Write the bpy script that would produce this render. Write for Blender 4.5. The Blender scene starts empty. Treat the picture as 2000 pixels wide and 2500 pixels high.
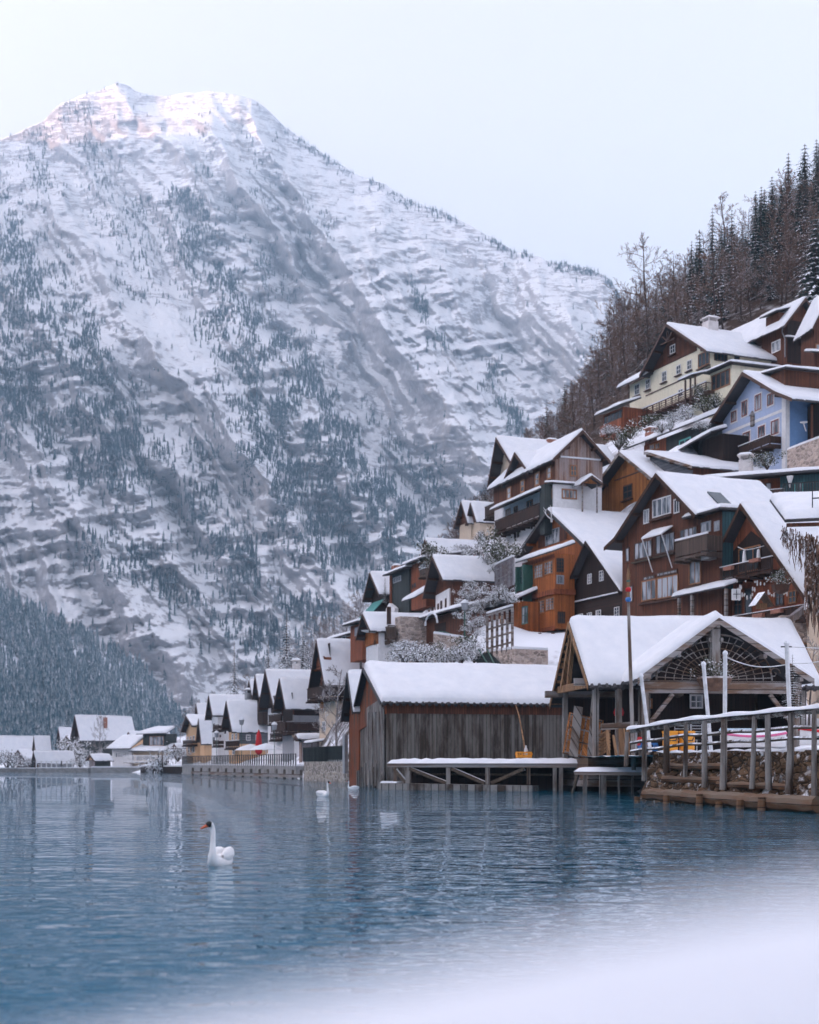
import bpy, math, random
import numpy as np
from mathutils import Vector, Matrix

# ------------------------------------------------------------------ camera
SC = bpy.context.scene
COL = SC.collection
F, HOR, EYE = 3400.0, 1862.0, 1.6          # focal length in photo pixels, horizon row, eye height
cam_d = bpy.data.cameras.new('camera')
cam = bpy.data.objects.new('camera', cam_d); COL.objects.link(cam)
cam.location = (0, 0, EYE); cam.rotation_euler = (math.pi/2, 0, 0)
cam_d.sensor_fit = 'AUTO'; cam_d.sensor_width = 36
cam_d.lens = 36*F/2500
cam_d.shift_y = (HOR-1250)/2500
cam_d.clip_start = 0.05; cam_d.clip_end = 20000
cam_d.dof.use_dof = True
cam_d.dof.focus_distance = 40
cam_d.dof.aperture_fstop = 1.4
SC.camera = cam
# ------------------------------------------------------------------ light
SUN_AZ, SUN_EL = math.radians(-87), math.radians(13.5)     # measured from +Y, negative = to the left
w = bpy.data.worlds.new('World'); SC.world = w; w.use_nodes = True
nt = w.node_tree; nt.nodes.clear()
sky = nt.nodes.new('ShaderNodeTexSky'); sky.sky_type = 'NISHITA'; sky.sun_disc = False
sky.sun_elevation = SUN_EL; sky.sun_rotation = SUN_AZ
sky.altitude = 500; sky.air_density = 1.1; sky.dust_density = 7.0; sky.ozone_density = 1.0
bg = nt.nodes.new('ShaderNodeBackground'); bg.inputs[1].default_value = 0.15
wo = nt.nodes.new('ShaderNodeOutputWorld')
bw = nt.nodes.new('ShaderNodeRGBToBW'); tint = nt.nodes.new('ShaderNodeMixRGB'); tint.blend_type = 'MULTIPLY'; tint.inputs[0].default_value = 1
tint.inputs[2].default_value = (1.06, .957, 1.075, 1); veil = nt.nodes.new('ShaderNodeMixRGB'); veil.inputs[0].default_value = .92       # thin white cloud over the blue
nt.links.new(sky.outputs[0], bw.inputs[0]); nt.links.new(bw.outputs[0], tint.inputs[1]); nt.links.new(sky.outputs[0], veil.inputs[1]); nt.links.new(tint.outputs[0], veil.inputs[2])
nt.links.new(veil.outputs[0], bg.inputs[0]); nt.links.new(bg.outputs[0], wo.inputs[0])
sd = bpy.data.lights.new('sun', 'SUN'); sd.energy = 2.0; sd.angle = math.radians(0.5); sd.color = (1.0, 0.50, 0.29)
so = bpy.data.objects.new('sun', sd); COL.objects.link(so)
sdir = Vector((math.sin(SUN_AZ)*math.cos(SUN_EL), math.cos(SUN_AZ)*math.cos(SUN_EL), math.sin(SUN_EL)))
so.rotation_euler = sdir.to_track_quat('Z', 'Y').to_euler()
SC.view_settings.view_transform = 'Standard'; SC.view_settings.look = 'None'
SC.view_settings.exposure = 3.0; SC.view_settings.gamma = 1; SC.view_settings.use_curve_mapping = False
cy = SC.cycles
cy.use_denoising = True; cy.max_bounces = 7; cy.diffuse_bounces = 3; cy.glossy_bounces = 3
cy.transmission_bounces = 3; cy.volume_bounces = 0; cy.transparent_max_bounces = 6
cy.caustics_reflective = False; cy.caustics_refractive = False
cy.use_adaptive_sampling = True; cy.adaptive_threshold = 0.02

R = math.radians
rnd = random.Random(7)

def P(px, py, d):
    """world point seen at photo pixel px, py at depth d metres"""
    return Vector(((px-1000)/F*d, d, EYE+(HOR-py)/F*d))
def G(px, d, z=0.0):
    return Vector(((px-1000)/F*d, d, z))

ZOOM = {'A': (1400, 650, .34783), 'B': (1150, 1000, .26087), 'C': (1500, 1050, .28986), 'D': (1200, 1200, .23188),
        'E': (1300, 1450, .4058), 'F': (750, 1550, .37681), 'G': (850, 1250, .23188), 'H': (400, 1600, .28986),
        'I': (0, 1680, .28986), 'P': (0, 0, 1.0)}

# ------------------------------------------------------------------ noise
def _hash(ix, iy, seed):
    h = (ix.astype(np.int64)*374761393 + iy.astype(np.int64)*668265263 + seed*2147483647) & 0x7fffffff
    h = ((h ^ (h >> 13))*1274126177) & 0x7fffffff
    return ((h ^ (h >> 16)) & 0xffff)/65535.0
def vnoise(x, y, seed=0):
    x = np.asarray(x, float); y = np.asarray(y, float)
    ix = np.floor(x); iy = np.floor(y); fx = x-ix; fy = y-iy
    fx = fx*fx*fx*(fx*(fx*6-15)+10); fy = fy*fy*fy*(fy*(fy*6-15)+10)
    a = _hash(ix, iy, seed); b = _hash(ix+1, iy, seed); c = _hash(ix, iy+1, seed); d = _hash(ix+1, iy+1, seed)
    return (a*(1-fx)+b*fx)*(1-fy)+(c*(1-fx)+d*fx)*fy
def fbm(x, y, o=5, seed=0, gain=.5):
    s = 0; a = 1; t = 0
    for i in range(o):
        s = s+a*vnoise(x, y, seed+i*17); t += a; a *= gain; x = x*2.03+11.3; y = y*2.03+5.7
    return s/t
def ridged(x, y, o=5, seed=0, gain=.5):
    s = 0; a = 1; t = 0
    for i in range(o):
        s = s+a*(1-np.abs(2*vnoise(x, y, seed+i*31)-1)); t += a; a *= gain; x = x*2.07+3.1; y = y*2.07+8.9
    return s/t

# ------------------------------------------------------------------ mesh builder
EACH = {'bargeboard', 'porch_post', 'pergola_post', 'stair_post', 'terrace_pillar', 'strut', 'brace', 'purlin', 'pile', 'rafter', 'awning_arm',
        'garland', 'hanging_cloth', 'eaves_bracket', 'corner_quoin', 'bay_moulding', 'slat', 'handrail', 'loggia_shade_panel', 'shutter', 'gunwale'}
class MB:
    def __init__(s, T=None):
        s.v = []; s.f = []; s.m = []; s.T = T or Matrix.Identity(4); s.mi = 0
    def pt(s, p):
        s.v.append(tuple(s.T @ Vector(p))); return len(s.v)-1
    def face(s, pts):
        s.f.append([s.pt(p) for p in pts]); s.m.append(s.mi)
    def idx(s, ids):
        s.f.append(list(ids)); s.m.append(s.mi)
    def box(s, x0, x1, y0, y1, z0, z1):
        i = [s.pt((x, y, z)) for z in (z0, z1) for y in (y0, y1) for x in (x0, x1)]
        for q in ((0, 2, 3, 1), (4, 5, 7, 6), (0, 1, 5, 4), (2, 6, 7, 3), (0, 4, 6, 2), (1, 3, 7, 5)):
            s.idx([i[k] for k in q])
    def hexa(s, c):
        """8 corners: bottom 4 (ccw) then top 4"""
        i = [s.pt(p) for p in c]
        for q in ((3, 2, 1, 0), (4, 5, 6, 7), (0, 1, 5, 4), (1, 2, 6, 5), (2, 3, 7, 6), (3, 0, 4, 7)):
            s.idx([i[k] for k in q])
    def bar(s, p, q, w, h=None, up=(0, 0, 1)):
        p = Vector(p); q = Vector(q); h = h or w; t = (q-p).normalized(); u = Vector(up)
        if abs(t.dot(u)) > .98: u = Vector((0, 1, 0))
        a = t.cross(u).normalized()*w/2; b = a.cross(t).normalized()*h/2
        s.hexa([p-a-b, p+a-b, q+a-b, q-a-b, p-a+b, p+a+b, q+a+b, q-a+b])
    def tube(s, pts, rad, n=6, cap=True):
        pts = [Vector(p) for p in pts]
        rad = rad if hasattr(rad, '__len__') else [rad]*len(pts)
        rings = []
        for k, p in enumerate(pts):
            t = (pts[min(k+1, len(pts)-1)]-pts[max(k-1, 0)]).normalized()
            u = Vector((0, 0, 1)) if abs(t.z) < .9 else Vector((1, 0, 0))
            a = t.cross(u).normalized(); b = a.cross(t)
            rings.append([s.pt(p+(a*math.cos(2*math.pi*j/n)+b*math.sin(2*math.pi*j/n))*rad[k]) for j in range(n)])
        for k in range(len(rings)-1):
            for j in range(n):
                s.idx((rings[k][j], rings[k][(j+1) % n], rings[k+1][(j+1) % n], rings[k+1][j]))
        if cap:
            s.idx(rings[0][::-1]); s.idx(rings[-1])
    def prism(s, poly, y0, y1):
        """polygon in x,z extruded along y"""
        n = len(poly)
        a = [s.pt((x, y0, z)) for x, z in poly]; b = [s.pt((x, y1, z)) for x, z in poly]
        s.idx(a); s.idx(b[::-1])
        for k in range(n):
            s.idx((a[k], b[k], b[(k+1) % n], a[(k+1) % n]))
    def grid(s, rows, closed=False):
        """rows: list of equal-length lists of points"""
        ids = [[s.pt(p) for p in r] for r in rows]
        for i in range(len(ids)-1):
            for j in range(len(ids[0])-1):
                s.idx((ids[i][j], ids[i][j+1], ids[i+1][j+1], ids[i+1][j]))
        return ids
    def lathe(s, prof, n=14, c=(0, 0, 0)):
        rings = [[s.pt((c[0]+r*math.cos(2*math.pi*j/n), c[1]+r*math.sin(2*math.pi*j/n), c[2]+z)) for j in range(n)] for r, z in prof]
        for k in range(len(rings)-1):
            for j in range(n):
                s.idx((rings[k][j], rings[k][(j+1) % n], rings[k+1][(j+1) % n], rings[k+1][j]))
        s.idx(rings[0][::-1]); s.idx(rings[-1])
    def islands(s):
        par = list(range(len(s.v)))
        def fd(i):
            while par[i] != i: par[i] = par[par[i]]; i = par[i]
            return i
        for f in s.f:
            a = fd(f[0])
            for k in f[1:]: par[fd(k)] = a
        out = {}
        for f, m in zip(s.f, s.m): out.setdefault(fd(f[0]), []).append((f, m))
        return list(out.values())
    def build(s, name, mats, parent=None, smooth=False, fix=True):
        if parent is not None and name in EACH:      # every post, board, strut ... is a part of its own
            isl = s.islands()
            if 1 < len(isl) <= 60:
                for fs in isl:
                    ids = sorted({i for f, _ in fs for i in f}); mp = {i: k for k, i in enumerate(ids)}
                    b = MB(); b.v = [s.v[i] for i in ids]; b.f = [[mp[i] for i in f] for f, _ in fs]; b.m = [m for _, m in fs]
                    o = b._build(name, mats, parent, smooth, fix)
                return o
        return s._build(name, mats, parent, smooth, fix)
    def _build(s, name, mats, parent=None, smooth=False, fix=True):
        me = bpy.data.meshes.new(name)
        me.from_pydata(s.v, [], s.f)
        mats = mats if isinstance(mats, (list, tuple)) else [mats]
        for m in mats: me.materials.append(m)
        if len(mats) > 1: me.polygons.foreach_set('material_index', s.m)
        if smooth: me.polygons.foreach_set('use_smooth', [True]*len(me.polygons))
        if fix:
            import bmesh
            bm = bmesh.new(); bm.from_mesh(me); bmesh.ops.recalc_face_normals(bm, faces=bm.faces); bm.to_mesh(me); bm.free()
        me.update()
        o = bpy.data.objects.new(name, me); COL.objects.link(o)
        if parent: o.parent = parent
        return o

def np_mesh(name, V, Q, mat, smooth=True, parent=None):
    V = np.asarray(V, np.float32); Q = np.asarray(Q, np.int32)
    me = bpy.data.meshes.new(name); k = Q.shape[1]
    me.vertices.add(len(V)); me.vertices.foreach_set('co', V.ravel())
    me.loops.add(Q.size); me.loops.foreach_set('vertex_index', Q.ravel())
    me.polygons.add(len(Q)); me.polygons.foreach_set('loop_start', np.arange(len(Q), dtype=np.int32)*k)
    me.polygons.foreach_set('loop_total', np.full(len(Q), k, np.int32))
    if smooth: me.polygons.foreach_set('use_smooth', np.ones(len(Q), bool))
    me.materials.append(mat); me.update(); me.validate()
    o = bpy.data.objects.new(name, me); COL.objects.link(o)
    if parent: o.parent = parent
    return o
def grid_faces(nr, nc):
    i = np.arange(nr*nc).reshape(nr, nc)
    return np.stack([i[:-1, :-1], i[:-1, 1:], i[1:, 1:], i[1:, :-1]], -1).reshape(-1, 4)

def tag(o, label, cat, group=None):
    o['label'] = label; o['category'] = cat
    if group: o['group'] = group
    return o
def struct(o): o['kind'] = 'structure'; return o
def stuff(o, label=None, cat=None):
    o['kind'] = 'stuff'
    if label: o['label'] = label
    if cat: o['category'] = cat
    return o
def empty(name, loc, rz=0, label=None, cat=None, group=None):
    o = bpy.data.objects.new(name, None); COL.objects.link(o)
    o.location = loc; o.rotation_euler = (0, 0, rz); o.empty_display_size = .2
    if label: tag(o, label, cat, group)
    return o
def copy_tree(o, parent=None):
    c = o.copy(); COL.objects.link(c)
    for k in ('label', 'category', 'group'):
        if k in c and parent is None and k == 'label': pass
    if parent: c.parent = parent
    for ch in list(o.children): copy_tree(ch, c)
    return c

# ------------------------------------------------------------------ materials
class NT:
    def __init__(s, name):
        s.mat = bpy.data.materials.new(name); s.mat.use_nodes = True
        s.t = s.mat.node_tree; s.b = s.t.nodes['Principled BSDF']; s._tc = None
    def n(s, typ, **kw):
        nd = s.t.nodes.new('ShaderNode'+typ)
        for k, v in kw.items(): setattr(nd, k, v)
        return nd
    def l(s, a, b): s.t.links.new(a, b)
    def val(s, nd, i, v):
        if isinstance(v, (int, float, tuple, list)): nd.inputs[i].default_value = v
        else: s.l(v, nd.inputs[i])
    def co(s, which='Object'):
        if s._tc is None: s._tc = s.n('TexCoord')
        return s._tc.outputs[which]
    def math(s, op, a, b=None, c=None):
        nd = s.n('Math', operation=op); s.val(nd, 0, a)
        if b is not None: s.val(nd, 1, b)
        if c is not None: s.val(nd, 2, c)
        return nd.outputs[0]
    def noise(s, scale, detail=4, rough=.55, vec=None, dist=0, out=0, dim='3D'):
        nd = s.n('TexNoise', noise_dimensions=dim); nd.inputs['Scale'].default_value = scale; nd.inputs['Detail'].default_value = detail
        nd.inputs['Roughness'].default_value = rough; nd.inputs['Distortion'].default_value = dist
        s.l(vec if vec is not None else s.co(), nd.inputs['Vector']); return nd.outputs[out]
    def mapv(s, vec, scale=(1, 1, 1), rot=(0, 0, 0), loc=(0, 0, 0)):
        nd = s.n('Mapping'); s.l(vec, nd.inputs['Vector']); nd.inputs['Scale'].default_value = scale
        nd.inputs['Rotation'].default_value = rot; nd.inputs['Location'].default_value = loc; return nd.outputs[0]
    def ramp(s, fac, stops, interp='LINEAR'):
        nd = s.n('ValToRGB'); cr = nd.color_ramp; cr.interpolation = interp
        while len(cr.elements) > len(stops): cr.elements.remove(cr.elements[-1])
        while len(cr.elements) < len(stops): cr.elements.new(.5)
        for e, (p, c) in zip(cr.elements, stops):
            e.position = p; e.color = tuple(c)+(1,) if len(c) == 3 else c
        s.l(fac, nd.inputs[0]); return nd.outputs[0]
    def range(s, v, a, b, c=0, d=1):
        nd = s.n('MapRange'); s.val(nd, 0, v)
        for i, x in enumerate((a, b, c, d)): nd.inputs[i+1].default_value = x
        return nd.outputs[0]
    def mix(s, f, a, b, mode='MIX'):
        nd = s.n('MixRGB', blend_type=mode); s.val(nd, 0, f)
        for i, x in ((1, a), (2, b)):
            if isinstance(x, tuple): nd.inputs[i].default_value = tuple(x)+(1,) if len(x) == 3 else x
            else: s.l(x, nd.inputs[i])
        return nd.outputs[0]
    def sep(s, vec):
        nd = s.n('SeparateXYZ'); s.l(vec, nd.inputs[0]); return nd.outputs
    def comb(s, x, y, z):
        nd = s.n('CombineXYZ')
        for i, v in enumerate((x, y, z)): s.val(nd, i, v)
        return nd.outputs[0]
    def bump(s, h, strength=.5, dist=.02):
        nd = s.n('Bump'); nd.inputs['Strength'].default_value = strength; nd.inputs['Distance'].default_value = dist
        s.l(h, nd.inputs['Height']); s.l(nd.outputs[0], s.b.inputs['Normal']); return nd
    def set(s, **kw):
        for k, v in kw.items():
            k = {'color': 'Base Color', 'rough': 'Roughness', 'spec': 'Specular IOR Level', 'metal': 'Metallic'}.get(k, k)
            if isinstance(v, tuple) and len(v) == 3: v = v+(1,)
            if isinstance(v, (int, float, tuple)): s.b.inputs[k].default_value = v
            else: s.l(v, s.b.inputs[k])
        return s
    def nz(s):
        g = s.n('NewGeometry'); return s.sep(g.outputs['Normal'])[2]

def jit(c, k): return tuple(max(0, x*k) for x in c)
def m_planks(name, col, board=.16, dark=.45, grain=1.0, horiz=False, weather=None, wamt=.0, rough=.75):
    """boards: colour varies board by board, with grain, gaps and greyed weathering"""
    n = NT(name); x, y, z = n.sep(n.co())
    s_ = z if horiz else n.math('ADD', x, y)
    along = n.math('ADD', x, y) if horiz else z
    q = n.math('DIVIDE', s_, board); fl = n.math('FLOOR', q); fr = n.math('FRACT', q)
    wn = n.n('TexWhiteNoise', noise_dimensions='1D'); n.l(fl, wn.inputs['W']); rv = wn.outputs[0]
    gv = n.comb(n.math('MULTIPLY', s_, 34), n.math('MULTIPLY', along, 1.6), n.math('MULTIPLY', rv, 50))
    gr = n.noise(1, 4, .6, gv)
    big = n.noise(.7, 4, .6)
    c1 = n.mix(n.range(rv, 0, 1), jit(col, .62), jit(col, 1.35))
    c1 = n.mix(n.range(gr, .35, .75, 0, .65*grain), c1, jit(col, dark))
    c1 = n.mix(n.range(big, .4, .7, 0, .55), c1, jit(col, .5))
    if weather:
        wz = n.math('ADD', n.noise(1.1, 5, .65, n.comb(n.math('MULTIPLY', s_, 1.8), n.math('MULTIPLY', along, .35), 3.0)), n.math('MULTIPLY', rv, .18))
        c1 = n.mix(n.range(wz, .62-wamt*.35, .82-wamt*.35), c1, weather)
    gap = n.math('GREATER_THAN', n.math('ABSOLUTE', n.math('SUBTRACT', fr, .5)), .44)
    c1 = n.mix(n.math('MULTIPLY', gap, .8), c1, jit(col, .12))
    h = n.math('SUBTRACT', n.math('MULTIPLY', gr, .3), n.math('MULTIPLY', gap, 1.0))
    n.bump(h, .6, .02); n.set(color=c1, rough=rough, spec=.25)
    return n.mat
def m_plain(name, col, rough=.7, var=.25, scale=3, metal=0, spec=.4, bump=.0):
    n = NT(name); f = n.noise(scale, 5, .6)
    n.set(color=n.mix(n.range(f, .3, .7), jit(col, 1-var), jit(col, 1+var*.7)), rough=rough, metal=metal, spec=spec)
    if bump: n.bump(n.noise(scale*6, 4, .6), bump, .03)
    return n.mat
def m_plaster(name, col):
    n = NT(name); x, y, z = n.sep(n.co())
    st = n.noise(1, 4, .6, n.comb(n.math('MULTIPLY', n.math('ADD', x, y), 2.2), n.math('MULTIPLY', z, .35), 0.0))
    f = n.noise(5, 5, .6)
    c = n.mix(n.range(f, .3, .7), jit(col, .9), jit(col, 1.06))
    c = n.mix(n.range(st, .5, .75, 0, .35), c, jit(col, .62))
    n.set(color=c, rough=.9, spec=.15); n.bump(f, .15, .02); return n.mat
def m_snow(name, rough=.6):
    n = NT(name); f = n.noise(1.2, 6, .6); g = n.noise(14, 3, .6)
    c = n.mix(n.range(f, .3, .75), (.68, .70, .735), (.78, .785, .80))
    n.set(color=c, rough=rough, spec=.2)
    h = n.math('ADD', n.math('MULTIPLY', f, 1.0), n.math('MULTIPLY', g, .12)); n.bump(h, .45, .12); return n.mat
def m_stone(name, col, scale=2.2, mortar=(.5, .47, .44), snow=0):
    n = NT(name); vor = n.n('TexVoronoi', feature='DISTANCE_TO_EDGE'); vc = n.n('TexVoronoi')
    vec = n.mapv(n.co(), (1, 1, 1.7))
    d = n.noise(3, 3, .6, vec, out=1); vv = n.mix(.12, vec, d)
    for v_ in (vor, vc): v_.inputs['Scale'].default_value = scale; n.l(vv, v_.inputs['Vector'])
    f = n.noise(7, 5, .65); hs = n.sep(vc.outputs['Color'])[0]
    c = n.mix(hs, jit(col, .5), jit(col, 1.4)); c = n.mix(n.range(f, .35, .7, 0, .5), c, jit(col, .55))
    e = n.range(vor.outputs[0], .0, .09)
    c = n.mix(e, mortar, c)
    if snow:
        s_ = n.math('MULTIPLY', n.range(n.noise(2.3, 5, .65), .56, .66), n.range(n.nz(), -.1, .35))
        c = n.mix(s_, c, (.86, .87, .9))
    n.set(color=c, rough=.9, spec=.2); n.bump(n.math('ADD', n.range(vor.outputs[0], 0, .2), n.math('MULTIPLY', f, .5)), .8, .08); return n.mat
def m_snowy(name, col, lo=.25, hi=.55, nsc=3.0, amt=1.0, rough=.85, var=.4):
    """bark or needles with snow lying on what faces up"""
    n = NT(name); f = n.noise(nsc, 4, .6); g = n.noise(nsc*4, 3, .6)
    c = n.mix(n.range(g, .3, .7), jit(col, 1-var), jit(col, 1+var))
    m = n.math('ADD', n.nz(), n.math('MULTIPLY', n.math('SUBTRACT', f, .5), 1.3))
    n.set(color=n.mix(n.math('MULTIPLY', n.range(m, lo, hi), amt), c, (.86, .88, .92)), rough=rough, spec=.15); return n.mat
def m_glass(name, col=(.03, .045, .055), rough=.06, curtain=0):
    n = NT(name); c = col
    if curtain:
        x, y, z = n.sep(n.co()); xy = n.math('ADD', x, y)
        st = n.noise(1, 2, .5, n.comb(n.math('MULTIPLY', xy, 1.7), n.math('MULTIPLY', z, .5), 0.0))
        fo = n.noise(1, 2, .5, n.comb(n.math('MULTIPLY', xy, 14), 0.0, 0.0))
        c = n.mix(n.math('MULTIPLY', n.range(st, .42, .56), curtain), (.07, .085, .10), n.mix(fo, (.30, .32, .35), (.52, .54, .57)))
    n.set(color=c, rough=rough, spec=.7); return n.mat
def m_roof(name, col):
    n = NT(name); f = n.noise(6, 4, .6); n.set(color=n.mix(f, jit(col, .6), jit(col, 1.3)), rough=.7, spec=.3); n.bump(f, .3, .03); return n.mat
# ------------------------------------------------------------------ base materials
M = {}
M['snow'] = m_snow('snow')
M['snow_ground'] = m_snowy('snowy_ground', (.07, .055, .04), lo=-.2, hi=.25, nsc=.5)
M['rail'] = m_snowy('snowy_timber', (.10, .075, .055), .3, .6, 2)

def interp(x, tab):
    xs, ys = zip(*tab); return np.interp(x, xs, ys)

# ------------------------------------------------------------------ mountain
TOP = [(-1000, 110), (-900, 120), (-500, 215), (-250, 315), (-80, 362), (0, 340), (58, 318), (104, 295), (151, 252), (203, 231),  # leftmost points lie out of view, raised to shade the mountain face
       (243, 222), (261, 210), (287, 203), (313, 211), (331, 222), (371, 231), (406, 234), (464, 225), (522, 224), (568, 231),
       (615, 240), (655, 269), (690, 304), (731, 336), (800, 382), (870, 428), (940, 451), (992, 488), (1022, 496), (1086, 519),
       (1150, 554), (1200, 582), (1258, 616), (1284, 618), (1342, 640), (1378, 645), (1430, 655), (1472, 671), (1498, 697),
       (1519, 738), (1535, 795), (1560, 880), (1650, 980), (1800, 1080), (2000, 1180)]
m_ = NT('mountain_rock_and_snow')
x, y, z = m_.sep(m_.co())
zt = m_.math('ADD', z, m_.math('MULTIPLY', x, .13))
sx = m_.comb(m_.math('MULTIPLY', x, .034), m_.math('MULTIPLY', y, .016), m_.math('MULTIPLY', zt, .19))
st1 = m_.noise(1, 8, .68, sx, .9)
sb = m_.noise(1, 6, .66, m_.comb(m_.math('MULTIPLY', x, .012), m_.math('MULTIPLY', y, .007), m_.math('MULTIPLY', zt, .05)), .8)
f2 = m_.noise(.085, 8, .74)
f3 = m_.noise(.3, 6, .74, m_.comb(x, m_.math('MULTIPLY', y, .6), m_.math('MULTIPLY', z, 1.3)))
big = m_.noise(.0032, 5, .62)
streak = m_.noise(1, 5, .6, m_.comb(m_.math('MULTIPLY', x, .06), m_.math('MULTIPLY', y, .035), m_.math('MULTIPLY', z, .005)))
reg = m_.range(big, .40, .62)                                        # where bands of rock break through
c_ = lambda v: m_.math('SUBTRACT', v, .5)
mk = m_.math('ADD', m_.math('MULTIPLY', m_.nz(), .62), m_.math('MULTIPLY', c_(st1), m_.math('ADD', m_.math('MULTIPLY', reg, 1.5), .75)))
mk = m_.math('ADD', mk, m_.math('MULTIPLY', c_(sb), .9))
mk = m_.math('ADD', mk, m_.math('MULTIPLY', c_(f2), .6))
mk = m_.math('ADD', mk, m_.math('MULTIPLY', c_(f3), .8))
mk = m_.math('ADD', mk, m_.math('MULTIPLY', c_(streak), .35))
snowm = m_.range(mk, .285, .41)
rock = m_.mix(m_.range(f2, .35, .65), (.33, .32, .34), (.56, .55, .555))
rock = m_.mix(m_.range(st1, .45, .6, 0, .6), rock, (.27, .265, .285))
rock = m_.mix(m_.range(streak, .54, .72, 0, .5), rock, (.54, .45, .38))
m_.set(color=m_.mix(snowm, rock, (.92, .92, .93)), rough=.95, spec=.05)
m_.bump(m_.math('ADD', st1, m_.math('MULTIPLY', f3, .5)), .5, 4)
M['mountain'] = m_.mat

U = np.concatenate([np.linspace(-1000, -40, 90, endpoint=False), np.arange(-40, 1580, 3.0), np.linspace(1580, 2000, 40)])
NV = 540
tt = np.linspace(0, 1, NV)
UU, TT = np.meshgrid(U, tt)
VT = interp(U, TOP)
VT = VT + (fbm(U/34, U*0+3, 3, 5)-.5)*9*np.clip((U+200)/200, 0, 1)
VV = 1885+(VT[None, :]-1885)*TT
def mdepth(UU, VV, TT):
    rt = np.interp(UU, [-1000, 300, 700, 1500, 2000], [2600, 2600, 2500, 2050, 1900])
    r0 = np.interp(UU, [-1000, 0, 900, 2000], [1150, 1150, 1050, 1000])
    r = r0+(rt-r0)*(TT**1.05)
    # two spurs: the rib in front ends in an edge, the face behind it lies deeper in the haze
    wob = 36*(fbm(VV/60, UU*0+4, 4, 19)-.5)
    for knots, dep, v0, v1 in (([(400, -60), (480, 0), (640, 60), (760, 130), (850, 190), (980, 260), (1090, 310), (1250, 385), (1500, 520), (1900, 700)], 120, 400, 800),
                               ([(380, 400), (470, 440), (640, 482), (690, 556), (800, 622), (860, 705), (1000, 800), (1130, 872), (1210, 948), (1310, 1015), (1420, 1075), (1900, 1260)], 210, 400, 850)):
        ue = np.interp(VV, [k[0] for k in knots], [k[1] for k in knots])+wob
        r = r-dep/(1+np.exp(np.clip((UU-ue)/9, -40, 40)))*np.clip((VV-v0)/(v1-v0), 0, 1)*np.clip((1890-VV)/1000, 0, 1)
    wu = UU+90*(fbm(UU/160, VV/160, 4, 3)-.5); wv = VV+90*(fbm(UU/150+9, VV/150, 4, 8)-.5)
    c = .83*wu-.55*wv; a = .55*wu+.83*wv
    rib = ridged(c/210, a/1500, 4, 21, .5)
    env = np.clip(TT*5, 0, 1)*np.clip((1-TT)*6, 0, 1)
    r = r-290*(rib-.55)*env
    gul = ridged(c/95, a/520, 3, 44, .5)
    r = r-75*(gul-.55)*env
    r = r-20*(ridged(c/40, a/260, 3, 52, .5)-.5)*env
    # rock bands and snow ledges
    amp = np.clip(fbm(UU/150, VV/110, 4, 60)*3.6-1.35, .05, 1)
    for per, A, sd_ in ((64, 24, 71), (27, 7, 72), (12, 2.2, 73)):
        q = (VV+.10*UU+80*(fbm(UU/110, VV/80, 5, sd_)-.5))/per
        fr = q-np.floor(q)
        saw = np.where(fr < .65, fr/.65, (1-fr)/.35)
        r = r+A*(saw-.5)*amp*env
    r = r+9*(fbm(UU/14, VV/11, 4, 90)-.5)*np.clip(env+.2, 0, 1)
    return r
RR = mdepth(UU, VV, TT)
V = np.stack([(UU-1000)/F*RR, RR, EYE+(HOR-VV)/F*RR], -1)
back = V[-1].copy(); rows = [V]
for k in range(1, 9):
    b = back.copy(); b[:, 1] += 110*k; b[:, 2] -= 22*k*k**.35*2; rows.append(b[None])
V = np.concatenate(rows, 0)
struct(np_mesh('mountain', V.reshape(-1, 3), grid_faces(V.shape[0], V.shape[1]), M['mountain']))
# unseen range added left of the picture, shaped to keep the low sun off lake and town
ph = np.radians(np.linspace(-24, -150, 160)); ts = np.linspace(0, 1, 60)
PH, TS = np.meshgrid(ph, ts)
Rr = np.interp(-np.degrees(ph), [24, 48, 80, 150], [3050, 3050, 2300, 2000])
rr = 1250+(Rr[None]-1250)*TS+120*(fbm(PH*14, TS*6, 5, 12)-.5)*np.sin(TS*3.1)
zz = np.tan(np.radians(np.interp(-np.degrees(ph), [24, 32, 38, 52, 150], [22.5, 23.6, 27.3, 28.5, 28])))[None]*Rr[None]*(TS**1.15)*(1+.10*(fbm(PH*9, TS*2, 4, 15)-.5)) - 3
V = np.stack([np.sin(PH)*rr, np.cos(PH)*rr, zz], -1)
b = V[-1].copy(); b[:, 0] *= 1.25; b[:, 1] *= 1.25; b[:, 2] *= .55
V = np.concatenate([V, b[None]], 0)
struct(np_mesh('mountain', V.reshape(-1, 3), grid_faces(V.shape[0], V.shape[1]), M['mountain']))

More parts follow.
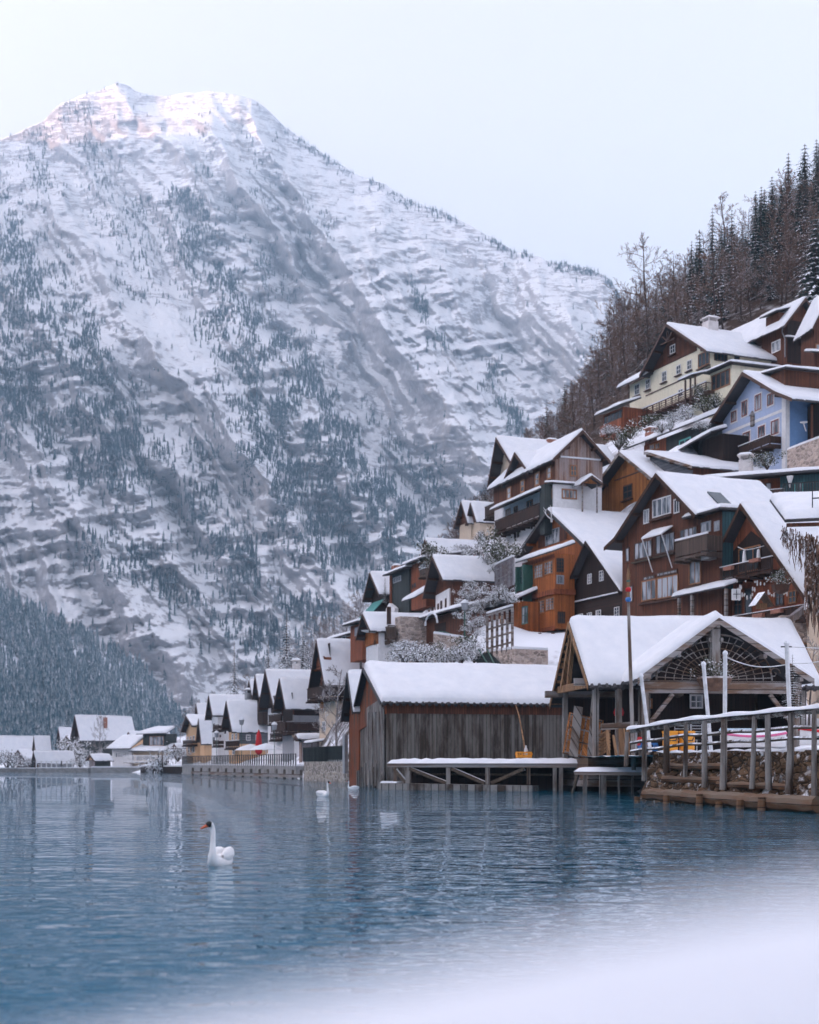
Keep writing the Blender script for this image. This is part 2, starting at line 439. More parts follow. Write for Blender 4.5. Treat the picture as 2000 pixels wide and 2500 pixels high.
# ------------------------------------------------------------------ forests on the far slopes
def conifer_template(tiers, k, seed, droop=.18, wid=.2):
    r_ = random.Random(seed); V = []; T = []
    def tri(a, b, c):
        n = len(V); V.extend((a, b, c)); T.append((n, n+1, n+2))
    for i in range(tiers):
        f = i/tiers; z1 = .08+.92*f+.92/tiers*1.3; z0 = .08+.92*f
        rad = wid*(1-f)**.85+.012
        for j in range(k):
            a = 2*math.pi*(j+r_.random()*.7+(i % 2)*.5)/k; rl = rad*r_.uniform(.65, 1.2)
            da = math.pi/k*.85
            z_ = z0-droop*rl+r_.uniform(-.02, .02)
            tri((0, 0, min(1, z1)), (rl*math.cos(a-da), rl*math.sin(a-da), z_), (rl*math.cos(a+da), rl*math.sin(a+da), z_-.01))
    return np.array(V), np.array(T)
def scatter(name, pos, hts, tmpl, mat, rs, lean=0):
    Vs = []; Ts = []; o = 0
    for k, (V, T) in enumerate(tmpl):
        sel = np.arange(k, len(pos), len(tmpl))
        p = pos[sel]; h = hts[sel]; a = rs.uniform(0, 6.28, len(sel)); wd = rs.uniform(.8, 1.25, len(sel))
        ca, sa = np.cos(a)[:, None], np.sin(a)[:, None]
        X = (V[None, :, 0]*ca-V[None, :, 1]*sa)*(h*wd)[:, None]; Y = (V[None, :, 0]*sa+V[None, :, 1]*ca)*(h*wd)[:, None]
        Z = V[None, :, 2]*h[:, None]
        VV_ = np.stack([X+p[:, 0:1], Y+p[:, 1:2], Z+p[:, 2:3]], -1).reshape(-1, 3)
        Ts.append((T[None]+(np.arange(len(sel))*len(V))[:, None, None]).reshape(-1, 3)+o); Vs.append(VV_); o += len(VV_)
    return np_mesh(name, np.concatenate(Vs), np.concatenate(Ts), mat, smooth=False)
rs = np.random.RandomState(4)
M['far_conifer_hazed'] = m_snowy('far_conifer_hazed', (.014, .055, .075), .35, .75, .12, .75)  # teal-blue of distant haze is put into the needle colour
M['forest_conifer_hazed'] = m_snowy('forest_conifer_hazed', (.04, .11, .14), .2, .9, .25, .85)  # haze painted in: needles lightened and tinted teal
# bands where dark conifers grow (photo columns and rows, width, density)
BANDS = [([(-40, 480), (60, 640), (130, 760), (190, 850), (260, 980), (310, 1090)], 62, 1.0),
         ([(-40, 620), (40, 760), (60, 900), (120, 1000)], 90, .9), ([(0, 1000), (130, 1000)], 75, .8),
         ([(440, 470), (480, 640), (560, 690), (620, 800), (710, 860), (800, 1000), (870, 1130), (950, 1210), (1015, 1310)], 34, 1.2),
         ([(470, 560), (540, 760), (600, 900), (760, 1060), (850, 1250)], 60, .95),
         ([(190, 280), (230, 400), (300, 470), (350, 560)], 40, .5), ([(80, 340), (110, 450), (60, 560)], 34, .5),
         ([(270, 500), (330, 640), (340, 720)], 40, .4), ([(500, 300), (510, 420), (560, 520)], 30, .3),
         ([(640, 360), (640, 470), (740, 520), (800, 560)], 34, .35), ([(600, 500), (640, 640), (700, 700)], 40, .5),
         ([(1010, 700), (1040, 770), (1075, 830)], 18, .9), ([(1190, 900), (1250, 1010), (1290, 1060)], 22, .6),
         ([(880, 1000), (960, 1080), (1100, 1260)], 26, .5), ([(200, 1130), (300, 1180), (460, 1120)], 60, .45),
         ([(460, 1180), (500, 1300), (600, 1380)], 60, .55), ([(640, 1000), (720, 1180), (860, 1330)], 90, .8),
         ([(860, 1230), (900, 1330), (960, 1400)], 70, .7), ([(520, 1500), (640, 1560), (760, 1500)], 50, .4),
         ([(250, 1330), (420, 1420), (540, 1540)], 50, .3), ([(1060, 1160), (1130, 1240)], 45, .5), ([(1440, 880), (1500, 950)], 30, .4)]
def bdist(u, v, poly):
    d = np.full(u.shape, 1e9)
    for (x0, y0), (x1, y1) in zip(poly[:-1], poly[1:]):
        dx, dy = x1-x0, y1-y0; t = np.clip(((u-x0)*dx+(v-y0)*dy)/(dx*dx+dy*dy), 0, 1)
        d = np.minimum(d, np.hypot(u-x0-t*dx, v-y0-t*dy))
    return d
NC = 230000
cu = rs.uniform(-60, 1540, NC); ctt = rs.uniform(0, 1, NC)
cvt = interp(cu, TOP)+2; cv = 1885+(cvt-1885)*ctt
wu = cu+40*(fbm(cu/70, cv/70, 3, 131)-.5); wv = cv+40*(fbm(cu/70, cv/70, 3, 141)-.5)
den = np.full(NC, .012)
for poly, wd, am in BANDS: den = np.maximum(den, am*np.exp(-(bdist(wu, wv, poly)/wd)**2))
sk = (cv-cvt)
den = np.maximum(den, np.where((cu > 690), .9*np.exp(-(sk/16)**2), .10*np.exp(-(sk/12)**2)))
den *= np.clip(fbm(cu/38, cv/30, 4, 151)*3.2-1.0, 0, 1.4)
keep = rs.uniform(0, 1, NC) < den*.62
cu, cv, ctt = cu[keep], cv[keep], ctt[keep]
cr = mdepth(cu, cv, ctt)
pos = np.stack([(cu-1000)/F*cr, cr-3, EYE+(HOR-cv)/F*cr-1.5], -1)
hts = rs.uniform(4, 12, len(pos))*np.interp(cv, [300, 1400], [.8, 1.05])
stuff(scatter('mountain_forest', pos, hts, [conifer_template(5, 5, s_, .1, .17) for s_ in range(5)], M['far_conifer_hazed'], rs),
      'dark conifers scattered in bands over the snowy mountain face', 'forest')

# wooded foot of the mountain at the lower left
FT = [(-900, 1200), (-300, 1380), (0, 1452), (150, 1518), (330, 1618), (420, 1708), (480, 1795), (560, 1862), (700, 1880)]
fu = np.linspace(-900, 700, 160); ft = np.linspace(0, 1, 40)
FU, FTT = np.meshgrid(fu, ft)
def fdepth(u, t): return 560+520*t+40*(fbm(u/90, t*5, 3, 33)-.5)
fv_top = interp(fu, FT)
FV = 1890+(fv_top[None]-1890)*FTT; FR = fdepth(FU, FTT)
V = np.stack([(FU-1000)/F*FR, FR, EYE+(HOR-FV)/F*FR-2], -1)
b = V[-1].copy(); b[:, 1] += 250; b[:, 2] -= 120
V = np.concatenate([V, b[None]], 0)
struct(np_mesh('forest_slope', V.reshape(-1, 3), grid_faces(V.shape[0], V.shape[1]), M['snow_ground']))
NT_ = 5200
cu = rs.uniform(-420, 560, NT_*2); ct = rs.uniform(0, 1, NT_*2)**1.0
area = (1890-interp(cu, FT))/450
keep = rs.uniform(0, 1, NT_*2) < np.clip(area, 0, 1)*.9
cu, ct = cu[keep], ct[keep]; cv = 1890+(interp(cu, FT)-1890)*ct; cr = fdepth(cu, ct)
pos = np.stack([(cu-1000)/F*cr, cr, EYE+(HOR-cv)/F*cr-2.5], -1)
hts = rs.uniform(6, 14, len(pos))*(.7+.6*fbm(cu/45, ct*6, 3, 91))
stuff(scatter('distant_forest', pos, hts, [conifer_template(9, 7, 20+s_, .45, .17) for s_ in range(7)], M['forest_conifer_hazed'], rs),
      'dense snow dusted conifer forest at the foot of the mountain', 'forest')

# ------------------------------------------------------------------ lake
n = NT('lake_water')
v = n.co()
def wv_(scale, sx, sy, rot, det, ro): return n.noise(scale, det, ro, n.mapv(v, (sx, sy, 1), (0, 0, rot)))
h = n.math('ADD', wv_(1.9, .95, 1.25, .15, 1, .4), n.math('MULTIPLY', wv_(4.6, .9, 1.3, -.3, 1, .4), .22))
h = n.math('ADD', h, n.math('MULTIPLY', wv_(.3, .7, 1.3, .35, 1, .4), 1.8))
calm = n.range(n.noise(1, 3, .5, n.mapv(v, (.03, .016, 1))), .38, .62, .55, 1.1)
h = n.math('MULTIPLY', h, calm)
n.set(color=(.004, .105, .175), rough=.008, spec=.5); n.b.inputs['IOR'].default_value = 1.33
n.bump(h, 1.0, .062)
M['water'] = n.mat
mb = MB(); mb.face([(-4200, -150, 0), (1500, -150, 0), (1500, 1400, 0), (-4200, 1400, 0)])
struct(mb.build('lake', M['water'], fix=False))

# ------------------------------------------------------------------ snow lying on the parapet right in front of the camera
pw = empty('parapet_wall', (0, .46, 0), 0, 'parapet deep in snow right in front of the viewer, along the bottom of the picture', 'parapet')
mb = MB(); mb.box(-4, 4, -.13, .07, -.6, 1.36); mb.build('wall', m_stone('parapet_stone', (.3, .28, .26)), pw)
rows = []
for i in range(161):
    X = -4+8*i/160; zc = 1.524+.055*math.tanh(3.1*X)+.012*math.sin(5.1*X+1)+.02*math.sin(1.3*X)
    r_ = []
    for j in range(25):
        a = math.pi*j/24; sx_ = math.cos(a); sz = abs(math.sin(a))**.6
        r_.append((X, -.03-.13*sx_+.006*math.sin(9*X+j), 1.33+(zc-1.33)*sz))
    rows.append(r_)
mb = MB(); mb.grid(rows); mb.build('snow_cover', M['snow'], pw, smooth=True)
# ------------------------------------------------------------------ house kit
M['orange'] = m_planks('orange_boards', (.44, .135, .034), .13, wamt=0)
M['golden'] = m_planks('golden_boards', (.50, .19, .05), .16)
M['rust'] = m_planks('rust_boards', (.30, .085, .033), .15)
M['brown'] = m_planks('brown_boards', (.135, .046, .021), .16)
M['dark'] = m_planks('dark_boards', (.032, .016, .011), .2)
M['darkh'] = m_planks('dark_logs', (.035, .018, .012), .28, horiz=True)
M['greyw'] = m_planks('grey_boards', (.25, .20, .19), .17, .55, weather=(.30, .29, .31), wamt=.4)
M['pinkw'] = m_planks('pale_boards', (.34, .19, .13), .17, .6, weather=(.36, .29, .27), wamt=.35)
M['barn'] = m_planks('weathered_barn_boards', (.085, .058, .040), .24, .5, weather=(.185, .165, .145), wamt=.42)
M['barn2'] = m_planks('weathered_door_boards', (.10, .065, .045), .2, .3, weather=(.26, .24, .22), wamt=.5)
M['barnred'] = m_planks('red_brown_boards', (.30, .075, .022), .2, weather=(.10, .06, .04), wamt=.2)
M['greenw'] = m_planks('green_grey_boards', (.055, .065, .062), .18)
M['teal'] = m_planks('teal_boards', (.05, .12, .135), .25)
M['postw'] = m_planks('old_post_wood', (.17, .11, .075), .5, .6, weather=(.30, .28, .26), wamt=.45)
M['beam'] = m_planks('old_beam', (.20, .12, .075), .4, .5, weather=(.28, .26, .25), wamt=.35, horiz=True)
M['soffit'] = m_planks('soffit_boards', (.085, .038, .02), .2)
M['tanbeam'] = m_planks('tan_boards', (.36, .20, .10), .3, .6)
M['balc'] = m_planks('balcony_boards', (.055, .026, .016), .14)
M['balcg'] = m_planks('grey_balcony_boards', (.13, .09, .07), .12)
M['cream'] = m_plaster('cream_plaster', (.82, .76, .58)); M['white'] = m_plaster('white_plaster', (.74, .73, .73))
M['blue'] = m_plaster('blue_plaster', (.41, .49, .66)); M['tan'] = m_plaster('tan_plaster', (.62, .50, .38))
M['peach'] = m_plaster('peach_plaster', (.66, .42, .24)); M['greyp'] = m_plaster('grey_plaster', (.32, .33, .35))
M['shingle'] = m_planks('grey_shingles', (.14, .15, .165), .3, horiz=True)
M['whitetrim'] = m_plain('white_trim', (.72, .71, .70), .5, .1); M['blue_shaded'] = m_plaster('shaded_side_plaster', (.17, .30, .52))  # last one: darker blue plaster with the side wall's shade in its colour
M['redtrim'] = m_plain('red_trim', (.22, .055, .04), .5, .2); M['woodtrim'] = m_plain('wood_trim', (.30, .13, .05), .55, .25, 6)
M['browntrim'] = m_plain('brown_trim', (.08, .035, .02), .6, .25, 6); M['greentrim'] = m_plain('green_trim', (.03, .10, .075), .5, .2)
M['tealtrim'] = m_plain('teal_trim', (.10, .42, .38), .5, .15)
M['roof'] = m_roof('roof_tiles', (.055, .05, .052)); M['rooftrim'] = m_plain('roof_edge', (.05, .045, .045), .6, .3)
M['teal_roof'] = m_roof('green_sheet_roof', (.08, .30, .27))
M['glass'] = m_glass('window_glass'); M['curtain'] = m_glass('curtained_glass', (.05, .06, .075), .12, 1)
M['metal'] = m_plain('dark_metal', (.05, .055, .055), .45, .2, metal=.6); M['zinc'] = m_plain('zinc_pipe', (.34, .35, .36), .4, .2, metal=.7)
M['brick'] = m_plain('chimney_brick', (.34, .15, .10), .9, .4, 9, bump=.4); M['chimw'] = m_plain('chimney_render', (.66, .62, .6), .9, .2)
M['rubble'] = m_stone('rubble_stone', (.34, .29, .24), 1.6, (.55, .50, .46)); M['rubble_pink'] = m_stone('pale_stone_wall', (.50, .40, .34), 2.6, (.6, .5, .44))
M['concrete'] = m_plain('concrete', (.30, .29, .28), .9, .35, 1.5, bump=.3)

CONTROL = []        # ground heights learnt from the buildings

class Block:
    """box of a house: x along the front (left to right), y to the back, z up, base at z=0"""
    def __init__(s, name, label, Z, xl, xr, d, th, yb, yeR, yeL, yap, L, cat='house', group=None, root=None, apx=None, ground=True):
        x0, y0, k = ZOOM[Z]; s.z = (x0, y0, k)
        X = lambda v: x0+v*k
        Y = lambda v: y0+v*k
        t = R(th); s.th = t; st, ct = math.sin(t), math.cos(t)
        kL = (X(xl)-1000)/F; Xr = (X(xr)-1000)/F*d
        s.W = (Xr-kL*d)/(st+kL*ct); s.L = L
        if isinstance(L, str):                     # depth given as the zoom column where the side wall ends
            kB = (X(float(L))-1000)/F; s.L = L = (kB*d-Xr)/(ct-kB*st)
        s.u = Vector((st, -ct, 0)); s.b = Vector((ct, st, 0))
        Rp = Vector((Xr, d, 0)); Lp = Rp-s.u*s.W
        hz = lambda yy, dd: EYE+(HOR-Y(yy))/F*dd
        s.zb = hz(yb, d); s.ze = hz(yeR, d)-s.zb
        s.zl = hz(yeL, Lp.y)-s.zb if yeL is not None else s.ze
        s.O = Vector((Lp.x, Lp.y, s.zb))
        s.xa = s.W/2
        if apx is not None:
            s.xa = s.plane('F', X(apx), 0, raw=True)[0]
        s.zr = hz(yap, (Lp+s.u*s.xa).y)-s.zb
        s.root = root or empty(name, s.O, t-math.pi/2, label, cat, group)
        if root:                                   # extra block of the same house: local transform
            s.T = root_inv(root) @ Matrix.Translation(s.O) @ Matrix.Rotation(t-math.pi/2, 4, 'Z')
        else: s.T = Matrix.Identity(4)
        if ground and root is None:
            for a, c in ((0, 0), (s.W, 0), (s.W, L), (0, L)):
                q = s.O+s.u*a+s.b*c; CONTROL.append((q.x, q.y, s.zb-.3))
    def mb(s): return MB(s.T)
    def plane(s, face, px, py, raw=False, zoom=False, off=0):
        """photo pixel -> (s, z) on a wall plane of this block"""
        if zoom: px, py = s.z[0]+px*s.z[2], s.z[1]+py*s.z[2]
        r = Vector(((px-1000)/F, 1, (HOR-py)/F)); o = Vector((0, 0, EYE))
        n_ = {'F': s.b, 'B': s.b, 'R': s.u, 'L': s.u}[face]
        p0 = s.O+{'F': Vector(), 'B': s.b*s.L, 'R': s.u*s.W, 'L': Vector()}[face]+{'F': -s.b, 'B': s.b, 'R': s.u, 'L': -s.u}[face]*off
        tt_ = (p0-o).dot(n_)/r.dot(n_); q = o+r*tt_-s.O
        return (q.dot(s.u) if face in 'FB' else q.dot(s.b)), q.z
    def at(s, face, a, z, o=0):
        """point on a wall: a along it, z up, o outwards"""
        return {'F': (a, -o, z), 'B': (a, s.L+o, z), 'R': (s.W+o, a, z), 'L': (-o, a, z)}[face]
    def fbox(s, mb, face, a0, a1, z0, z1, o0, o1):
        c = [s.at(face, *q) for q in ((a0, z0, o0), (a1, z0, o0), (a1, z0, o1), (a0, z0, o1), (a0, z1, o0), (a1, z1, o0), (a1, z1, o1), (a0, z1, o1))]
        mb.hexa(c)
def root_inv(o): return (Matrix.Translation(o.location) @ Matrix.Rotation(o.rotation_euler.z, 4, 'Z')).inverted()

def walls(h, lower, upper=None, split=None, name='wall', side=None):
    """closed gabled body; optional cladding board layer above a split height"""
    mb = h.mb(); W, L = h.W, h.L
    mb.prism([(0, -2.5), (W, -2.5), (W, h.ze), (h.xa, h.zr-.05), (0, h.zl)], 0, L)
    mb.build(name, M[lower], h.root)
    if upper:
        sl = split if split is not None else min(h.ze, h.zl)
        zl0, zr0 = (sl, sl) if not isinstance(sl, tuple) else sl
        mb = h.mb(); e = .05
        poly = [(-e, zl0), (W+e, zr0), (W+e, max(h.ze, zr0+.01)), (h.xa, h.zr-.02), (-e, max(h.zl, zl0+.01))]
        mb.prism(poly, -.06, .03)
        if side: mb.prism([(W, zr0), (W+.06, zr0), (W+.06, h.ze), (W, h.ze)], 0, L)
        mb.build('gable_cladding', M[upper], h.root)

def resample(prof, step):
    out = [prof[0]]
    for (a, b) in zip(prof[:-1], prof[1:]):
        n_ = max(1, int(round(math.dist(a, b)/step)))
        out += [(a[0]+(b[0]-a[0])*k/n_, a[1]+(b[1]-a[1])*k/n_) for k in range(1, n_+1)]
    return out
def snow_sheet(mb, prof, y0, y1, th, seed=0, step=.45, inset=.06, lump=.24, xform=None):
    """pillow of snow over a roof profile (x,z) extruded along y, rounded at its rims"""
    pr = resample(prof, step); n_ = len(pr); ny = max(3, int((y1-y0)/step)+1)
    lens = [0]
    for a, b in zip(pr[:-1], pr[1:]): lens.append(lens[-1]+math.dist(a, b))
    tot = lens[-1]; ys = [y0+(y1-y0)*j/ny for j in range(ny+1)]
    # extra samples close to the rims make the rounded edge
    ys = sorted(set(ys+[y0+.05, y0+.14, y1-.05, y1-.14]))
    ed = []
    for f_ in (.05, .14): ed += [f_, tot-f_]
    ss = sorted(set(lens+[e for e in ed if 0 < e < tot]))
    px_ = np.interp(ss, lens, [p[0] for p in pr]); pz = np.interp(ss, lens, [p[1] for p in pr])
    SS, YY = np.meshgrid(np.array(ss), np.array(ys))
    e = np.minimum(np.minimum(SS, tot-SS), np.minimum(YY-y0, y1-YY)); R_ = th*1.1
    q = np.clip(e/R_, 0, 1); prof_h = np.sqrt(np.clip(1-(1-q)**2, 0, 1))
    nz_ = fbm(SS/1.7+seed, YY/1.7+seed*2, 3, int(seed) % 97)-.5
    H = th*prof_h*(1+1.1*lump*nz_*2)
    wob = .07*(vnoise(SS*0+YY/.5, SS*0+seed, 7)-.5)
    rows = []
    for j in range(len(ys)):
        r_ = []
        for i in range(len(ss)):
            xx = px_[i]; yy = ys[j]
            if i == 0 or i == len(ss)-1: xx += wob[j, i]
            p = (xx, yy, pz[i]+H[j, i]+.012)
            r_.append(xform(p) if xform else p)
        rows.append(r_)
    # down-turned skirt so the rim has a face
    mb.grid(rows)
    def skirt(line):
        low = [(p[0], p[1], p[2]-.06) for p in line]
        mb.grid([line, low])
    skirt(rows[0]); skirt(rows[-1]); skirt([r_[0] for r_ in rows]); skirt([r_[-1] for r_ in rows])

def gable_roof(h, of=.9, ob=.5, oe=.9, oel=None, th=.2, snow=.26, kinkR=None, kinkL=None, roofm='roof', board='browntrim', soffit='soffit', y0=None, y1=None, seed=None, snow_y0=None, tiles=False, rim=.0, snow_R=0, snow_L=0):
    """pitched roof with overhang, bargeboards and a thick snow cover; kink = (dx, dz) flatter strip beyond the wall"""
    seed = seed if seed is not None else len(COL.objects) % 50
    y0 = -of if y0 is None else y0; y1 = h.L+ob if y1 is None else y1
    oel = oe if oel is None else oel
    sr = (h.zr-h.ze)/(h.W-h.xa); sl = (h.zr-h.zl)/h.xa
    Lp = [(-oel, h.zl-sl*oel)]; Rp = [(h.W+oe, h.ze-sr*oe)]
    if kinkR: Rp = [(h.W, h.ze), (h.W+kinkR[0], h.ze+kinkR[1])]
    if kinkL: Lp = [(-kinkL[0], h.zl+kinkL[1]), (0, h.zl)]
    prof = Lp+[(h.xa, h.zr)]+Rp
    prof = [(x_, z_+.03) for x_, z_ in prof]
    up = [(x_, z_+th) for x_, z_ in prof]
    mb = h.mb()
    for k in range(len(prof)-1):
        a, b, c, d_ = prof[k], prof[k+1], up[k+1], up[k]
        mb.prism([a, b, c, d_], y0, y1)
    if tiles:
        nn = int((y1-y0)/.42)
        for k in range(nn):
            yy = y0+(k+.5)*(y1-y0)/nn
            mb.tube([(up[-1][0]-.5, yy, up[-1][1]+.5*sr-.08), (up[-1][0]+.16, yy, up[-1][1]-.16*sr-.08)], .12, 6)
    rf = mb.build('roof', M[roofm], h.root)
    mb = h.mb()                                                     # bargeboards + soffit lining, purlin ends
    for yy in (y0-.05, y1):
        for k in range(len(prof)-1):
            a, b = prof[k], prof[k+1]
            mb.prism([(a[0], a[1]-.1), (b[0], b[1]-.1), (b[0], b[1]+th+.03), (a[0], a[1]+th+.03)], yy, yy+.05)
    mb.build('bargeboard', M[board], rf)
    mb = h.mb()
    for x_ in ([h.xa] if y0 > -.5 else [h.xa, h.xa*.45, h.xa+(h.W-h.xa)*.55, .1, h.W-.1]):
        z_ = h.zr-(h.xa-x_)*sl if x_ < h.xa else h.zr-(x_-h.xa)*sr
        mb.box(x_-.1, x_+.1, y0+.08, .0, z_-.26, z_-.04)
    if y0 < -.4: mb.build('purlin', M[soffit], rf)
    if snow:
        mb = h.mb()
        sp = [(x_, z_) for x_, z_ in up]
        sp[0] = (sp[0][0]+snow_L, sp[0][1]+snow_L*sl); sp[-1] = (sp[-1][0]-snow_R, sp[-1][1]+snow_R*sr)
        snow_sheet(mb, sp, (y0+.04 if snow_y0 is None else snow_y0), y1-.03, snow, seed)
        mb.build('snow_cover', M['snow'], rf, smooth=True)
    h.rf = rf; h.prof = prof
    return rf
def shed_roof(h, pts, name='lean_to_roof', th=.14, snow=.25, roofm='roof', seed=3, parent=None):
    """pts: 4 local corners front-left, front-right, back-right, back-left"""
    p = [Vector(q) for q in pts]; mb = h.mb(); dz = Vector((0, 0, th))
    mb.hexa([*p, *[q+dz for q in p]])
    rf = mb.build(name, M[roofm], parent or h.root)
    if snow:
        mb = h.mb(); nu = max(3, int((p[1]-p[0]).length/.5)); nv = max(3, int((p[3]-p[0]).length/.5))
        us = sorted({k/nu for k in range(nu+1)} | {.01, .03, .97, .99}); vs = sorted({k/nv for k in range(nv+1)} | {.03, .08, .92, .97})
        lu = (p[1]-p[0]).length; lv = (p[3]-p[0]).length; rows = []
        for v_ in vs:
            r_ = []
            for u_ in us:
                q = p[0].lerp(p[1], u_).lerp(p[3].lerp(p[2], u_), v_)+dz
                e = min(min(u_, 1-u_)*lu, min(v_, 1-v_)*lv); t_ = min(1, e/(snow*1.1)); hh = snow*math.sqrt(max(0, 1-(1-t_)**2))
                hh *= 1+.5*(float(vnoise(q.x*.6+seed, q.y*.6, 5))-.5)
                r_.append((q.x, q.y, q.z+.012+hh))
            rows.append(r_)
        mb.grid(rows)
        for ln in (rows[0], rows[-1], [r_[0] for r_ in rows], [r_[-1] for r_ in rows]):
            mb.grid([ln, [(a, b, c-.05) for a, b, c in ln]])
        mb.build('snow_cover', M['snow'], rf, smooth=True)
    return rf

def window(h, face, a0, a1, z0, z1, nx=2, nz=1, frame='woodtrim', pane='glass', t=.09, sill=None, case=None, o=0, shutters=None):
    mb = h.mb(); d0, d1 = o+.015, o+.07
    h.fbox(mb, face, a0, a1, z0, z0+t, d0, d1); h.fbox(mb, face, a0, a1, z1-t, z1, d0, d1)
    h.fbox(mb, face, a0, a0+t, z0+t, z1-t, d0, d1); h.fbox(mb, face, a1-t, a1, z0+t, z1-t, d0, d1)
    for k in range(1, nx):
        c = a0+(a1-a0)*k/nx; h.fbox(mb, face, c-t*.35, c+t*.35, z0+t, z1-t, d0, d1-.012)
    for k in range(1, nz):
        c = z0+(z1-z0)*k/nz; h.fbox(mb, face, a0+t, a1-t, c-t*.3, c+t*.3, d0, d1-.02)
    w_ = mb.build('window', M[frame], h.root)
    mb = h.mb(); h.fbox(mb, face, a0+t*.6, a1-t*.6, z0+t*.6, z1-t*.6, o+.01, o+.032); mb.build('pane', M[pane], w_)
    if case:
        c_ = .13; mb = h.mb()
        h.fbox(mb, face, a0-c_, a1+c_, z1+.005, z1+c_, o+.003, o+.05); h.fbox(mb, face, a0-c_, a1+c_, z0-c_, z0-.005, o+.003, o+.05)
        h.fbox(mb, face, a0-c_, a0-.005, z0-.005, z1+.005, o+.003, o+.05); h.fbox(mb, face, a1+.005, a1+c_, z0-.005, z1+.005, o+.003, o+.05)
        mb.build('casing', M[case], w_)
    if sill:
        mb = h.mb(); h.fbox(mb, face, a0-.15, a1+.15, z0-.24, z0-.135, o+.003, o+.28); mb.build('sill', M[sill], w_)
    if shutters:
        mb = h.mb(); sw = (a1-a0)*.5
        h.fbox(mb, face, a0-.02-sw, a0-.02, z0, z1, o+.005, o+.06); h.fbox(mb, face, a1+.02, a1+.02+sw, z0, z1, o+.005, o+.06)
        mb.build('shutter', M[shutters], w_)
    return w_
def wpx(h, face, x0, x1, y0, y1, nx=2, nz=1, **kw):
    """window given by the zoom pixels of its left/right edge and of top/bottom at its middle"""
    xm = (x0+x1)/2
    a0 = h.plane(face, x0, y0, zoom=True)[0]; a1 = h.plane(face, x1, y0, zoom=True)[0]
    z1 = h.plane(face, xm, y0, zoom=True)[1]; z0 = h.plane(face, xm, y1, zoom=True)[1]
    return window(h, face, min(a0, a1), max(a0, a1), min(z0, z1), max(z0, z1), nx, nz, **kw)
def railing(h, mb, face, a0, a1, z0, hgt, o, style='board', ends=True, dep=1.0, post=1.2):
    t = .06
    segs = [('f', a0, a1)]
    h.fbox(mb, face, a0, a1, z0+hgt-.09, z0+hgt, o-t, o+.03)
    if style == 'board':
        h.fbox(mb, face, a0, a1, z0+.1, z0+hgt-.12, o-.05, o-.01)
        if ends:
            for a in (a0, a1-.04): h.fbox(mb, face, a, a+.04, z0+.1, z0+hgt-.1, o-dep, o-.05)
    else:
        h.fbox(mb, face, a0, a1, z0+.08, z0+.15, o-t, o)
        nb = max(2, int((a1-a0)/(.22 if style == 'bars' else .9)))
        for k in range(nb+1):
            a = a0+(a1-a0-.05)*k/nb; h.fbox(mb, face, a, a+(.09 if style == 'bars' else .05), z0+.1, z0+hgt-.05, o-.045, o-.01)
        if style == 'rails':
            for zz_ in (.35, .65): h.fbox(mb, face, a0, a1, z0+hgt*zz_-.04, z0+hgt*zz_+.04, o-.03, o)
        if ends:
            for a in (a0, a1-.05): h.fbox(mb, face, a, a+.05, z0+hgt-.09, z0+hgt, o-dep, o-t)
    for k in range(int((a1-a0)/post)+1):
        a = a0+(a1-a0-.1)*k/max(1, int((a1-a0)/post)); h.fbox(mb, face, a, a+.1, z0-.05, z0+hgt-.02, o-.1, o-.02)
def balcony(h, face, a0, a1, z0, dep=1.1, hgt=1.0, mat='balc', style='board', snow=.14, braces=True):
    mb = h.mb(); h.fbox(mb, face, a0, a1, z0-.18, z0, 0.01, dep)
    if braces:
        for k in range(int((a1-a0)/1.1)+1):
            a = a0+(a1-a0-.14)*k/max(1, int((a1-a0)/1.1)); h.fbox(mb, face, a, a+.14, z0-.36, z0-.18, 0, dep+.15)
    b_ = mb.build('balcony', M[mat], h.root)
    mb = h.mb(); railing(h, mb, face, a0, a1, z0, hgt, dep, style, dep=dep); mb.build('railing', M[mat], b_)
    if snow:
        mb = h.mb(); h.fbox(mb, face, a0, a1, z0+hgt+.003, z0+hgt+snow*.6, dep-.08, dep+.05); mb.build('snow_cover', M['snow'], b_)
    return b_
def bpx(h, face, x0, x1, y_floor, y_rail, dep=1.1, **kw):
    xm = (x0+x1)/2
    a0 = h.plane(face, x0, 0, zoom=True, off=dep)[0]; a1 = h.plane(face, x1, 0, zoom=True, off=dep)[0]
    z0 = h.plane(face, xm, y_floor, zoom=True, off=dep)[1]; zt = h.plane(face, xm, y_rail, zoom=True, off=dep)[1]
    return balcony(h, face, min(a0, a1), max(a0, a1), z0, dep, zt-z0, **kw)
def chimney(h, x_, y_, w_, z0, z1, mat='chimw', cap=True, parent=None):
    mb = h.mb(); mb.box(x_-w_/2, x_+w_/2, y_-w_/2, y_+w_/2, z0, z1)
    if cap:
        for a in (-1, 1):
            for b in (-1, 1): mb.box(x_+a*w_*.4-.06, x_+a*w_*.4+.06, y_+b*w_*.4-.06, y_+b*w_*.4+.06, z1, z1+.35)
        mb.box(x_-w_*.62, x_+w_*.62, y_-w_*.62, y_+w_*.62, z1+.35, z1+.45)
    c = mb.build('chimney', M[mat], parent or h.root)
    if parent is None:
        mb = h.mb(); zt = z1+(.45 if cap else 0); ww = w_*(.6 if cap else .5)
        rows = []
        for j in range(7):
            r_ = []
            for i in range(7):
                u_, v_ = i/3-1, j/3-1; hh = .26*(1-max(abs(u_), abs(v_))**3)
                r_.append((x_+u_*ww, y_+v_*ww, zt+.01+hh))
            rows.append(r_)
        mb.grid(rows); mb.build('snow_cover', M['snow'], c, smooth=True)
    return c
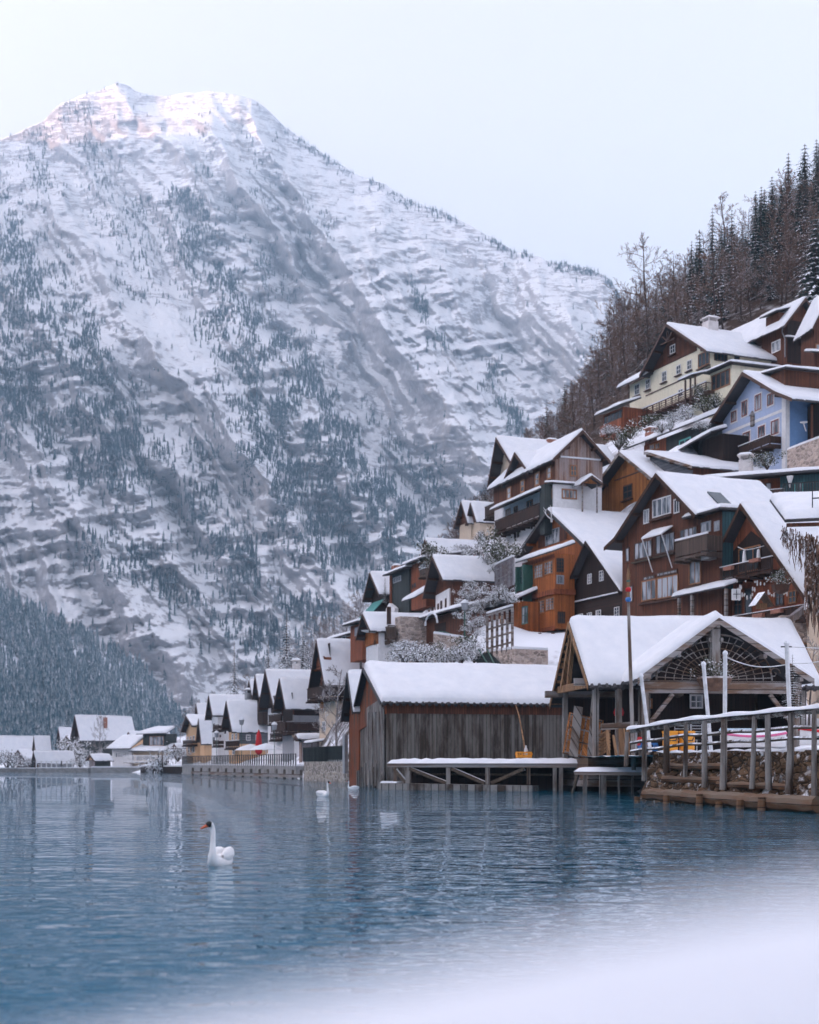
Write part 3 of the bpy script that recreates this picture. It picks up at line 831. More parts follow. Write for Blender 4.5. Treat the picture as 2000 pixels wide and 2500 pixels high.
def chim_px(h, px, py_b, py_t, w_, dc, mat='chimw', cap=True):
    """chimney standing at photo zoom px on a vertical plane dc metres behind the front"""
    x0, y0, k = h.z; pxx = x0+px*k
    n_ = h.b; r = Vector(((pxx-1000)/F, 1, 0)); p0 = h.O+h.b*dc
    t_ = (p0-Vector((0, 0, 0))).xy.dot(n_.xy)/r.xy.dot(n_.xy); q = r*t_-Vector((h.O.x, h.O.y, 0))
    a = q.dot(h.u); d = t_
    zt = EYE+(HOR-(y0+py_t*k))/F*d-h.O.z; zb = EYE+(HOR-(y0+py_b*k))/F*d-h.O.z
    return chimney(h, a, dc, w_, zb-1.2, zt, mat, cap)
def pipe(h, pts, r=.06, mat='zinc', name='downpipe'):
    mb = h.mb(); mb.tube(pts, r, 6); return mb.build(name, M[mat], h.root)
# ------------------------------------------------------------------ boathouse on the water
h = Block('boathouse', 'long weathered boathouse standing in the lake with a red brown gable and grey side wall', 'F', 345, 512, 88, 15, 985, 432, 480, 228, 13.4, 'boathouse', apx=405, ground=False)
walls(h, 'barn')
zs = h.plane('F', 450, 500, zoom=True)[1]
mb = h.mb(); mb.prism([(-.05, zs-1.1), (h.W+.05, zs-.2), (h.W+.05, h.ze), (h.xa, h.zr-.04), (-.05, h.zl)], -.07, .03); mb.build('gable_cladding', M['barnred'], h.root)
mb = h.mb(); h.fbox(mb, 'R', .02, h.L, h.ze-.75, h.ze+.05, .01, .07); mb.build('frieze_board', M['brown'], h.root)
a0 = h.plane('F', 400, 0, zoom=True)[0]
mb = h.mb(); mb.prism([(a0, .05), (h.W-.05, .05), (h.W-.05, zs+.1), (h.W-1.0, zs+.75), (a0+.2, zs+.35)], -.2, -.11)
for k in range(1, 5): mb.box(a0+(h.W-a0)*k/5-.06, a0+(h.W-a0)*k/5+.06, -.25, -.2, .1, zs)
mb.build('boat_door', M['barn2'], h.root)
mb = h.mb()
for k in range(7): mb.box(.05+k*(h.W-.2)/6, .25+k*(h.W-.2)/6, -.3, -.12, -1.5, 1.0+(k % 3)*.25)
for k in range(12): h.fbox(mb, 'R', .3+k*1.15, .5+k*1.15, -1.5, .9, 0.02, .2)
mb.build('pile', M['barn2'], h.root)
gable_roof(h, of=.45, ob=.2, oe=.35, th=.12, snow=.42, tiles=True, board='rooftrim', soffit='brown', seed=4)
mb = h.mb(); mb.bar((h.xa, -.6, h.zr+.05), (h.xa, -.6, h.zr+.55), .13); mb.box(h.xa-.2, h.xa+.2, -.65, -.55, h.zr+.32, h.zr+.45); mb.build('finial', M['rooftrim'], h.root)
h2 = Block('boathouse', 'narrow dark boathouse tucked behind the left gable of the long one', 'F', 272, 335, 95, 15, 985, 470, 520, 262, 4.2, 'boathouse', apx=305, ground=False)
walls(h2, 'barnred'); gable_roof(h2, of=.5, ob=.1, oe=.3, th=.12, snow=.25, board='rooftrim', soffit='dark', seed=9)
mb = h2.mb(); h2.fbox(mb, 'F', -.6, .1, .9, 3.6, .1, .35); mb.build('meter_box', M['zinc'], h2.root)

# ------------------------------------------------------------------ pavilion
h = Block('pavilion', 'open timber pavilion by the water with a deep snow roof and fan lattice gable', 'E', 185, 372, 76, 8, 985, 502, 580, 196, 12.3, 'pavilion', ground=False)
pav = h
gable_roof(h, of=.55, ob=.6, oe=.75, oel=1.0, th=.22, snow=.42, board='tanbeam', soffit='tanbeam', seed=12, tiles=True)
mb = h.mb()
for a, c in ((.1, .1), (h.W-.1, .1), (h.W-.1, 2.6), (.1, 4), (.1, 8), (h.W-.1, h.L-.3), (.1, h.L-.2)): mb.box(a-.14, a+.14, c-.14, c+.14, -.6, h.ze)
pst = mb
post_x = [.1, 2.4]
for (a, c) in ((.1, .1), (h.W-.1, .1), (h.W-.1, 1.4), (h.W-.1, 2.7), (.1, 4.2), (.1, 8.2), (h.W-.1, h.L-.3), (.1, h.L-.3)):
    mb = h.mb(); mb.box(a-.15, a+.15, c-.15, c+.15, -.8, (h.ze if a > 1 else h.zl)-.0); mb.build('post', M['postw'], h.root)
mb = h.mb(); mb.box(h.W-.25, h.W+.05, -1.1, h.L, h.ze-.45, h.ze-.05); mb.build('eaves_beam', M['beam'], h.root)
mb = h.mb(); mb.box(-.1, .2, -1.1, h.L, h.zl-.45, h.zl-.05); mb.build('eaves_beam', M['beam'], h.root)
mb = h.mb(); mb.box(-.8, h.W+.6, -.4, -.2, h.ze-.55, h.ze-.15)
mb.bar((h.xa-.2, -.3, h.zr-.3), (h.xa-2.4, -.3, h.ze-.3), .28); mb.bar((h.xa+.2, -.3, h.zr-.3), (h.xa-1.0, -.3, h.ze-.3), .22)
mb.build('gable_truss', M['tanbeam'], h.root)
mb = h.mb()                                       # rafters seen under the overhang
for k in range(9):
    c = -1.2+.16*k
    for f in (.0,): pass
for k in range(10):
    f = k/10; z0 = h.zl+(h.zr-h.zl)*f; mb.box(h.xa*f-.9*(1-f)-.06, h.xa*f-.9*(1-f)+.12, -.5, .1, z0-.22-.6*(1-f), z0-.06-.6*(1-f))
    z1 = h.ze+(h.zr-h.ze)*f; xx = h.W-(h.W-h.xa)*f; mb.box(xx-.06, xx+.1, -.5, .1, z1-.24, z1-.08)
mb.build('rafter', M['tanbeam'], h.root)
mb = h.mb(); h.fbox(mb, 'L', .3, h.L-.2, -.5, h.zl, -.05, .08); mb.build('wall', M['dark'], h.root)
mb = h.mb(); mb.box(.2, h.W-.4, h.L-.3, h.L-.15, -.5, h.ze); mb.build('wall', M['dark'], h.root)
mb = h.mb(); mb.box(-.3, h.W+.2, -.4, h.L+.2, -1.6, -.02); mb.build('floor', M['beam'], h.root)
# front gable
g = Block('pavilion', '', 'E', 668, 1600, 74.6, 98, 985, 507, 496, 182, 6.2, root=h.root, apx=1092, ground=False)
gable_roof(g, of=.75, ob=0, oe=.55, th=.2, snow=.4, board='beam', soffit='beam', seed=31, y1=4.6)
mb = g.mb(); mb.box(-.1, g.W+.1, -.2, .12, g.ze-.85, g.ze-.2); mb.build('tie_beam', M['beam'], h.root)
mb = g.mb(); mb.box(g.xa-.28, g.xa+.28, -.28, .05, g.ze-.2, g.zr-.25); mb.box(g.xa-.4, g.xa+.4, -.33, .08, g.zr-.95, g.zr-.75); mb.build('king_post', M['postw'], h.root)
mb = g.mb(); cz = g.ze-.15                          # fan shaped lattice: two quarter wheels of bars
rad = min(g.xa, g.W-g.xa)*.66
for rr_ in (.28, .42, .56, .70, .85, 1.0):
    pts = [(g.xa+rad*1.25*rr_*math.cos(a), -.1, cz+rad*.95*rr_*math.sin(a)) for a in np.linspace(0, math.pi, 33)]
    mb.tube(pts, .028 if rr_ < 1 else .05, 4)
for a in np.linspace(0.06, math.pi-.06, 23):
    mb.tube([(g.xa+rad*1.25*.2*math.cos(a), -.1, cz+rad*.95*.2*math.sin(a)), (g.xa+rad*1.25*math.cos(a), -.1, cz+rad*.95*math.sin(a))], .024, 4)
for sg in (-1, 1):                                   # scrolls in the corners
    for (q, r0) in ((1.16, .34), (1.42, .22)):
        cx = g.xa+sg*rad*q*1.12; cz_ = cz+r0+.05
        pts = [(cx+sg*r0*(1-t/14)*math.cos(t*.62), -.1, cz_+r0*(1-t/14)*math.sin(t*.62)) for t in range(13)]
        mb.tube(pts, .035, 4)
mb.build('fan_lattice', M['beam'], h.root)
mb = g.mb(); mb.prism([(.4, g.ze-.2), (g.W-.4, g.ze-.2), (g.xa, g.zr-.35)], .35, .42); mb.build('gable_panel', M['dark'], h.root)
for a in (.15, g.W-.15):
    mb = g.mb(); mb.box(a-.17, a+.17, -.15, .15, -.8, g.ze-.85); mb.build('post', M['postw'], h.root)
mb = g.mb(); mb.bar((.2, 0, g.ze-2.6), (1.6, 0, g.ze-.9), .2); mb.bar((g.W-.2, 0, g.ze-2.6), (g.W-1.6, 0, g.ze-.9), .2); mb.build('brace', M['beam'], h.root)
bwz = h.mb(); 
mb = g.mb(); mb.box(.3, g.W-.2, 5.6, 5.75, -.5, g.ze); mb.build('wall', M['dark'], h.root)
gb_ = Block('pavilion', '', 'E', 668, 1600, 80.0, 98, 985, 505, 492, 150, 1, root=h.root, ground=False)
wpx(gb_, 'F', 945, 1025, 605, 690, 2, 2, frame='whitetrim', pane='curtain')
wpx(gb_, 'F', 685, 720, 630, 690, 1, 1, frame='woodtrim', pane='curtain')

# ------------------------------------------------------------------ blue house
h = Block('blue_house', 'pale blue chalet with white bands and red framed windows high on the slope', 'A', 1045, 1492, 125, 19, 1429, 905, 1100, 768, 13, apx=1262)
walls(h, 'blue'); blue = h
mb = h.mb(); h.fbox(mb, 'R', 0.03, h.L, 0, h.ze, .005, .05); mb.build('side_wall', M['blue_shaded'], h.root)  # shade of the side wall painted as a darker blue
gable_roof(h, of=1.15, oe=.4, oel=.8, kinkR=(2.6, -1.25), th=.2, snow=.24, board='browntrim', seed=3)
for q in ((1110, 1148, 1018, 1092), (1184, 1224, 945, 1052), (1276, 1320, 900, 1012), (1364, 1406, 895, 976), (1108, 1150, 1205, 1280), (1192, 1242, 1165, 1245), (1300, 1347, 1120, 1200), (1390, 1444, 1080, 1180)):
    wpx(h, 'F', *q, 2, 1, frame='redtrim', pane='curtain', case='whitetrim', t=.1)
zb_ = h.plane('F', 1270, 1093, zoom=True)[1]
mb = h.mb(); h.fbox(mb, 'F', .0, h.W, zb_-.14, zb_+.14, .005, .03); mb.build('white_band', M['whitetrim'], h.root)
mb = h.mb(); h.fbox(mb, 'F', h.W-.6, h.W+.02, 0, h.ze+.2, .006, .04); h.fbox(mb, 'R', -.0, .35, 0, h.ze+.1, .052, .07); mb.build('corner_quoin', M['whitetrim'], h.root)
bpx(h, 'F', 1028, 1378, 1312, 1250, dep=1.2, mat='balc', style='board')
a_, z_ = h.plane('F', 1262, 1075, zoom=True)
mb = h.mb(); h.fbox(mb, 'F', a_-.28, a_+.28, z_-.65, z_+.4, .02, .14); mb.tube([h.at('F', a_, z_+.35, .1), h.at('F', a_, z_+.8, .1)], [.3, .05], 8); mb.build('wall_shrine', M['beam'], h.root)
sl = (h.zr-h.ze)/(h.W-h.xa)                            # long shed dormer in dark boards
mb = h.mb(); x0_, x1_ = h.xa+.5, h.W*.86
mb.prism([(x0_, h.zr-.3), (x1_, h.ze), (x1_, h.zr-.25)], .9, h.L); dm = mb.build('dormer', M['brown'], h.root)
shed_roof(h, [(h.xa-.2, .5, h.zr+.12), (x1_+.7, .5, h.zr-.42), (x1_+.7, h.L+.4, h.zr-.42), (h.xa-.2, h.L+.4, h.zr+.12)], 'dormer_roof', .14, .26, seed=8)
mb = h.mb(); mb.box(h.W+.1, h.W+2.0, 2.2, h.L, -.5, h.ze-.9); mb.build('porch_wall', M['dark'], h.root)
mb = h.mb()
for c in (1.2, 4.5, 8): mb.box(h.W+2.0, h.W+2.15, c, c+.15, -.5, h.ze-1.2)
mb.build('porch_post', M['brown'], h.root)
mb = h.mb(); a_ = h.W+1.6; mb.tube([(a_, 1, 3.2), (a_+.8, .2, 3.6)], .05, 5); mb.lathe([(0.02, 0), (.32, .1), (.36, .14)], 10, (a_+.8, .2, 3.6)); mb.build('satellite_dish', M['whitetrim'], h.root)

# ------------------------------------------------------------------ cream house
h = Block('cream_house', 'cream plastered house with dark wooden gable, terrace and glazed porch below the woods', 'A', 560, 965, 148, 23, 900, 590, 735, 428, 9, apx=722)
cream = h; walls(h, 'cream')
sp = h.plane('F', 720, 662, zoom=True)[1]; a2 = h.plane('F', 868, 0, zoom=True)[0]
fr = lambda x_: h.zr-(x_-h.xa)*(h.zr-h.ze)/(h.W-h.xa)
mb = h.mb(); mb.prism([(-.05, sp), (a2, sp), (a2, fr(a2)), (h.xa, h.zr-.03), (-.05, max(h.zl, sp+.1))], -.07, .03); mb.build('gable_cladding', M['brown'], h.root)
gable_roof(h, of=1.3, oe=1.0, oel=.8, th=.2, snow=.25, seed=17)
mb = h.mb(); zt = h.zr-1.3                              # carved truss in the gable
for dx in (-1, 0, 1): mb.bar((h.xa, -1.15, zt-.4), (h.xa+dx*.9, -1.15, zt+.35+.4*(dx == 0)), .14)
mb.box(h.xa-1.3, h.xa+1.3, -1.2, -1.08, zt-.5, zt-.36); mb.build('gable_truss', M['browntrim'], h.root)
wpx(h, 'F', 684, 720, 553, 612, 2, 2, frame='whitetrim', pane='glass', o=.07, sill='browntrim')
for q in ((800, 832, 658, 726), (724, 756, 693, 757), (624, 656, 738, 808)): wpx(h, 'F', *q, 2, 2, frame='whitetrim', pane='glass', sill='browntrim')
wpx(h, 'F', 738, 772, 862, 915, 2, 2, frame='whitetrim', pane='glass'); wpx(h, 'F', 878, 958, 602, 700, 3, 1, frame='woodtrim', pane='glass', sill='browntrim')
wpx(h, 'R', 988, 1080, 598, 668, 4, 1, frame='browntrim', pane='glass'); wpx(h, 'R', 1128, 1166, 622, 655, 1, 1, frame='browntrim')
aw = h.plane('F', 395, 0, zoom=True)[0]; zw = h.plane('F', 470, 800, zoom=True)[1]
mb = h.mb(); mb.box(aw, -.01, .02, 5.5, -3.5, zw); mb.build('wing_wall', M['cream'], h.root)
shed_roof(h, [(aw-1.3, -1.0, zw-.25), (-.1, -1.0, zw-.25), (-.1, 3.6, zw+2.6), (aw-1.3, 3.6, zw+2.6)], 'wing_roof', .16, .3, seed=21)
for q in ((510, 541, 793, 862), (432, 466, 828, 902)): wpx(h, 'F', *q, 2, 2, frame='whitetrim', pane='glass', sill='browntrim')
CONTROL.append(tuple((h.O+h.u*aw).xy)+(h.zb-2.2,))
mb = h.mb(); zd = h.plane('F', 700, 815, zoom=True)[1]; h.fbox(mb, 'F', -1.5, h.W, zd-.22, zd-.1, .005, .06); mb.build('string_course', M['browntrim'], h.root)
bpx(h, 'F', 425, 930, 972, 920, dep=1.8, mat='browntrim', style='rails', snow=.2)
mb = h.mb()
for a in (aw+3.0, 1.5): mb.box(a, a+.45, -1.7, -1.25, -6, -2.0)
mb.build('terrace_pillar', M['white'], h.root)
chim_px(h, 960, 450, 395, 1.3, 4.5, 'chimw')
pv_ = Block('cream_house', '', 'A', 962, 1112, 143.5, 23, 835, 690, 725, 690, 9.5, root=h.root)
mb = pv_.mb(); mb.box(0, pv_.W, 0, pv_.L, -2, pv_.ze-.0); mb.build('porch_wall', M['cream'], h.root)
window(pv_, 'F', .25, pv_.W-.25, pv_.ze-2.0, pv_.ze-.3, 4, 1, frame='woodtrim', pane='glass', t=.14)
shed_roof(pv_, [(-.4, -.7, pv_.ze), (pv_.W+.7, -.7, pv_.ze), (pv_.W+.7, pv_.L, pv_.ze+.1), (-.4, pv_.L, pv_.ze+.1)], 'porch_roof', .14, .26, seed=5)
an = Block('cream_house', '', 'A', 208, 350, 156, 23, 1140, 985, 1045, 985, 4, root=h.root)
mb = an.mb(); mb.box(0, an.W, 0, an.L, -.3, an.ze); mb.build('annex_wall', M['rust'], h.root)
window(an, 'F', .3, an.W-.2, an.ze*.52, an.ze-.25, 5, 1, frame='browntrim', pane='glass')
mb = an.mb(); an.fbox(mb, 'F', -.1, an.W+.1, 0, an.ze*.47, .03, .35); mb.build('annex_balcony', M['rust'], h.root)
shed_roof(an, [(-.8, -.7, an.ze), (an.W+.6, -.7, an.ze), (an.W+.6, 2.0, an.ze+1.0), (-.8, 2.0, an.ze+1.0)], 'annex_roof', .14, .28, seed=6)
gp = Block('cream_house', '', 'A', 770, 850, 146.3, 23, 905, 765, 800, 765, 1.6, root=h.root, ground=False)
mb = gp.mb(); 
for a in (.1, gp.W*.5, gp.W-.2): mb.box(a, a+.14, .1, .25, -.6, gp.ze)
mb.build('pergola_post', M['browntrim'], h.root)
shed_roof(gp, [(-.3, -.5, gp.ze-.1), (gp.W+.2, -.5, gp.ze-.1), (gp.W+.2, 1.6, gp.ze+.5), (-.3, 1.6, gp.ze+.5)], 'pergola_roof', .12, .22, seed=2)

# ------------------------------------------------------------------ brown house at the top right
h = Block('brown_house', 'dark brown board house with pale windows, highest of the houses below the woods', 'A', 1500, 1692, 150, 113, 700, 405, 375, 250, 12.5)
walls(h, 'brown'); gable_roof(h, of=.8, oe=.6, oel=1.0, th=.18, snow=.24, seed=23)
mb = h.mb(); h.fbox(mb, 'F', 0, h.W, 0, h.ze, .01, .06); mb.build('weather_cladding', M['dark'], h.root)
for q in ((1120, 1156, 520, 556), (1230, 1266, 478, 526), (1384, 1436, 385, 447), (1394, 1456, 523, 602), (1272, 1320, 573, 642)): wpx(h, 'L', *q, 2, 1, frame='whitetrim', pane='curtain')
pipe(h, [(-.3, .3, h.zl-.1), (-.25, .5, h.zl-1.2), (-.12, .2, h.zl-2), (-.12, .2, .6)])
shed_roof(h, [(-.3, -.9, h.ze-2.2), (h.W+.5, -.9, h.ze-2.2), (h.W+.5, 0, h.ze-1.9), (-.3, 0, h.ze-1.9)], 'pent_roof', .12, .2, seed=4)
dz_ = h.plane('L', 1410, 330, zoom=True)
mb = h.mb(); mb.box(-.25, 2.0, dz_[0]-1.1, dz_[0]+1.1, h.zl-.3, h.zl+1.1); mb.build('dormer', M['brown'], h.root)
shed_roof(h, [(-.9, dz_[0]-1.4, h.zl+1.0), (-.9, dz_[0]+1.4, h.zl+1.0), (2.4, dz_[0]+1.4, h.zl+2.0), (2.4, dz_[0]-1.4, h.zl+2.0)], 'dormer_roof', .14, .25, seed=7)
h = Block('brown_house', 'brown board house cut off by the right edge of the picture, beside the highest one', 'A', 1690, 1880, 142, 100, 690, 400, 385, 190, 3)
walls(h, 'brown'); gable_roof(h, of=.9, oe=.6, oel=.6, th=.18, snow=.25, seed=29)
wpx(h, 'F', 1700, 1740, 545, 600, 1, 1, frame='woodtrim', pane='curtain')
shed_roof(h, [(-1.0, -1.6, h.ze-3.6), (h.W, -1.6, h.ze-3.6), (h.W, .2, h.ze-3.1), (-1.0, .2, h.ze-3.1)], 'porch_roof', .14, .26, seed=9)

# ------------------------------------------------------------------ sheds between cream and golden house
h = Block('green_shed', 'low green grey shed house with red end and snowy roof above the golden gable', 'A', 500, 880, 134, 23, 1305, 1112, 1200, 1112, 6)
mb = h.mb(); mb.box(0, h.W, 0, h.L, -1.5, h.ze); mb.build('wall', M['greenw'], h.root)
a_ = h.plane('F', 652, 0, zoom=True)[0]
mb = h.mb(); mb.box(-.02, a_, -.06, .03, -1.0, h.ze-.02); mb.build('red_cladding', M['rust'], h.root)
wpx(h, 'F', 745, 826, 1210, 1272, 2, 1, frame='tealtrim', pane='glass', t=.14)
wpx(h, 'F', 540, 575, 1250, 1290, 2, 1, frame='woodtrim', pane='curtain', o=.06); wpx(h, 'F', 580, 612, 1240, 1285, 2, 1, frame='woodtrim', pane='curtain', o=.06)
shed_roof(h, [(-3.5, -1.0, h.ze-.1), (h.W+.3, -1.0, h.ze-.1), (h.W+.1, 3, h.ze+1.6), (-3.5, 3, h.ze+1.6)], 'roof', .18, .36, seed=15)
chim_px(h, 545, 1205, 1170, .9, 1.2, 'brick', True)
h = Block('dark_shed', 'dark lean-to shed with snow roof left of the blue house', 'A', 905, 1052, 129.5, 23, 1312, 1165, 1210, 1165, 5)
mb = h.mb(); mb.box(0, h.W, 0, h.L, -1.5, h.ze-.1); mb.build('wall', M['dark'], h.root)
shed_roof(h, [(-4.2, -1.5, h.ze-1.1), (h.W+.2, -1.5, h.ze-.2), (h.W-.6, .9, h.ze+.6), (-4.2, .9, h.ze+.1)], 'roof', .16, .32, seed=19)

# ------------------------------------------------------------------ golden house
h = Block('golden_house', 'golden brown board house with one small window behind the dark brown chalet', 'B', 1130, 1745, 127.5, 22, 975, 640, 905, 425, 11, apx=1478)
walls(h, 'golden'); gable_roof(h, of=1.05, oe=.5, oel=.5, th=.18, snow=.25, board='beam', seed=33)
wpx(h, 'F', 1428, 1512, 703, 832, 2, 2, frame='browntrim', pane='glass', sill='browntrim', t=.12)
zl_ = h.plane('F', 1500, 610, zoom=True)[1]
mb = h.mb(); h.fbox(mb, 'F', h.xa-2.6, h.xa+2.9, zl_-.05, zl_+.06, .01, .06); mb.build('string_course', M['browntrim'], h.root)
s2 = Block('golden_house', '', 'C', 300, 662, 124, 22, 380, 312, 205, 205, 9, root=h.root, apx=318, ground=False)
walls(s2, 'shingle'); gable_roof(s2, of=.5, oe=.6, oel=.2, th=.14, snow=.24, board='beam', seed=35)
mb = s2.mb(); s2.fbox(mb, 'R', 0, s2.L, -1, s2.ze, .005, .05); mb.build('side_cladding', M['brown'], h.root)

# ------------------------------------------------------------------ orange house with bay
h = Block('orange_house', 'bright orange board house with lattice windowed bay and antlers under its gable', 'D', 290, 1050, 121, 21, 1500, 565, 800, 222, 12, apx=692)
walls(h, 'orange'); gable_roof(h, of=1.0, oe=.45, oel=.6, th=.2, snow=.24, board='rooftrim', soffit='orange', seed=37); orange = h
wpx(h, 'F', 572, 722, 398, 552, 4, 3, frame='greyp', pane='curtain', shutters='brown', t=.07)
b = Block('orange_house', '', 'D', 335, 668, 119.2, 21, 1440, 655, 738, 655, 1.9, root=h.root, ground=False)
mb = b.mb(); mb.box(0, b.W, 0, b.L, 0, b.ze); mb.build('bay', M['orange'], h.root)
mb = b.mb(); zc = b.plane('F', 500, 1080, zoom=True)[1]
b.fbox(mb, 'F', -.1, b.W+.1, zc-.35, zc+.1, .01, .16); b.fbox(mb, 'F', -.12, b.W+.12, -.15, .2, .01, .14); b.fbox(mb, 'F', -.05, b.W+.05, b.ze-.35, b.ze, .01, .1)
b.fbox(mb, 'R', 0, b.L, zc-.35, zc+.1, .01, .16); mb.build('bay_moulding', M['rust'], h.root)
shed_roof(b, [(-.4, -.6, b.ze+.02), (b.W+.5, -.6, b.ze+.02), (b.W+.1, b.L, b.ze+.95), (0, b.L, b.ze+.95)], 'bay_roof', .14, .26, seed=11)
for q, fr_, nx_, nz_ in (((378, 440, 835, 992), 'greentrim', 2, 2), ((455, 546, 768, 912), 'woodtrim', 4, 4), ((560, 652, 733, 872), 'woodtrim', 4, 4),
                         ((470, 562, 1148, 1284), 'woodtrim', 4, 4), ((576, 662, 1118, 1252), 'woodtrim', 4, 4), ((425, 456, 1190, 1368), 'greentrim', 1, 2)):
    wpx(b, 'F', *q, nx_, nz_, frame=fr_, pane='curtain', t=.08)
wpx(b, 'R', 682, 762, 700, 850, 3, 4, frame='browntrim', pane='glass', t=.08); wpx(b, 'R', 682, 762, 880, 975, 5, 1, frame='greyp', pane='glass')
wpx(b, 'R', 695, 775, 1265, 1390, 4, 2, frame='browntrim', pane='glass', t=.08)
lo = Block('orange_house', '', 'D', 285, 335, 121.6, 21, 1490, 1160, 1180, 1160, 2.5, root=h.root, ground=False)
mb = lo.mb(); mb.box(0, lo.W+.3, -.6, lo.L, -.2, lo.ze); mb.build('lower_bay', M['orange'], h.root)
a_ = lo.plane('F', 325, 1215, zoom=True, off=.6); a2 = lo.plane('F', 386, 1390, zoom=True, off=.6)
window(lo, 'F', a_[0], a2[0], a2[1], a_[1], 2, 2, frame='greentrim', pane='curtain', o=.6)
po = Block('orange_house', '', 'D', 252, 334, 122.8, 21, 1150, 770, 800, 770, .9, root=h.root, ground=False)
mb = po.mb(); mb.box(0, po.W, 0.3, po.L, 0, po.ze); mb.box(-.05, .2, 0, .3, 0, po.ze); mb.box(po.W-.2, po.W+.05, 0, .3, 0, po.ze); mb.box(-.1, po.W+.1, -.05, .3, -.3, .05); mb.build('side_porch', M['tealtrim' if 0 else 'greentrim'], h.root)
window(po, 'F', .4, po.W-.4, po.ze*.5, po.ze*.92, 3, 2, frame='greentrim', pane='glass', o=-.3)
mb = po.mb(); po.fbox(mb, 'F', .2, po.W-.2, .1, po.ze*.3, -.1, 0); mb.build('porch_railing', M['balc'], h.root)
az, zz = h.plane('F', 640, 300, zoom=True, off=1.0)      # antlers
mb = h.mb(); mb.box(az-.1, az+.1, -1.12, -1.0, zz-.2, zz+.15)
for sg in (-1, 1):
    pts = [(az+sg*(.05+.55*math.sin(t*.32)), -1.12-.25*math.sin(t*.3), zz+.1+.95*(t/7)) for t in range(8)]
    mb.tube(pts, [.06-.005*t for t in range(8)], 5)
    for t in (2, 4, 6): mb.tube([pts[t], (pts[t][0]+sg*.1, pts[t][1]-.2, pts[t][2]+.3)], [.04, .012], 4)
mb.build('antlers', M['whitetrim'], h.root)
mb = h.mb()                                               # struts and posts under the overhanging bay
for x_ in (500, 640): 
    p, q = P(1200+x_*.23188, 1200+1500*.23188, 117.2), P(1200+(x_+210)*.23188, 1200+1760*.23188, 119)
    inv = root_inv(h.root); mb.bar(inv @ p, inv @ q, .28)
for x_ in (345, 410, 475):
    p, q = P(1200+x_*.23188, 1200+1480*.23188, 121.4), P(1200+x_*.23188, 1200+1800*.23188, 121.4); mb.bar(inv @ p, inv @ q, .5 if x_ != 345 else .75)
mb.build('strut', M['brown'], h.root)
mb = h.mb(); mb.box(-.2, h.W, .6, 6, -7, .2); mb.build('stone_base', M['rubble_pink'], h.root)

# ------------------------------------------------------------------ dark cottage
h = Block('dark_cottage', 'almost black timber cottage with steep gable wedged between the orange and the brown chalet', 'D', 815, 1418, 112.5, 22, 1400, 1060, 1140, 552, 7, apx=1066)
walls(h, 'darkh', 'dark', split=h.plane('F', 1100, 1118, zoom=True)[1])
gable_roof(h, of=.7, oe=.2, oel=.9, th=.16, snow=.25, board='dark', soffit='dark', seed=41)
zz = h.plane('F', 1100, 1118, zoom=True)[1]
mb = h.mb(); h.fbox(mb, 'F', .2, h.W-.1, zz-.02, zz+.08, .061, .2); mb.build('snowy_ledge', M['snow'], h.root)
for q in ((1022, 1066, 868, 972), (1146, 1192, 833, 942)): wpx(h, 'F', *q, 2, 3, frame='whitetrim', pane='curtain', o=.06, t=.05)
for q in ((918, 966, 1288, 1362), (1013, 1060, 1275, 1365), (1105, 1156, 1248, 1362), (1298, 1350, 1215, 1330)): wpx(h, 'F', *q, 2, 3, frame='whitetrim', pane='curtain', t=.05)

# ------------------------------------------------------------------ big dark chalet
h = Block('chalet', 'large dark red brown chalet with grey balcony and rows of wide windows above the pavilion', 'C', 68, 735, 101, 24, 1600, 725, 935, 395, 8.6, apx=420)
walls(h, 'brown'); chalet = h
gable_roof(h, of=.75, oe=.25, oel=.3, kinkL=(1.5, -.55), th=.18, snow=.23, board='soffit', seed=43)
wpx(h, 'F', 325, 482, 568, 722, 4, 1, frame='whitetrim', pane='curtain', sill='browntrim'); wpx(h, 'F', 250, 296, 668, 788, 2, 1, frame='whitetrim', pane='curtain'); wpx(h, 'F', 504, 552, 578, 700, 2, 1, frame='whitetrim', pane='glass')
wpx(h, 'F', 172, 322, 935, 1082, 4, 1, frame='browntrim', pane='curtain', sill='rail'); wpx(h, 'F', 352, 512, 870, 1035, 4, 1, frame='browntrim', pane='curtain', sill='rail')
wpx(h, 'F', 555, 702, 822, 930, 4, 1, frame='browntrim', pane='curtain'); wpx(h, 'F', 232, 356, 1262, 1436, 3, 1, frame='woodtrim', pane='curtain', sill='browntrim')
wpx(h, 'F', 362, 542, 1228, 1412, 4, 1, frame='woodtrim', pane='curtain', sill='browntrim'); wpx(h, 'F', 632, 732, 1098, 1298, 2, 1, frame='woodtrim', pane='curtain', sill='browntrim')
wpx(h, 'F', 98, 130, 990, 1112, 1, 1, frame='browntrim', pane='curtain')
wpx(h, 'F', 120, 160, 1310, 1450, 1, 1, frame='browntrim', pane='curtain')
for q in ((245, 345, 1225, 1262), (360, 535, 1185, 1222)): wpx(h, 'F', *q, 3, 1, frame='browntrim', pane='curtain')
a0, z0 = h.plane('F', 318, 835, zoom=True); a1, z1 = h.plane('F', 495, 800, zoom=True)
shed_roof(h, [(a0, -1.0, z1-.75), (a1, -1.0, z1-.75), (a1, 0, z1-.1), (a0, 0, z1-.1)], 'awning', .06, .12, roofm='whitetrim', seed=3)
mb = h.mb()
for a in (a0+.1, a1-.1): mb.tube([(a, -.95, z1-.75), (a, -.02, z1-3.2)], .05, 5)
mb.build('awning_arm', M['whitetrim'], h.root)
bpx(h, 'F', 512, 784, 1052, 905, dep=1.3, mat='balcg', style='board', snow=.25)
ax_ = h.plane('F', 905, 0, zoom=True)[0]; zx = h.plane('F', 800, 712, zoom=True)[1]
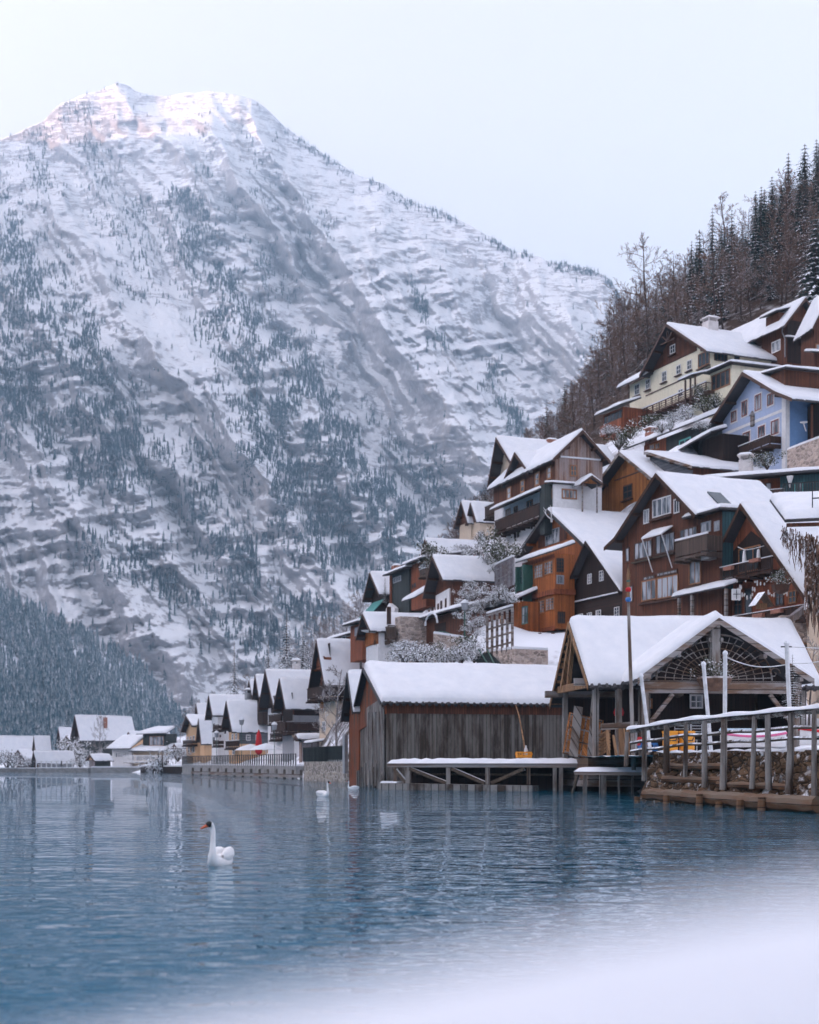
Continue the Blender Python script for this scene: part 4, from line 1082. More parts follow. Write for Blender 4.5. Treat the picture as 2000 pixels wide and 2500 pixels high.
mb = h.mb(); mb.box(h.W+.01, ax_, .02, 6.5, -2, zx); mb.build('extension_wall', M['brown'], h.root)
mb = h.mb(); mb.box(ax_+.005, ax_+.06, .02, 6.5, 2, zx); mb.build('extension_cladding', M['teal'], h.root)
shed_roof(h, [(h.W-1.6, -.6, zx+.02), (ax_+.6, -.6, zx+.02), (ax_+.6, 6.8, zx+.3), (h.W-1.6, 6.8, zx+.3)], 'extension_roof', .16, .28, seed=14)
wpx(h, 'F', 735, 818, 772, 862, 2, 1, frame='greyp', pane='curtain'); wpx(h, 'F', 845, 890, 765, 850, 2, 1, frame='greyp', pane='curtain')
mb = h.mb(); h.fbox(mb, 'F', ax_-1.1, ax_-.2, 4.1, 5.2, .3, 1.0); mb.build('wall_box', M['zinc'], h.root)
def on_roof(h, px, py):
    px, py = h.z[0]+px*h.z[2], h.z[1]+py*h.z[2]
    r = Vector(((px-1000)/F, 1, (HOR-py)/F)); s_ = (h.zr-h.ze)/(h.W-h.xa)
    n_ = (h.u*s_+Vector((0, 0, 1))); p0 = h.O+h.u*h.xa+Vector((0, 0, h.zr+.5)); t_ = (p0-Vector((0, 0, EYE))).dot(n_)/r.dot(n_)
    q = Vector((0, 0, EYE))+r*t_-h.O; return q.dot(h.u), q.dot(h.b), q.z
sx_, sy_, sz_ = on_roof(h, 890, 585); s_ = (h.zr-h.ze)/(h.W-h.xa)
mb = h.mb(); mb.hexa([(sx_-.75, sy_-.6, sz_+.75*s_-.3), (sx_+.75, sy_-.6, sz_-.75*s_-.3), (sx_+.75, sy_+.6, sz_-.75*s_-.3), (sx_-.75, sy_+.6, sz_+.75*s_-.3),
                      (sx_-.75, sy_-.6, sz_+.75*s_+.1), (sx_+.75, sy_-.6, sz_-.75*s_+.1), (sx_+.75, sy_+.6, sz_-.75*s_+.1), (sx_-.75, sy_+.6, sz_+.75*s_+.1)])
mb.build('skylight', M['glass'], h.rf)

# ------------------------------------------------------------------ A-frame chalet
h = Block('a_frame_chalet', 'red brown A frame chalet with steep snowy roof, balcony and garlanded porch', 'C', 850, 1670, 91, 22, 1600, 1405, 1270, 655, 9.5, apx=1148)
walls(h, 'rust'); aframe = h
gable_roof(h, of=.85, oe=.35, oel=.35, th=.2, snow=.23, board='soffit', soffit='rust', seed=47)
zf = h.plane('F', 1100, 1215, zoom=True)[1]; zt = h.plane('F', 1090, 890, zoom=True)[1]
aL, aR = h.plane('F', 985, 0, zoom=True)[0], h.plane('F', 1330, 0, zoom=True)[0]
mb = h.mb(); mb.prism([(aL, zf), (aR, zf), (aR-.1, zt-1.2), ((aL+aR)/2, zt+.2), (aL+.1, zt-1.0)], -.03, .02); mb.build('loggia_shade_panel', M['dark'], h.root)  # flat dark panel painted as the shade of the recessed loggia
window(h, 'F', aL+1.0, aR-1.2, zf+.1, zt-.9, 3, 1, frame='woodtrim', pane='glass', o=.05)
bpx(h, 'F', 890, 1328, 1218, 1112, dep=1.0, mat='balc', style='bars', snow=.1)
for q in (965, 1185):
    a_, z_ = h.plane('F', q, 1165 if q < 1000 else 1098, zoom=True, off=1.15)
    mb = h.mb(); mb.box(a_-.5, a_+.5, -1.3, -1.05, z_-.12, z_+.12); mb.build('flower_box', M['brick'], h.root)
a0, z0 = h.plane('F', 560, 1395, zoom=True, off=1.2); a1, z1 = h.plane('F', 1010, 1290, zoom=True, off=1.2)
shed_roof(h, [(a0, -2.0, z1-.35), (a1, -2.0, z1-.35), (a1, -.1, z1+.3), (a0, -.1, z1+.3)], 'porch_roof', .14, .3, seed=16)
mb = h.mb()
for a in (a0+.6, a0+2.3, a1-.2): mb.box(a, a+.2, -1.9, -1.7, -1, z1-.35)
mb.build('porch_post', M['beam'], h.root)
wpx(h, 'F', 880, 988, 1392, 1562, 1, 1, frame='redtrim', pane='redtrim', t=.1)
wpx(h, 'F', 1012, 1080, 1380, 1560, 2, 2, frame='browntrim', pane='glass'); wpx(h, 'F', 1100, 1165, 1330, 1560, 1, 1, frame='browntrim', pane='glass'); wpx(h, 'F', 1360, 1430, 1330, 1480, 2, 2, frame='browntrim', pane='glass')
wpx(h, 'F', 1470, 1540, 1350, 1460, 2, 2, frame='woodtrim', pane='glass')
zb_ = h.plane('F', 1300, 1520, zoom=True, off=1.4)[1]
aL = h.plane('F', 1000, 0, zoom=True, off=1.4)[0]; aR = h.plane('F', 1600, 0, zoom=True, off=1.4)[0]
balcony(h, 'F', aL, aR, zb_-.9, 1.4, .9, mat='balc', style='board', snow=.08, braces=False)
for q, yy in ((1065, 1590), (1225, 1562), (1380, 1525)):
    a_, z_ = h.plane('F', q, yy, zoom=True, off=1.5); mb = h.mb(); mb.box(a_-.55, a_+.55, -1.72, -1.46, z_-.14, z_+.12); mb.build('flower_box', M['brick'], h.root)
pg = M['redtrim']
mb = h.mb()                                              # garland of hanging decorations
r5 = random.Random(5)
for k in range(46):
    f = r5.random(); x_ = 1030+f*430; a_, z_ = h.plane('F', x_, 1290-40*f+r5.uniform(-30, 120), zoom=True, off=1.0)
    l_ = r5.uniform(.1, .4); mb.lathe([(.02, 0), (.06, l_*.3), (.04, l_)], 5, (a_, -1.0, z_-l_))
mb.build('garland', M['whitetrim'], h.root)
mb = h.mb(); a_, z_ = h.plane('F', 1180, 965, zoom=True, off=.9); 
mb.tube([h.at('F', *h.plane('F', x_, y_, zoom=True, off=.9), .9) for x_, y_ in ((1040, 985), (1100, 1010), (1170, 1000), (1260, 975))], .025, 4)
for x_, y_ in ((1096, 1010), (1214, 1000)):
    q = h.plane('F', x_, y_, zoom=True, off=.9); mb.lathe([(.17, -.85), (.14, -.5), (.10, -.1), (.02, 0)], 7, (q[0], -.9, q[1]))
mb.build('hanging_cloth', M['whitetrim'], h.root)

# ------------------------------------------------------------------ rust house at the right, with chimney
h = Block('rust_house', 'flat roofed rust brown house with teal end and a balcony below the blue house', 'C', 905, 1405, 119, 68, 610, 400, 405, 400, 7)
mb = h.mb(); mb.box(0, h.W, 0, h.L, -2, h.ze); mb.build('wall', M['rust'], h.root)
mb = h.mb(); mb.box(h.W+.01, h.W+13, -.6, h.L-.5, -2, h.ze-.02); mb.build('side_wing', M['teal'], h.root)
shed_roof(h, [(-1.6, -1.2, h.ze+.02), (h.W+13.5, -1.4, h.ze+.02), (h.W+13.5, h.L, h.ze+.5), (-1.6, h.L, h.ze+.5)], 'roof', .2, .34, seed=22)
wpx(h, 'F', 1212, 1268, 452, 560, 1, 1, frame='browntrim', pane='curtain'); wpx(h, 'F', 1274, 1325, 442, 550, 1, 1, frame='browntrim', pane='curtain')
bpx(h, 'F', 1000, 1430, 606, 510, dep=1.0, mat='balcg', style='board', snow=.1)
def wing_w(x0, x1, y0, y1):
    a = h.plane('F', x0, y0, zoom=True, off=.6); b_ = h.plane('F', x1, y1, zoom=True, off=.6); window(h, 'F', a[0], b_[0], b_[1], a[1], 1, 1, frame='tealtrim', pane='curtain', o=.6)
wing_w(1515, 1545, 445, 575); wing_w(1552, 1588, 440, 575)
balcony(h, 'F', h.W+.3, h.W+10, .2, 1.6, 1.1, mat='metal', style='bars', snow=0)
h_ = h; chim_px(h, 1110, 355, 258, 1.1, 1.8, 'chimw')
a_, z_ = h.plane('F', 1480, 425, zoom=True, off=1.2)
mb = h.mb(); mb.lathe([(.06, -.6), (.1, -.3), (.28, .3), (.3, .38)], 8, (a_, -1.2, z_)); mb.build('rain_hopper', M['whitetrim'], h.root)

# ------------------------------------------------------------------ tall house with cross gables
h = Block('tall_house', 'tall brown and white hillside house with cross gables and a long balcony', 'B', 788, 1224, 130, 110, 1190, 475, 445, 232, 14, apx=1008)
N = h; walls(h, 'white')
zs = h.plane('F', 900, 705, zoom=True)[1]; zl2 = h.plane('L', 450, 850, zoom=True)[1]
mb = h.mb(); mb.prism([(-.04, zs), (h.W+.05, zs), (h.W+.05, h.ze), (h.xa, h.zr-.03), (-.04, h.zl)], -.07, .03); mb.build('gable_cladding', M['pinkw'], h.root)
zt_ = h.plane('F', 1000, 455, zoom=True)[1]
mb = h.mb(); h.fbox(mb, 'F', .25, h.W-.1, zt_-.08, zt_+.06, .07, .2); mb.build('snowy_ledge', M['snow'], h.root)
mb = h.mb(); h.fbox(mb, 'L', -.05, h.L, zl2, h.zl, .005, .07); mb.build('side_cladding', M['brown'], h.root)
gable_roof(h, of=.8, oe=.5, oel=.6, th=.2, snow=.25, seed=51)
wpx(h, 'F', 922, 990, 520, 628, 2, 2, frame='woodtrim', pane='glass', o=.07, t=.12)
for q in ((346, 386, 722, 842), (472, 512, 657, 778), (607, 652, 588, 714), (720, 762, 532, 655)): wpx(h, 'L', *q, 1, 2, frame='woodtrim', pane='curtain', o=.07, t=.16)
x_ = Block('tall_house', '', 'B', 365, 590, 133.3, 20, 850, 590, 690, 425, 4, root=h.root, apx=470, ground=False)
mb = x_.mb(); mb.prism([(0, x_.ze-1.6), (x_.W, x_.ze-1.2), (x_.W, x_.ze), (x_.xa, x_.zr-.05), (0, x_.zl)], 0, 5); mb.build('cross_gable', M['brown'], h.root)
gable_roof(x_, of=.7, ob=2, oe=.4, oel=.5, th=.18, snow=.24, seed=53)
x2 = Block('tall_house', '', 'B', 272, 500, 138.5, 20, 1000, 560, 650, 290, 11, root=h.root, apx=335, ground=False)
walls(x2, 'white'); gable_roof(x2, of=1.2, oe=.3, oel=.4, th=.18, snow=.25, seed=55)
mb = x2.mb(); mb.prism([(-.03, x2.zl-.6), (x2.W, x2.ze+.3), (x2.W, x2.ze+.4), (x2.xa, x2.zr-.05), (-.03, x2.zl)], -.06, .02); mb.build('gable_cladding', M['tan'], h.root)
chim_px(x2, 745, 350, 290, 1.2, 5, 'brick', False); 
balcony(x2, 'F', -1.2, 2.0, 1.0, 1.2, 1.1, mat='balc', style='board', snow=.2)
z0 = h.plane('L', 440, 1075, zoom=True, off=1.2)[1]; aL = h.plane('L', 640, 0, zoom=True, off=1.2)[0]; aR = h.plane('L', 222, 0, zoom=True, off=1.2)[0]
balcony(h, 'L', aL, aR, z0, 1.2, 1.25, mat='balc', style='board', snow=.0)
zp = h.plane('L', 440, 842, zoom=True, off=1.3)[1]
shed_roof(h, [(-1.5, aR+.6, zp), (-1.5, aL-.4, zp), (-.02, aL-.4, zp+.5), (-.02, aR+.6, zp+.5)], 'pent_roof', .12, .24, seed=24)
for q in ((330, 372, 930, 1010), (405, 440, 905, 980), (525, 580, 850, 925)): wpx(h, 'L', *q, 2, 1, frame='woodtrim', pane='glass')
for q in ((408, 426, 1120, 1205), (436, 454, 1110, 1195), (566, 580, 1070, 1120)): wpx(h, 'L', *q, 1, 1, frame='browntrim', pane='glass', t=.05)
mb = h.mb(); h.fbox(mb, 'L', -.3, aL-.1, zl2-4.6, zl2, .08, 1.2); mb.build('stair_cladding', M['greenw'], h.root)
an = Block('tall_house', '', 'B', 800, 1010, 128.6, 110, 945, 712, 712, 712, 1.3, root=h.root, ground=False)
mb = an.mb(); mb.box(-.3, an.W, 0, an.L+.4, -1, an.ze); mb.build('sun_room', M['white'], h.root)
wpx(an, 'F', 848, 990, 745, 838, 4, 1, frame='woodtrim', pane='curtain', t=.12)
window(an, 'L', .2, 1.4, an.ze*.42, an.ze*.85, 2, 2, frame='woodtrim', pane='glass', o=.3)
shed_roof(an, [(-.6, -.4, an.ze), (an.W+.3, -.4, an.ze), (an.W+.3, an.L, an.ze+.3), (-.6, an.L, an.ze+.3)], 'sun_room_roof', .1, .2, seed=26)
st = Block('tall_house', '', 'B', 1045, 1200, 127.6, 110, 850, 690, 690, 635, 2.2, root=h.root, ground=False)
mb = st.mb(); mb.prism([(0, st.ze), (st.W, st.ze), (st.xa, st.zr)], .3, .4); mb.build('stair_gable', M['golden'], h.root)
for a in (.05, st.W-.15):
    mb = st.mb(); mb.box(a, a+.12, .2, .32, -1.5, st.ze); mb.build('stair_post', M['beam'], h.root)
gable_roof(st, of=.2, ob=.1, oe=.3, th=.1, snow=.25, seed=57)
# ------------------------------------------------------------------ middle cluster on the slope
def simple(name, label, Z, xl, xr, d, yb, yeR, yap, L, wall, th=20, yeL=None, apx=None, gable=None, of=.7, oe=.35, snow=.23, board='browntrim', wins=(), rwins=(), split=None, ground=True, cat='house', rside=None, frame='whitetrim', pane='curtain', soffit='soffit', group=None, shed=False, rise=1.2, sl=.6):
    h = Block(name, label, Z, xl, xr, d, th, yb, yeR, yeL, yap, L, cat, group, apx=apx, ground=ground)
    if shed:
        mb = h.mb(); mb.box(0, h.W, 0, h.L, -2, h.ze); mb.build('wall', M[wall], h.root)
        shed_roof(h, [(-sl, -of, h.ze), (h.W+oe, -of, h.ze), (h.W+oe, h.L, h.ze+rise), (-sl, h.L, h.ze+rise)], 'roof', .16, snow, seed=len(COL.objects) % 40)
    else:
        walls(h, wall, gable, split=split if split is None or isinstance(split, tuple) else h.plane('F', xr, split, zoom=True)[1])
        gable_roof(h, of=of, oe=oe, th=.16, snow=snow, board=board, soffit=soffit)
    if rside:
        zz_ = h.ze if len(rside) == 1 else h.plane('R', xr, rside[1], zoom=True)[1]
        mb = h.mb(); h.fbox(mb, 'R', 0.02, h.L, zz_ if len(rside) > 1 else -1, h.ze, .004, .05); mb.build('side_cladding', M[rside[0]], h.root)
    for w_ in wins: wpx(h, 'F', *w_[:4], *(w_[4:] or (2, 1)), frame=frame, pane=pane, o=.06 if gable else 0)
    for w_ in rwins: wpx(h, 'R', *w_[:4], *(w_[4:] or (2, 1)), frame=frame, pane=pane, o=.05 if rside else 0)
    return h
h = simple('hillside_house', 'dark brown house with white wall panel and slate ridge in the middle of the hillside', 'G', 915, 1095, 128, 1060, 700, 492, 11, 'brown', yeL=860, apx=1000, of=1.1)
a0 = h.plane('F', 935, 0, zoom=True)[0]; a1 = h.plane('F', 1078, 0, zoom=True)[0]; zt = h.plane('F', 1000, 850, zoom=True)[1]
mb = h.mb(); mb.prism([(a0, -.5), (a1, -.5), (a1, zt+.2), (a0, zt-.1)], -.12, .02); mb.build('white_panel', M['white'], h.root)
for q in ((958, 972, 965, 1060), (990, 1006, 935, 1035), (1038, 1052, 910, 1020)): wpx(h, 'F', *q, 1, 2, frame='browntrim', pane='glass', o=.12)
chim_px(h, 1360, 500, 430, 1.1, 8, 'brick', False)
shed_roof(h, [(-5, -1.6, zt-.2), (-1.2, -1.6, zt-.2), (-1.2, 1.5, zt+1.6), (-5, 1.5, zt+1.6)], 'lean_to_roof', .14, .28, seed=33)
h = simple('hillside_cottage', 'long low brown cottage with arched porch below the house with the white panel', 'G', 735, 1195, 121, 1375, 1030, 1030, 5, 'brown', shed=True, rise=1.3)
a_, z_ = h.plane('F', 975, 1150, zoom=True)
mb = h.mb(); mb.tube([(a_+1.5*math.cos(t), -.9, z_-.3+1.0*math.sin(t)) for t in np.linspace(0, math.pi, 12)], .10, 6); mb.build('porch_arch', M['snow'], h.root)
mb = h.mb(); mb.box(a_-1.3, a_+1.3, -.05, .02, 0, z_-.2); mb.build('porch_shade_panel', M['dark'], h.root)  # flat dark panel drawn as the shade under the porch arch
for q in ((850, 865, 1030, 1090), (885, 900, 1000, 1080)): wpx(h, 'F', *q, 1, 1, frame='browntrim', pane='glass', t=.05)
simple('hillside_house', 'small house showing only a bare snow roof plane above the slate ridged one', 'G', 838, 925, 152, 560, 448, 308, 9, 'rust', apx=880, of=.8)
h = simple('hillside_house', 'dark grey flat topped house with brick chimney beside the small cypress', 'G', 448, 640, 141, 945, 600, 600, 5, 'greenw', shed=True, rise=.8)
chim_px(h, 510, 610, 568, .9, 2.5, 'brick', False); wpx(h, 'F', 480, 560, 680, 740, 3, 1, frame='greyp', pane='glass')
mb = h.mb(); h.fbox(mb, 'F', .0, .5, -1, h.ze, .01, .12); mb.build('corner_board', M['rust'], h.root)
mb = h.mb(); mb.prism([(.2, -3.2), (3, -3.2), (3, -.4), (1.2, .3), (.2, -.2)], -.6, -.2); mb.build('garden_wall', M['white'], h.root)
h = simple('hillside_house', 'narrow brown house with grey balconies stepping up behind the dark grey one', 'G', 645, 822, 137, 780, 500, 500, 5, 'rust', shed=True, rise=1.0)
wpx(h, 'F', 762, 820, 540, 596, 2, 1, frame='greyp', pane='curtain'); bpx(h, 'F', 752, 822, 660, 600, dep=.9, mat='balcg', style='board', snow=.1)
for q in ((675, 690, 760, 810), (700, 715, 745, 795)): wpx(h, 'F', *q, 1, 1, frame='browntrim', pane='glass', t=.05)
h = simple('hillside_house', 'dark gabled house with green awning at the left end of the hillside', 'G', 245, 395, 151, 1045, 860, 662, 6, 'dark', yeL=915, apx=310, of=.9)
shed_roof(h, [(.6, -1.7, h.ze-2.4), (h.W-.2, -1.7, h.ze-2.4), (h.W-.2, -.05, h.ze-.6), (.6, -.05, h.ze-.6)], 'awning', .08, 0, roofm='teal_roof')
h = simple('white_house', 'white house with orange gable and satellite dish on a tall stone base', 'G', 190, 315, 129, 1500, 1245, 1092, 10, 'white', yeL=1310, apx=245, gable='orange', split=(1, 1), of=.9, ground=False)
mb = h.mb(); mb.prism([(-.05, h.ze-1.3), (h.W+.05, h.ze-1.0), (h.W+.05, h.ze), (h.xa, h.zr-.02), (-.05, h.zl)], -.10, .0); mb.build('gable_front', M['orange'], h.root)
a_, z_ = h.plane('F', 205, 1265, zoom=True, off=.9)
mb = h.mb(); mb.tube([(a_, -.1, z_), (a_, -.9, z_)], .05, 5); mb.lathe([(.03, -.05), (.5, .08), (.58, .16), (.5, .1)], 14, (a_, -.95, z_)); d_ = mb.build('satellite_dish', M['whitetrim'], h.root)
a0 = h.plane('R', 385, 0, zoom=True)[0]; a1 = h.plane('R', 472, 0, zoom=True)[0]; zb_ = h.plane('R', 430, 1360, zoom=True)[1]
balcony(h, 'R', a0, a1, zb_, .9, 1.4, mat='balcg', style='board', snow=.1); window(h, 'R', a0+.2, a1-.2, zb_+1.5, zb_+3.2, 3, 1, frame='browntrim', pane='glass')
mb = h.mb(); h.fbox(mb, 'R', a1+.2, h.L+1, -3, zb_+2.2, .0, 1.4); mb.build('stone_base', M['rubble_pink'], h.root)
for q in ((293, 300, 1350, 1400),): wpx(h, 'F', *q, 1, 1, frame='browntrim', pane='glass', t=.05, o=.1)
h = simple('hillside_house', 'little orange red house with flat snow roof left of the white one', 'G', 25, 150, 139, 1345, 1165, 1165, 4, 'rust', shed=True, rise=.6)
wpx(h, 'F', 75, 140, 1210, 1300, 3, 2, frame='greyp', pane='curtain')
simple('hillside_house', 'low house mostly hidden behind the tan house, only a white roof and small windows', 'P', 787, 858, 150, 1565, 1552, 1552, 4, 'rust', shed=True, rise=1.2, wins=((835, 845, 1553, 1562, 1, 1),), ground=False)
h = simple('hillside_house', 'small tan cottage with twin brown gables among bare shrubs at the edge of the slope', 'P', 1122, 1150, 166, 1330, 1272, 1230, 4, 'tan', gable='brown', apx=1137, of=.6)
h2 = Block('hillside_house', '', 'P', 1150, 1172, 164, 20, 1330, 1270, 1275, 1232, 3, root=h.root, apx=1160, ground=False); walls(h2, 'tan', 'brown'); gable_roof(h2, of=.6, oe=.3, th=.14, snow=.3)
h = simple('log_shed', 'dark log shed with green window frames and a ladder, above a fenced stone terrace', 'D', -60, 268, 122, 1560, 1190, 1190, 2.6, 'dark', shed=True, rise=1.6, of=1.0)
wpx(h, 'F', 22, 70, 1335, 1445, 2, 2, frame='greentrim', pane='glass'); wpx(h, 'F', 200, 248, 1300, 1405, 2, 2, frame='greentrim', pane='glass'); wpx(h, 'F', -40, 0, 1350, 1460, 2, 2, frame='greentrim', pane='glass')

# ------------------------------------------------------------------ lakeside row
h = simple('tan_house', 'tall tan house with reddish gable balconies and a hanging orange star', 'F', 80, 182, 142, 700, 322, 48, 8.5, 'tan', yeL=360, apx=132, gable='rust', split=330, of=1.2, th=18)
balcony(h, 'F', -.6, h.W+.6, h.ze-1.3, 1.2, 1.2, mat='balc', style='board', snow=.0)
balcony(h, 'R', -.9, h.L*.62, h.ze-1.3, .8, 1.2, mat='balc', style='board', snow=.0)
balcony(h, 'F', h.xa-1.6, h.xa+1.6, h.ze+2.0, .8, 1.0, mat='rust', style='board', snow=0)
mb = h.mb(); mb.box(h.xa-1.4, h.xa+1.4, -.08, -.061, h.ze+3.0, h.ze+4.4); mb.box(h.xa-1.8, h.xa+2.2, -.08, -.061, h.ze-.1, h.ze+1.6); mb.build('loggia_shade_panel', M['dark'], h.root)  # dark panels on the wall stand for shade inside the loggias
for q in ((100, 122, 560, 625),): wpx(h, 'F', *q, 2, 2, frame='whitetrim', pane='glass')
for q in ((215, 245, 560, 630),): wpx(h, 'R', *q, 2, 3, frame='whitetrim', pane='glass')
a_, z_ = h.plane('F', 95, 455, zoom=True, off=.3)
mb = h.mb()
for k in range(10):
    a = k*math.pi/5+.3; r0 = .75; mb.tube([(a_, -.3, z_), (a_+r0*math.cos(a), -.3+.1*(k % 2), z_+r0*math.sin(a))], [.16, .01], 4)
st = mb.build('star_ornament', m_plain('orange_star', (.75, .26, .04), .5), h.root)
shed_roof(h, [(.3, -1.8, .0), (4, -1.8, .0), (4, 0, .3), (.3, 0, .3)], 'porch_roof', .1, .2, seed=3)
ROWG = None
h = simple('lake_house', 'grey and white lakeside house with brown gable, next to the tan house', 'H', 1000, 1096, 158, 810, 430, 212, 4.2, 'greyp', yeL=460, apx=1052, gable='brown', split=500, of=1.1, rside=('dark', 505))
balcony(h, 'F', -.2, h.W+.2, h.ze-2.9, 1.1, 1.2, mat='balc', style='board', snow=0); balcony(h, 'R', -.8, h.L, h.ze-2.9, .6, 1.1, mat='balc', style='board', snow=0)
mb = h.mb(); h.fbox(mb, 'R', .02, h.L-1.4, -1, h.ze-3.0, .004, .06); mb.build('side_render', M['white'], h.root)
for q in ((1078, 1098, 610, 690), (1122, 1146, 600, 680)): wpx(h, 'R', *q, 2, 1, frame='tan', pane='curtain', o=.06)
mb = h.mb(); h.fbox(mb, 'F', .5, h.W-.3, h.ze-1.6, h.ze+1.6, .065, .08); mb.build('loggia_shade_panel', M['dark'], h.root)  # loggia has no depth, its shade is this dark panel
mb = h.mb(); h.fbox(mb, 'R', h.L-1.3, h.L+1.6, 1.2, 4.1, .1, 1.2); mb.build('glazed_porch', M['curtain'], h.root)
h = simple('lake_house', 'white lakeside house with big black gable and stacked dark balconies', 'H', 878, 1000, 166, 850, 420, 142, 7, 'white', yeL=450, apx=935, gable='dark', split=430, of=1.2)
for (y0, y1) in ((395, 480), (572, 645)): wpx(h, 'F', 908, 985, y0, y1, 3, 1, frame='browntrim', pane='glass')
bpx(h, 'F', 882, 985, 565, 495, dep=1.0, mat='balc', style='board', snow=.1); bpx(h, 'F', 895, 990, 700, 655, dep=.8, mat='balc', style='board', snow=.1); bpx(h, 'F', 892, 965, 400, 340, dep=1.0, mat='balc', style='board', snow=0)
chim_px(h, 1115, 140, 70, .9, 5, 'chimw')
h = simple('lake_house', 'lakeside house with huge snow roof, grey shingled side and peach ground floor', 'H', 548, 634, 182, 835, 632, 398, 4.0, 'peach', yeL=615, apx=588, gable='dark', split=640, of=1.0, rside=('shingle', 745))
for q in ((692, 728, 668, 718), (772, 808, 668, 718)): wpx(h, 'R', *q, 2, 2, frame='whitetrim', pane='glass', o=.05)
for q in ((575, 590, 660, 715), (605, 620, 655, 712), (580, 600, 790, 835)): wpx(h, 'F', *q, 1, 2, frame='whitetrim', pane='curtain')
bpx(h, 'F', 520, 632, 772, 720, dep=1.0, mat='balc', style='bars', snow=.12); chim_px(h, 722, 375, 318, 1.1, 2.4, 'zinc')
h = simple('lake_house', 'plain white lakeside house with dark barge boards and small dark windows', 'H', 405, 458, 195, 830, 495, 350, 6, 'white', yeL=520, apx=430, of=.9)
for q in ((418, 432, 575, 635), (418, 432, 690, 750)): wpx(h, 'F', *q, 1, 1, frame='browntrim', pane='glass', t=.05)
bpx(h, 'F', 415, 458, 625, 585, dep=.8, mat='balc', style='board', snow=0); bpx(h, 'F', 415, 458, 755, 715, dep=.8, mat='balc', style='board', snow=0)
for q in ((510, 524, 610, 660), (470, 482, 670, 690)): wpx(h, 'R', *q, 1, 1, frame='browntrim', pane='glass', t=.05)
h = simple('lake_house', 'small dark red lakeside house squeezed between the white and the peach one', 'H', 308, 345, 204, 850, 722, 545, 3, 'peach', yeL=700, apx=325, gable='rust', split=740, of=.6)
h = simple('lake_house', 'peach lakeside house with five windows and dark side balcony', 'H', 190, 276, 209, 850, 592, 518, 2.4, 'peach', yeL=640, apx=230, of=.8)
for q in ((200, 212, 685, 740), (224, 236, 680, 738), (248, 262, 675, 735), (205, 220, 765, 820), (245, 262, 765, 820)): wpx(h, 'F', *q, 1, 2, frame='whitetrim', pane='glass', t=.06)
bpx(h, 'F', 160, 235, 750, 715, dep=.9, mat='balc', style='board', snow=.1)
simple('lake_house', 'lake house showing just a flat white roof behind the peach one', 'H', 287, 312, 222, 610, 505, 420, 6, 'dark', apx=298, of=.5, ground=False)
simple('lake_house', 'back row house with small brown gable, left of its twin above the big roof', 'H', 738, 775, 186, 420, 335, 225, 2.6, 'brown', yeL=330, apx=755, of=.6, ground=False)
simple('lake_house', 'back row house with dark pointed gable, between its small twin and the black gable', 'H', 788, 832, 181, 420, 330, 182, 4.0, 'dark', yeL=330, apx=806, of=.6, ground=False)
h = simple('boat_shed', 'low wooden shed with striped boards on the promenade in front of the tan house', 'H', 1140, 1160, 148, 835, 705, 690, 4.6, 'pinkw', apx=1150, of=.5, snow=.25, cat='shed', rside=('greyw',))

# ------------------------------------------------------------------ far shore, left
def far(name, label, xl, xr, d, yb, ye, ya, L, wall, th=48, **kw): return simple(name, label, 'I', xl, xr, d, yb, ye, ya, L, wall, th=th, **kw)
h = far('farm_house', 'largest house on the far shore, wide snow roof over dark green walls', 625, 695, 262, 640, 405, 240, '1130', 'dark', yeL=420, apx=660, of=.8, rside=('greenw',))
for q in ((755, 780, 410, 445), (900, 918, 408, 448), (930, 948, 408, 448)): wpx(h, 'R', *q, 1, 1, frame='whitetrim', pane='curtain', o=.05)
chim_px(h, 888, 285, 246, .55, 5.5, 'brick', False)
h = far('villa', 'white shore villa with glazed veranda and stepped snow roofs', 945, 1110, 235, 660, 515, 505, 3.6, 'white', th=62, shed=True, rise=2.3, of=.9)
window(h, 'F', .4, h.W-.4, 1.4, h.ze-.4, 9, 1, frame='whitetrim', pane='curtain', t=.2)
mb = h.mb(); mb.box(h.W+.01, h.W+7.0, .5, h.L, -1, h.ze-.4); mb.build('veranda', M['tan'], h.root)
shed_roof(h, [(h.W-.2, -.6, h.ze-.4), (h.W+7.2, -.6, h.ze-.4), (h.W+7.2, h.L, h.ze+.7), (h.W-.2, h.L, h.ze+.7)], 'veranda_roof', .14, .3, seed=3)
window(h, 'F', h.W+.6, h.W+3.6, 1.0, h.ze-1.2, 4, 1, frame='browntrim', pane='glass', o=-.5)
balcony(h, 'F', h.W-.5, h.W+7.6, .9, 1.6, .9, mat='whitetrim', style='bars', snow=.1)
mb = h.mb(); mb.box(h.W+1.2, h.W+6, 1.5, 4.5, h.ze, h.ze+2.6); mb.build('upper_storey', M['greenw'], h.root)
window(h, 'F', h.W+2.6, h.W+5.6, h.ze+.6, h.ze+2.2, 4, 1, frame='woodtrim', pane='curtain', o=-1.5)
shed_roof(h, [(h.W+.2, .9, h.ze+2.5), (h.W+6.6, .9, h.ze+2.6), (h.W+5.6, 4.6, h.ze+3.6), (h.W+1.6, 4.6, h.ze+3.6)], 'upper_roof', .14, .32, seed=5)
h = far('shore_house', 'small shore house with orange gable peeping over the veranda roof', 1085, 1125, 250, 500, 412, 378, '1215', 'peach', apx=1100, of=.5)
h = far('shore_house', 'house with red ground floor at the left of the big farm house', 545, 620, 272, 560, 462, 412, '690', 'brown', apx=575, of=.5)
h = far('shore_house', 'distant house showing a square snow roof left of the farm house gable', 500, 520, 290, 470, 410, 342, '600', 'dark', apx=508, of=.5)
h = far('long_hall', 'long pale hall with a flat snow roof at the left edge of the picture', -420, -400, 275, 590, 505, 408, '290', 'tan', apx=-412, of=.6)
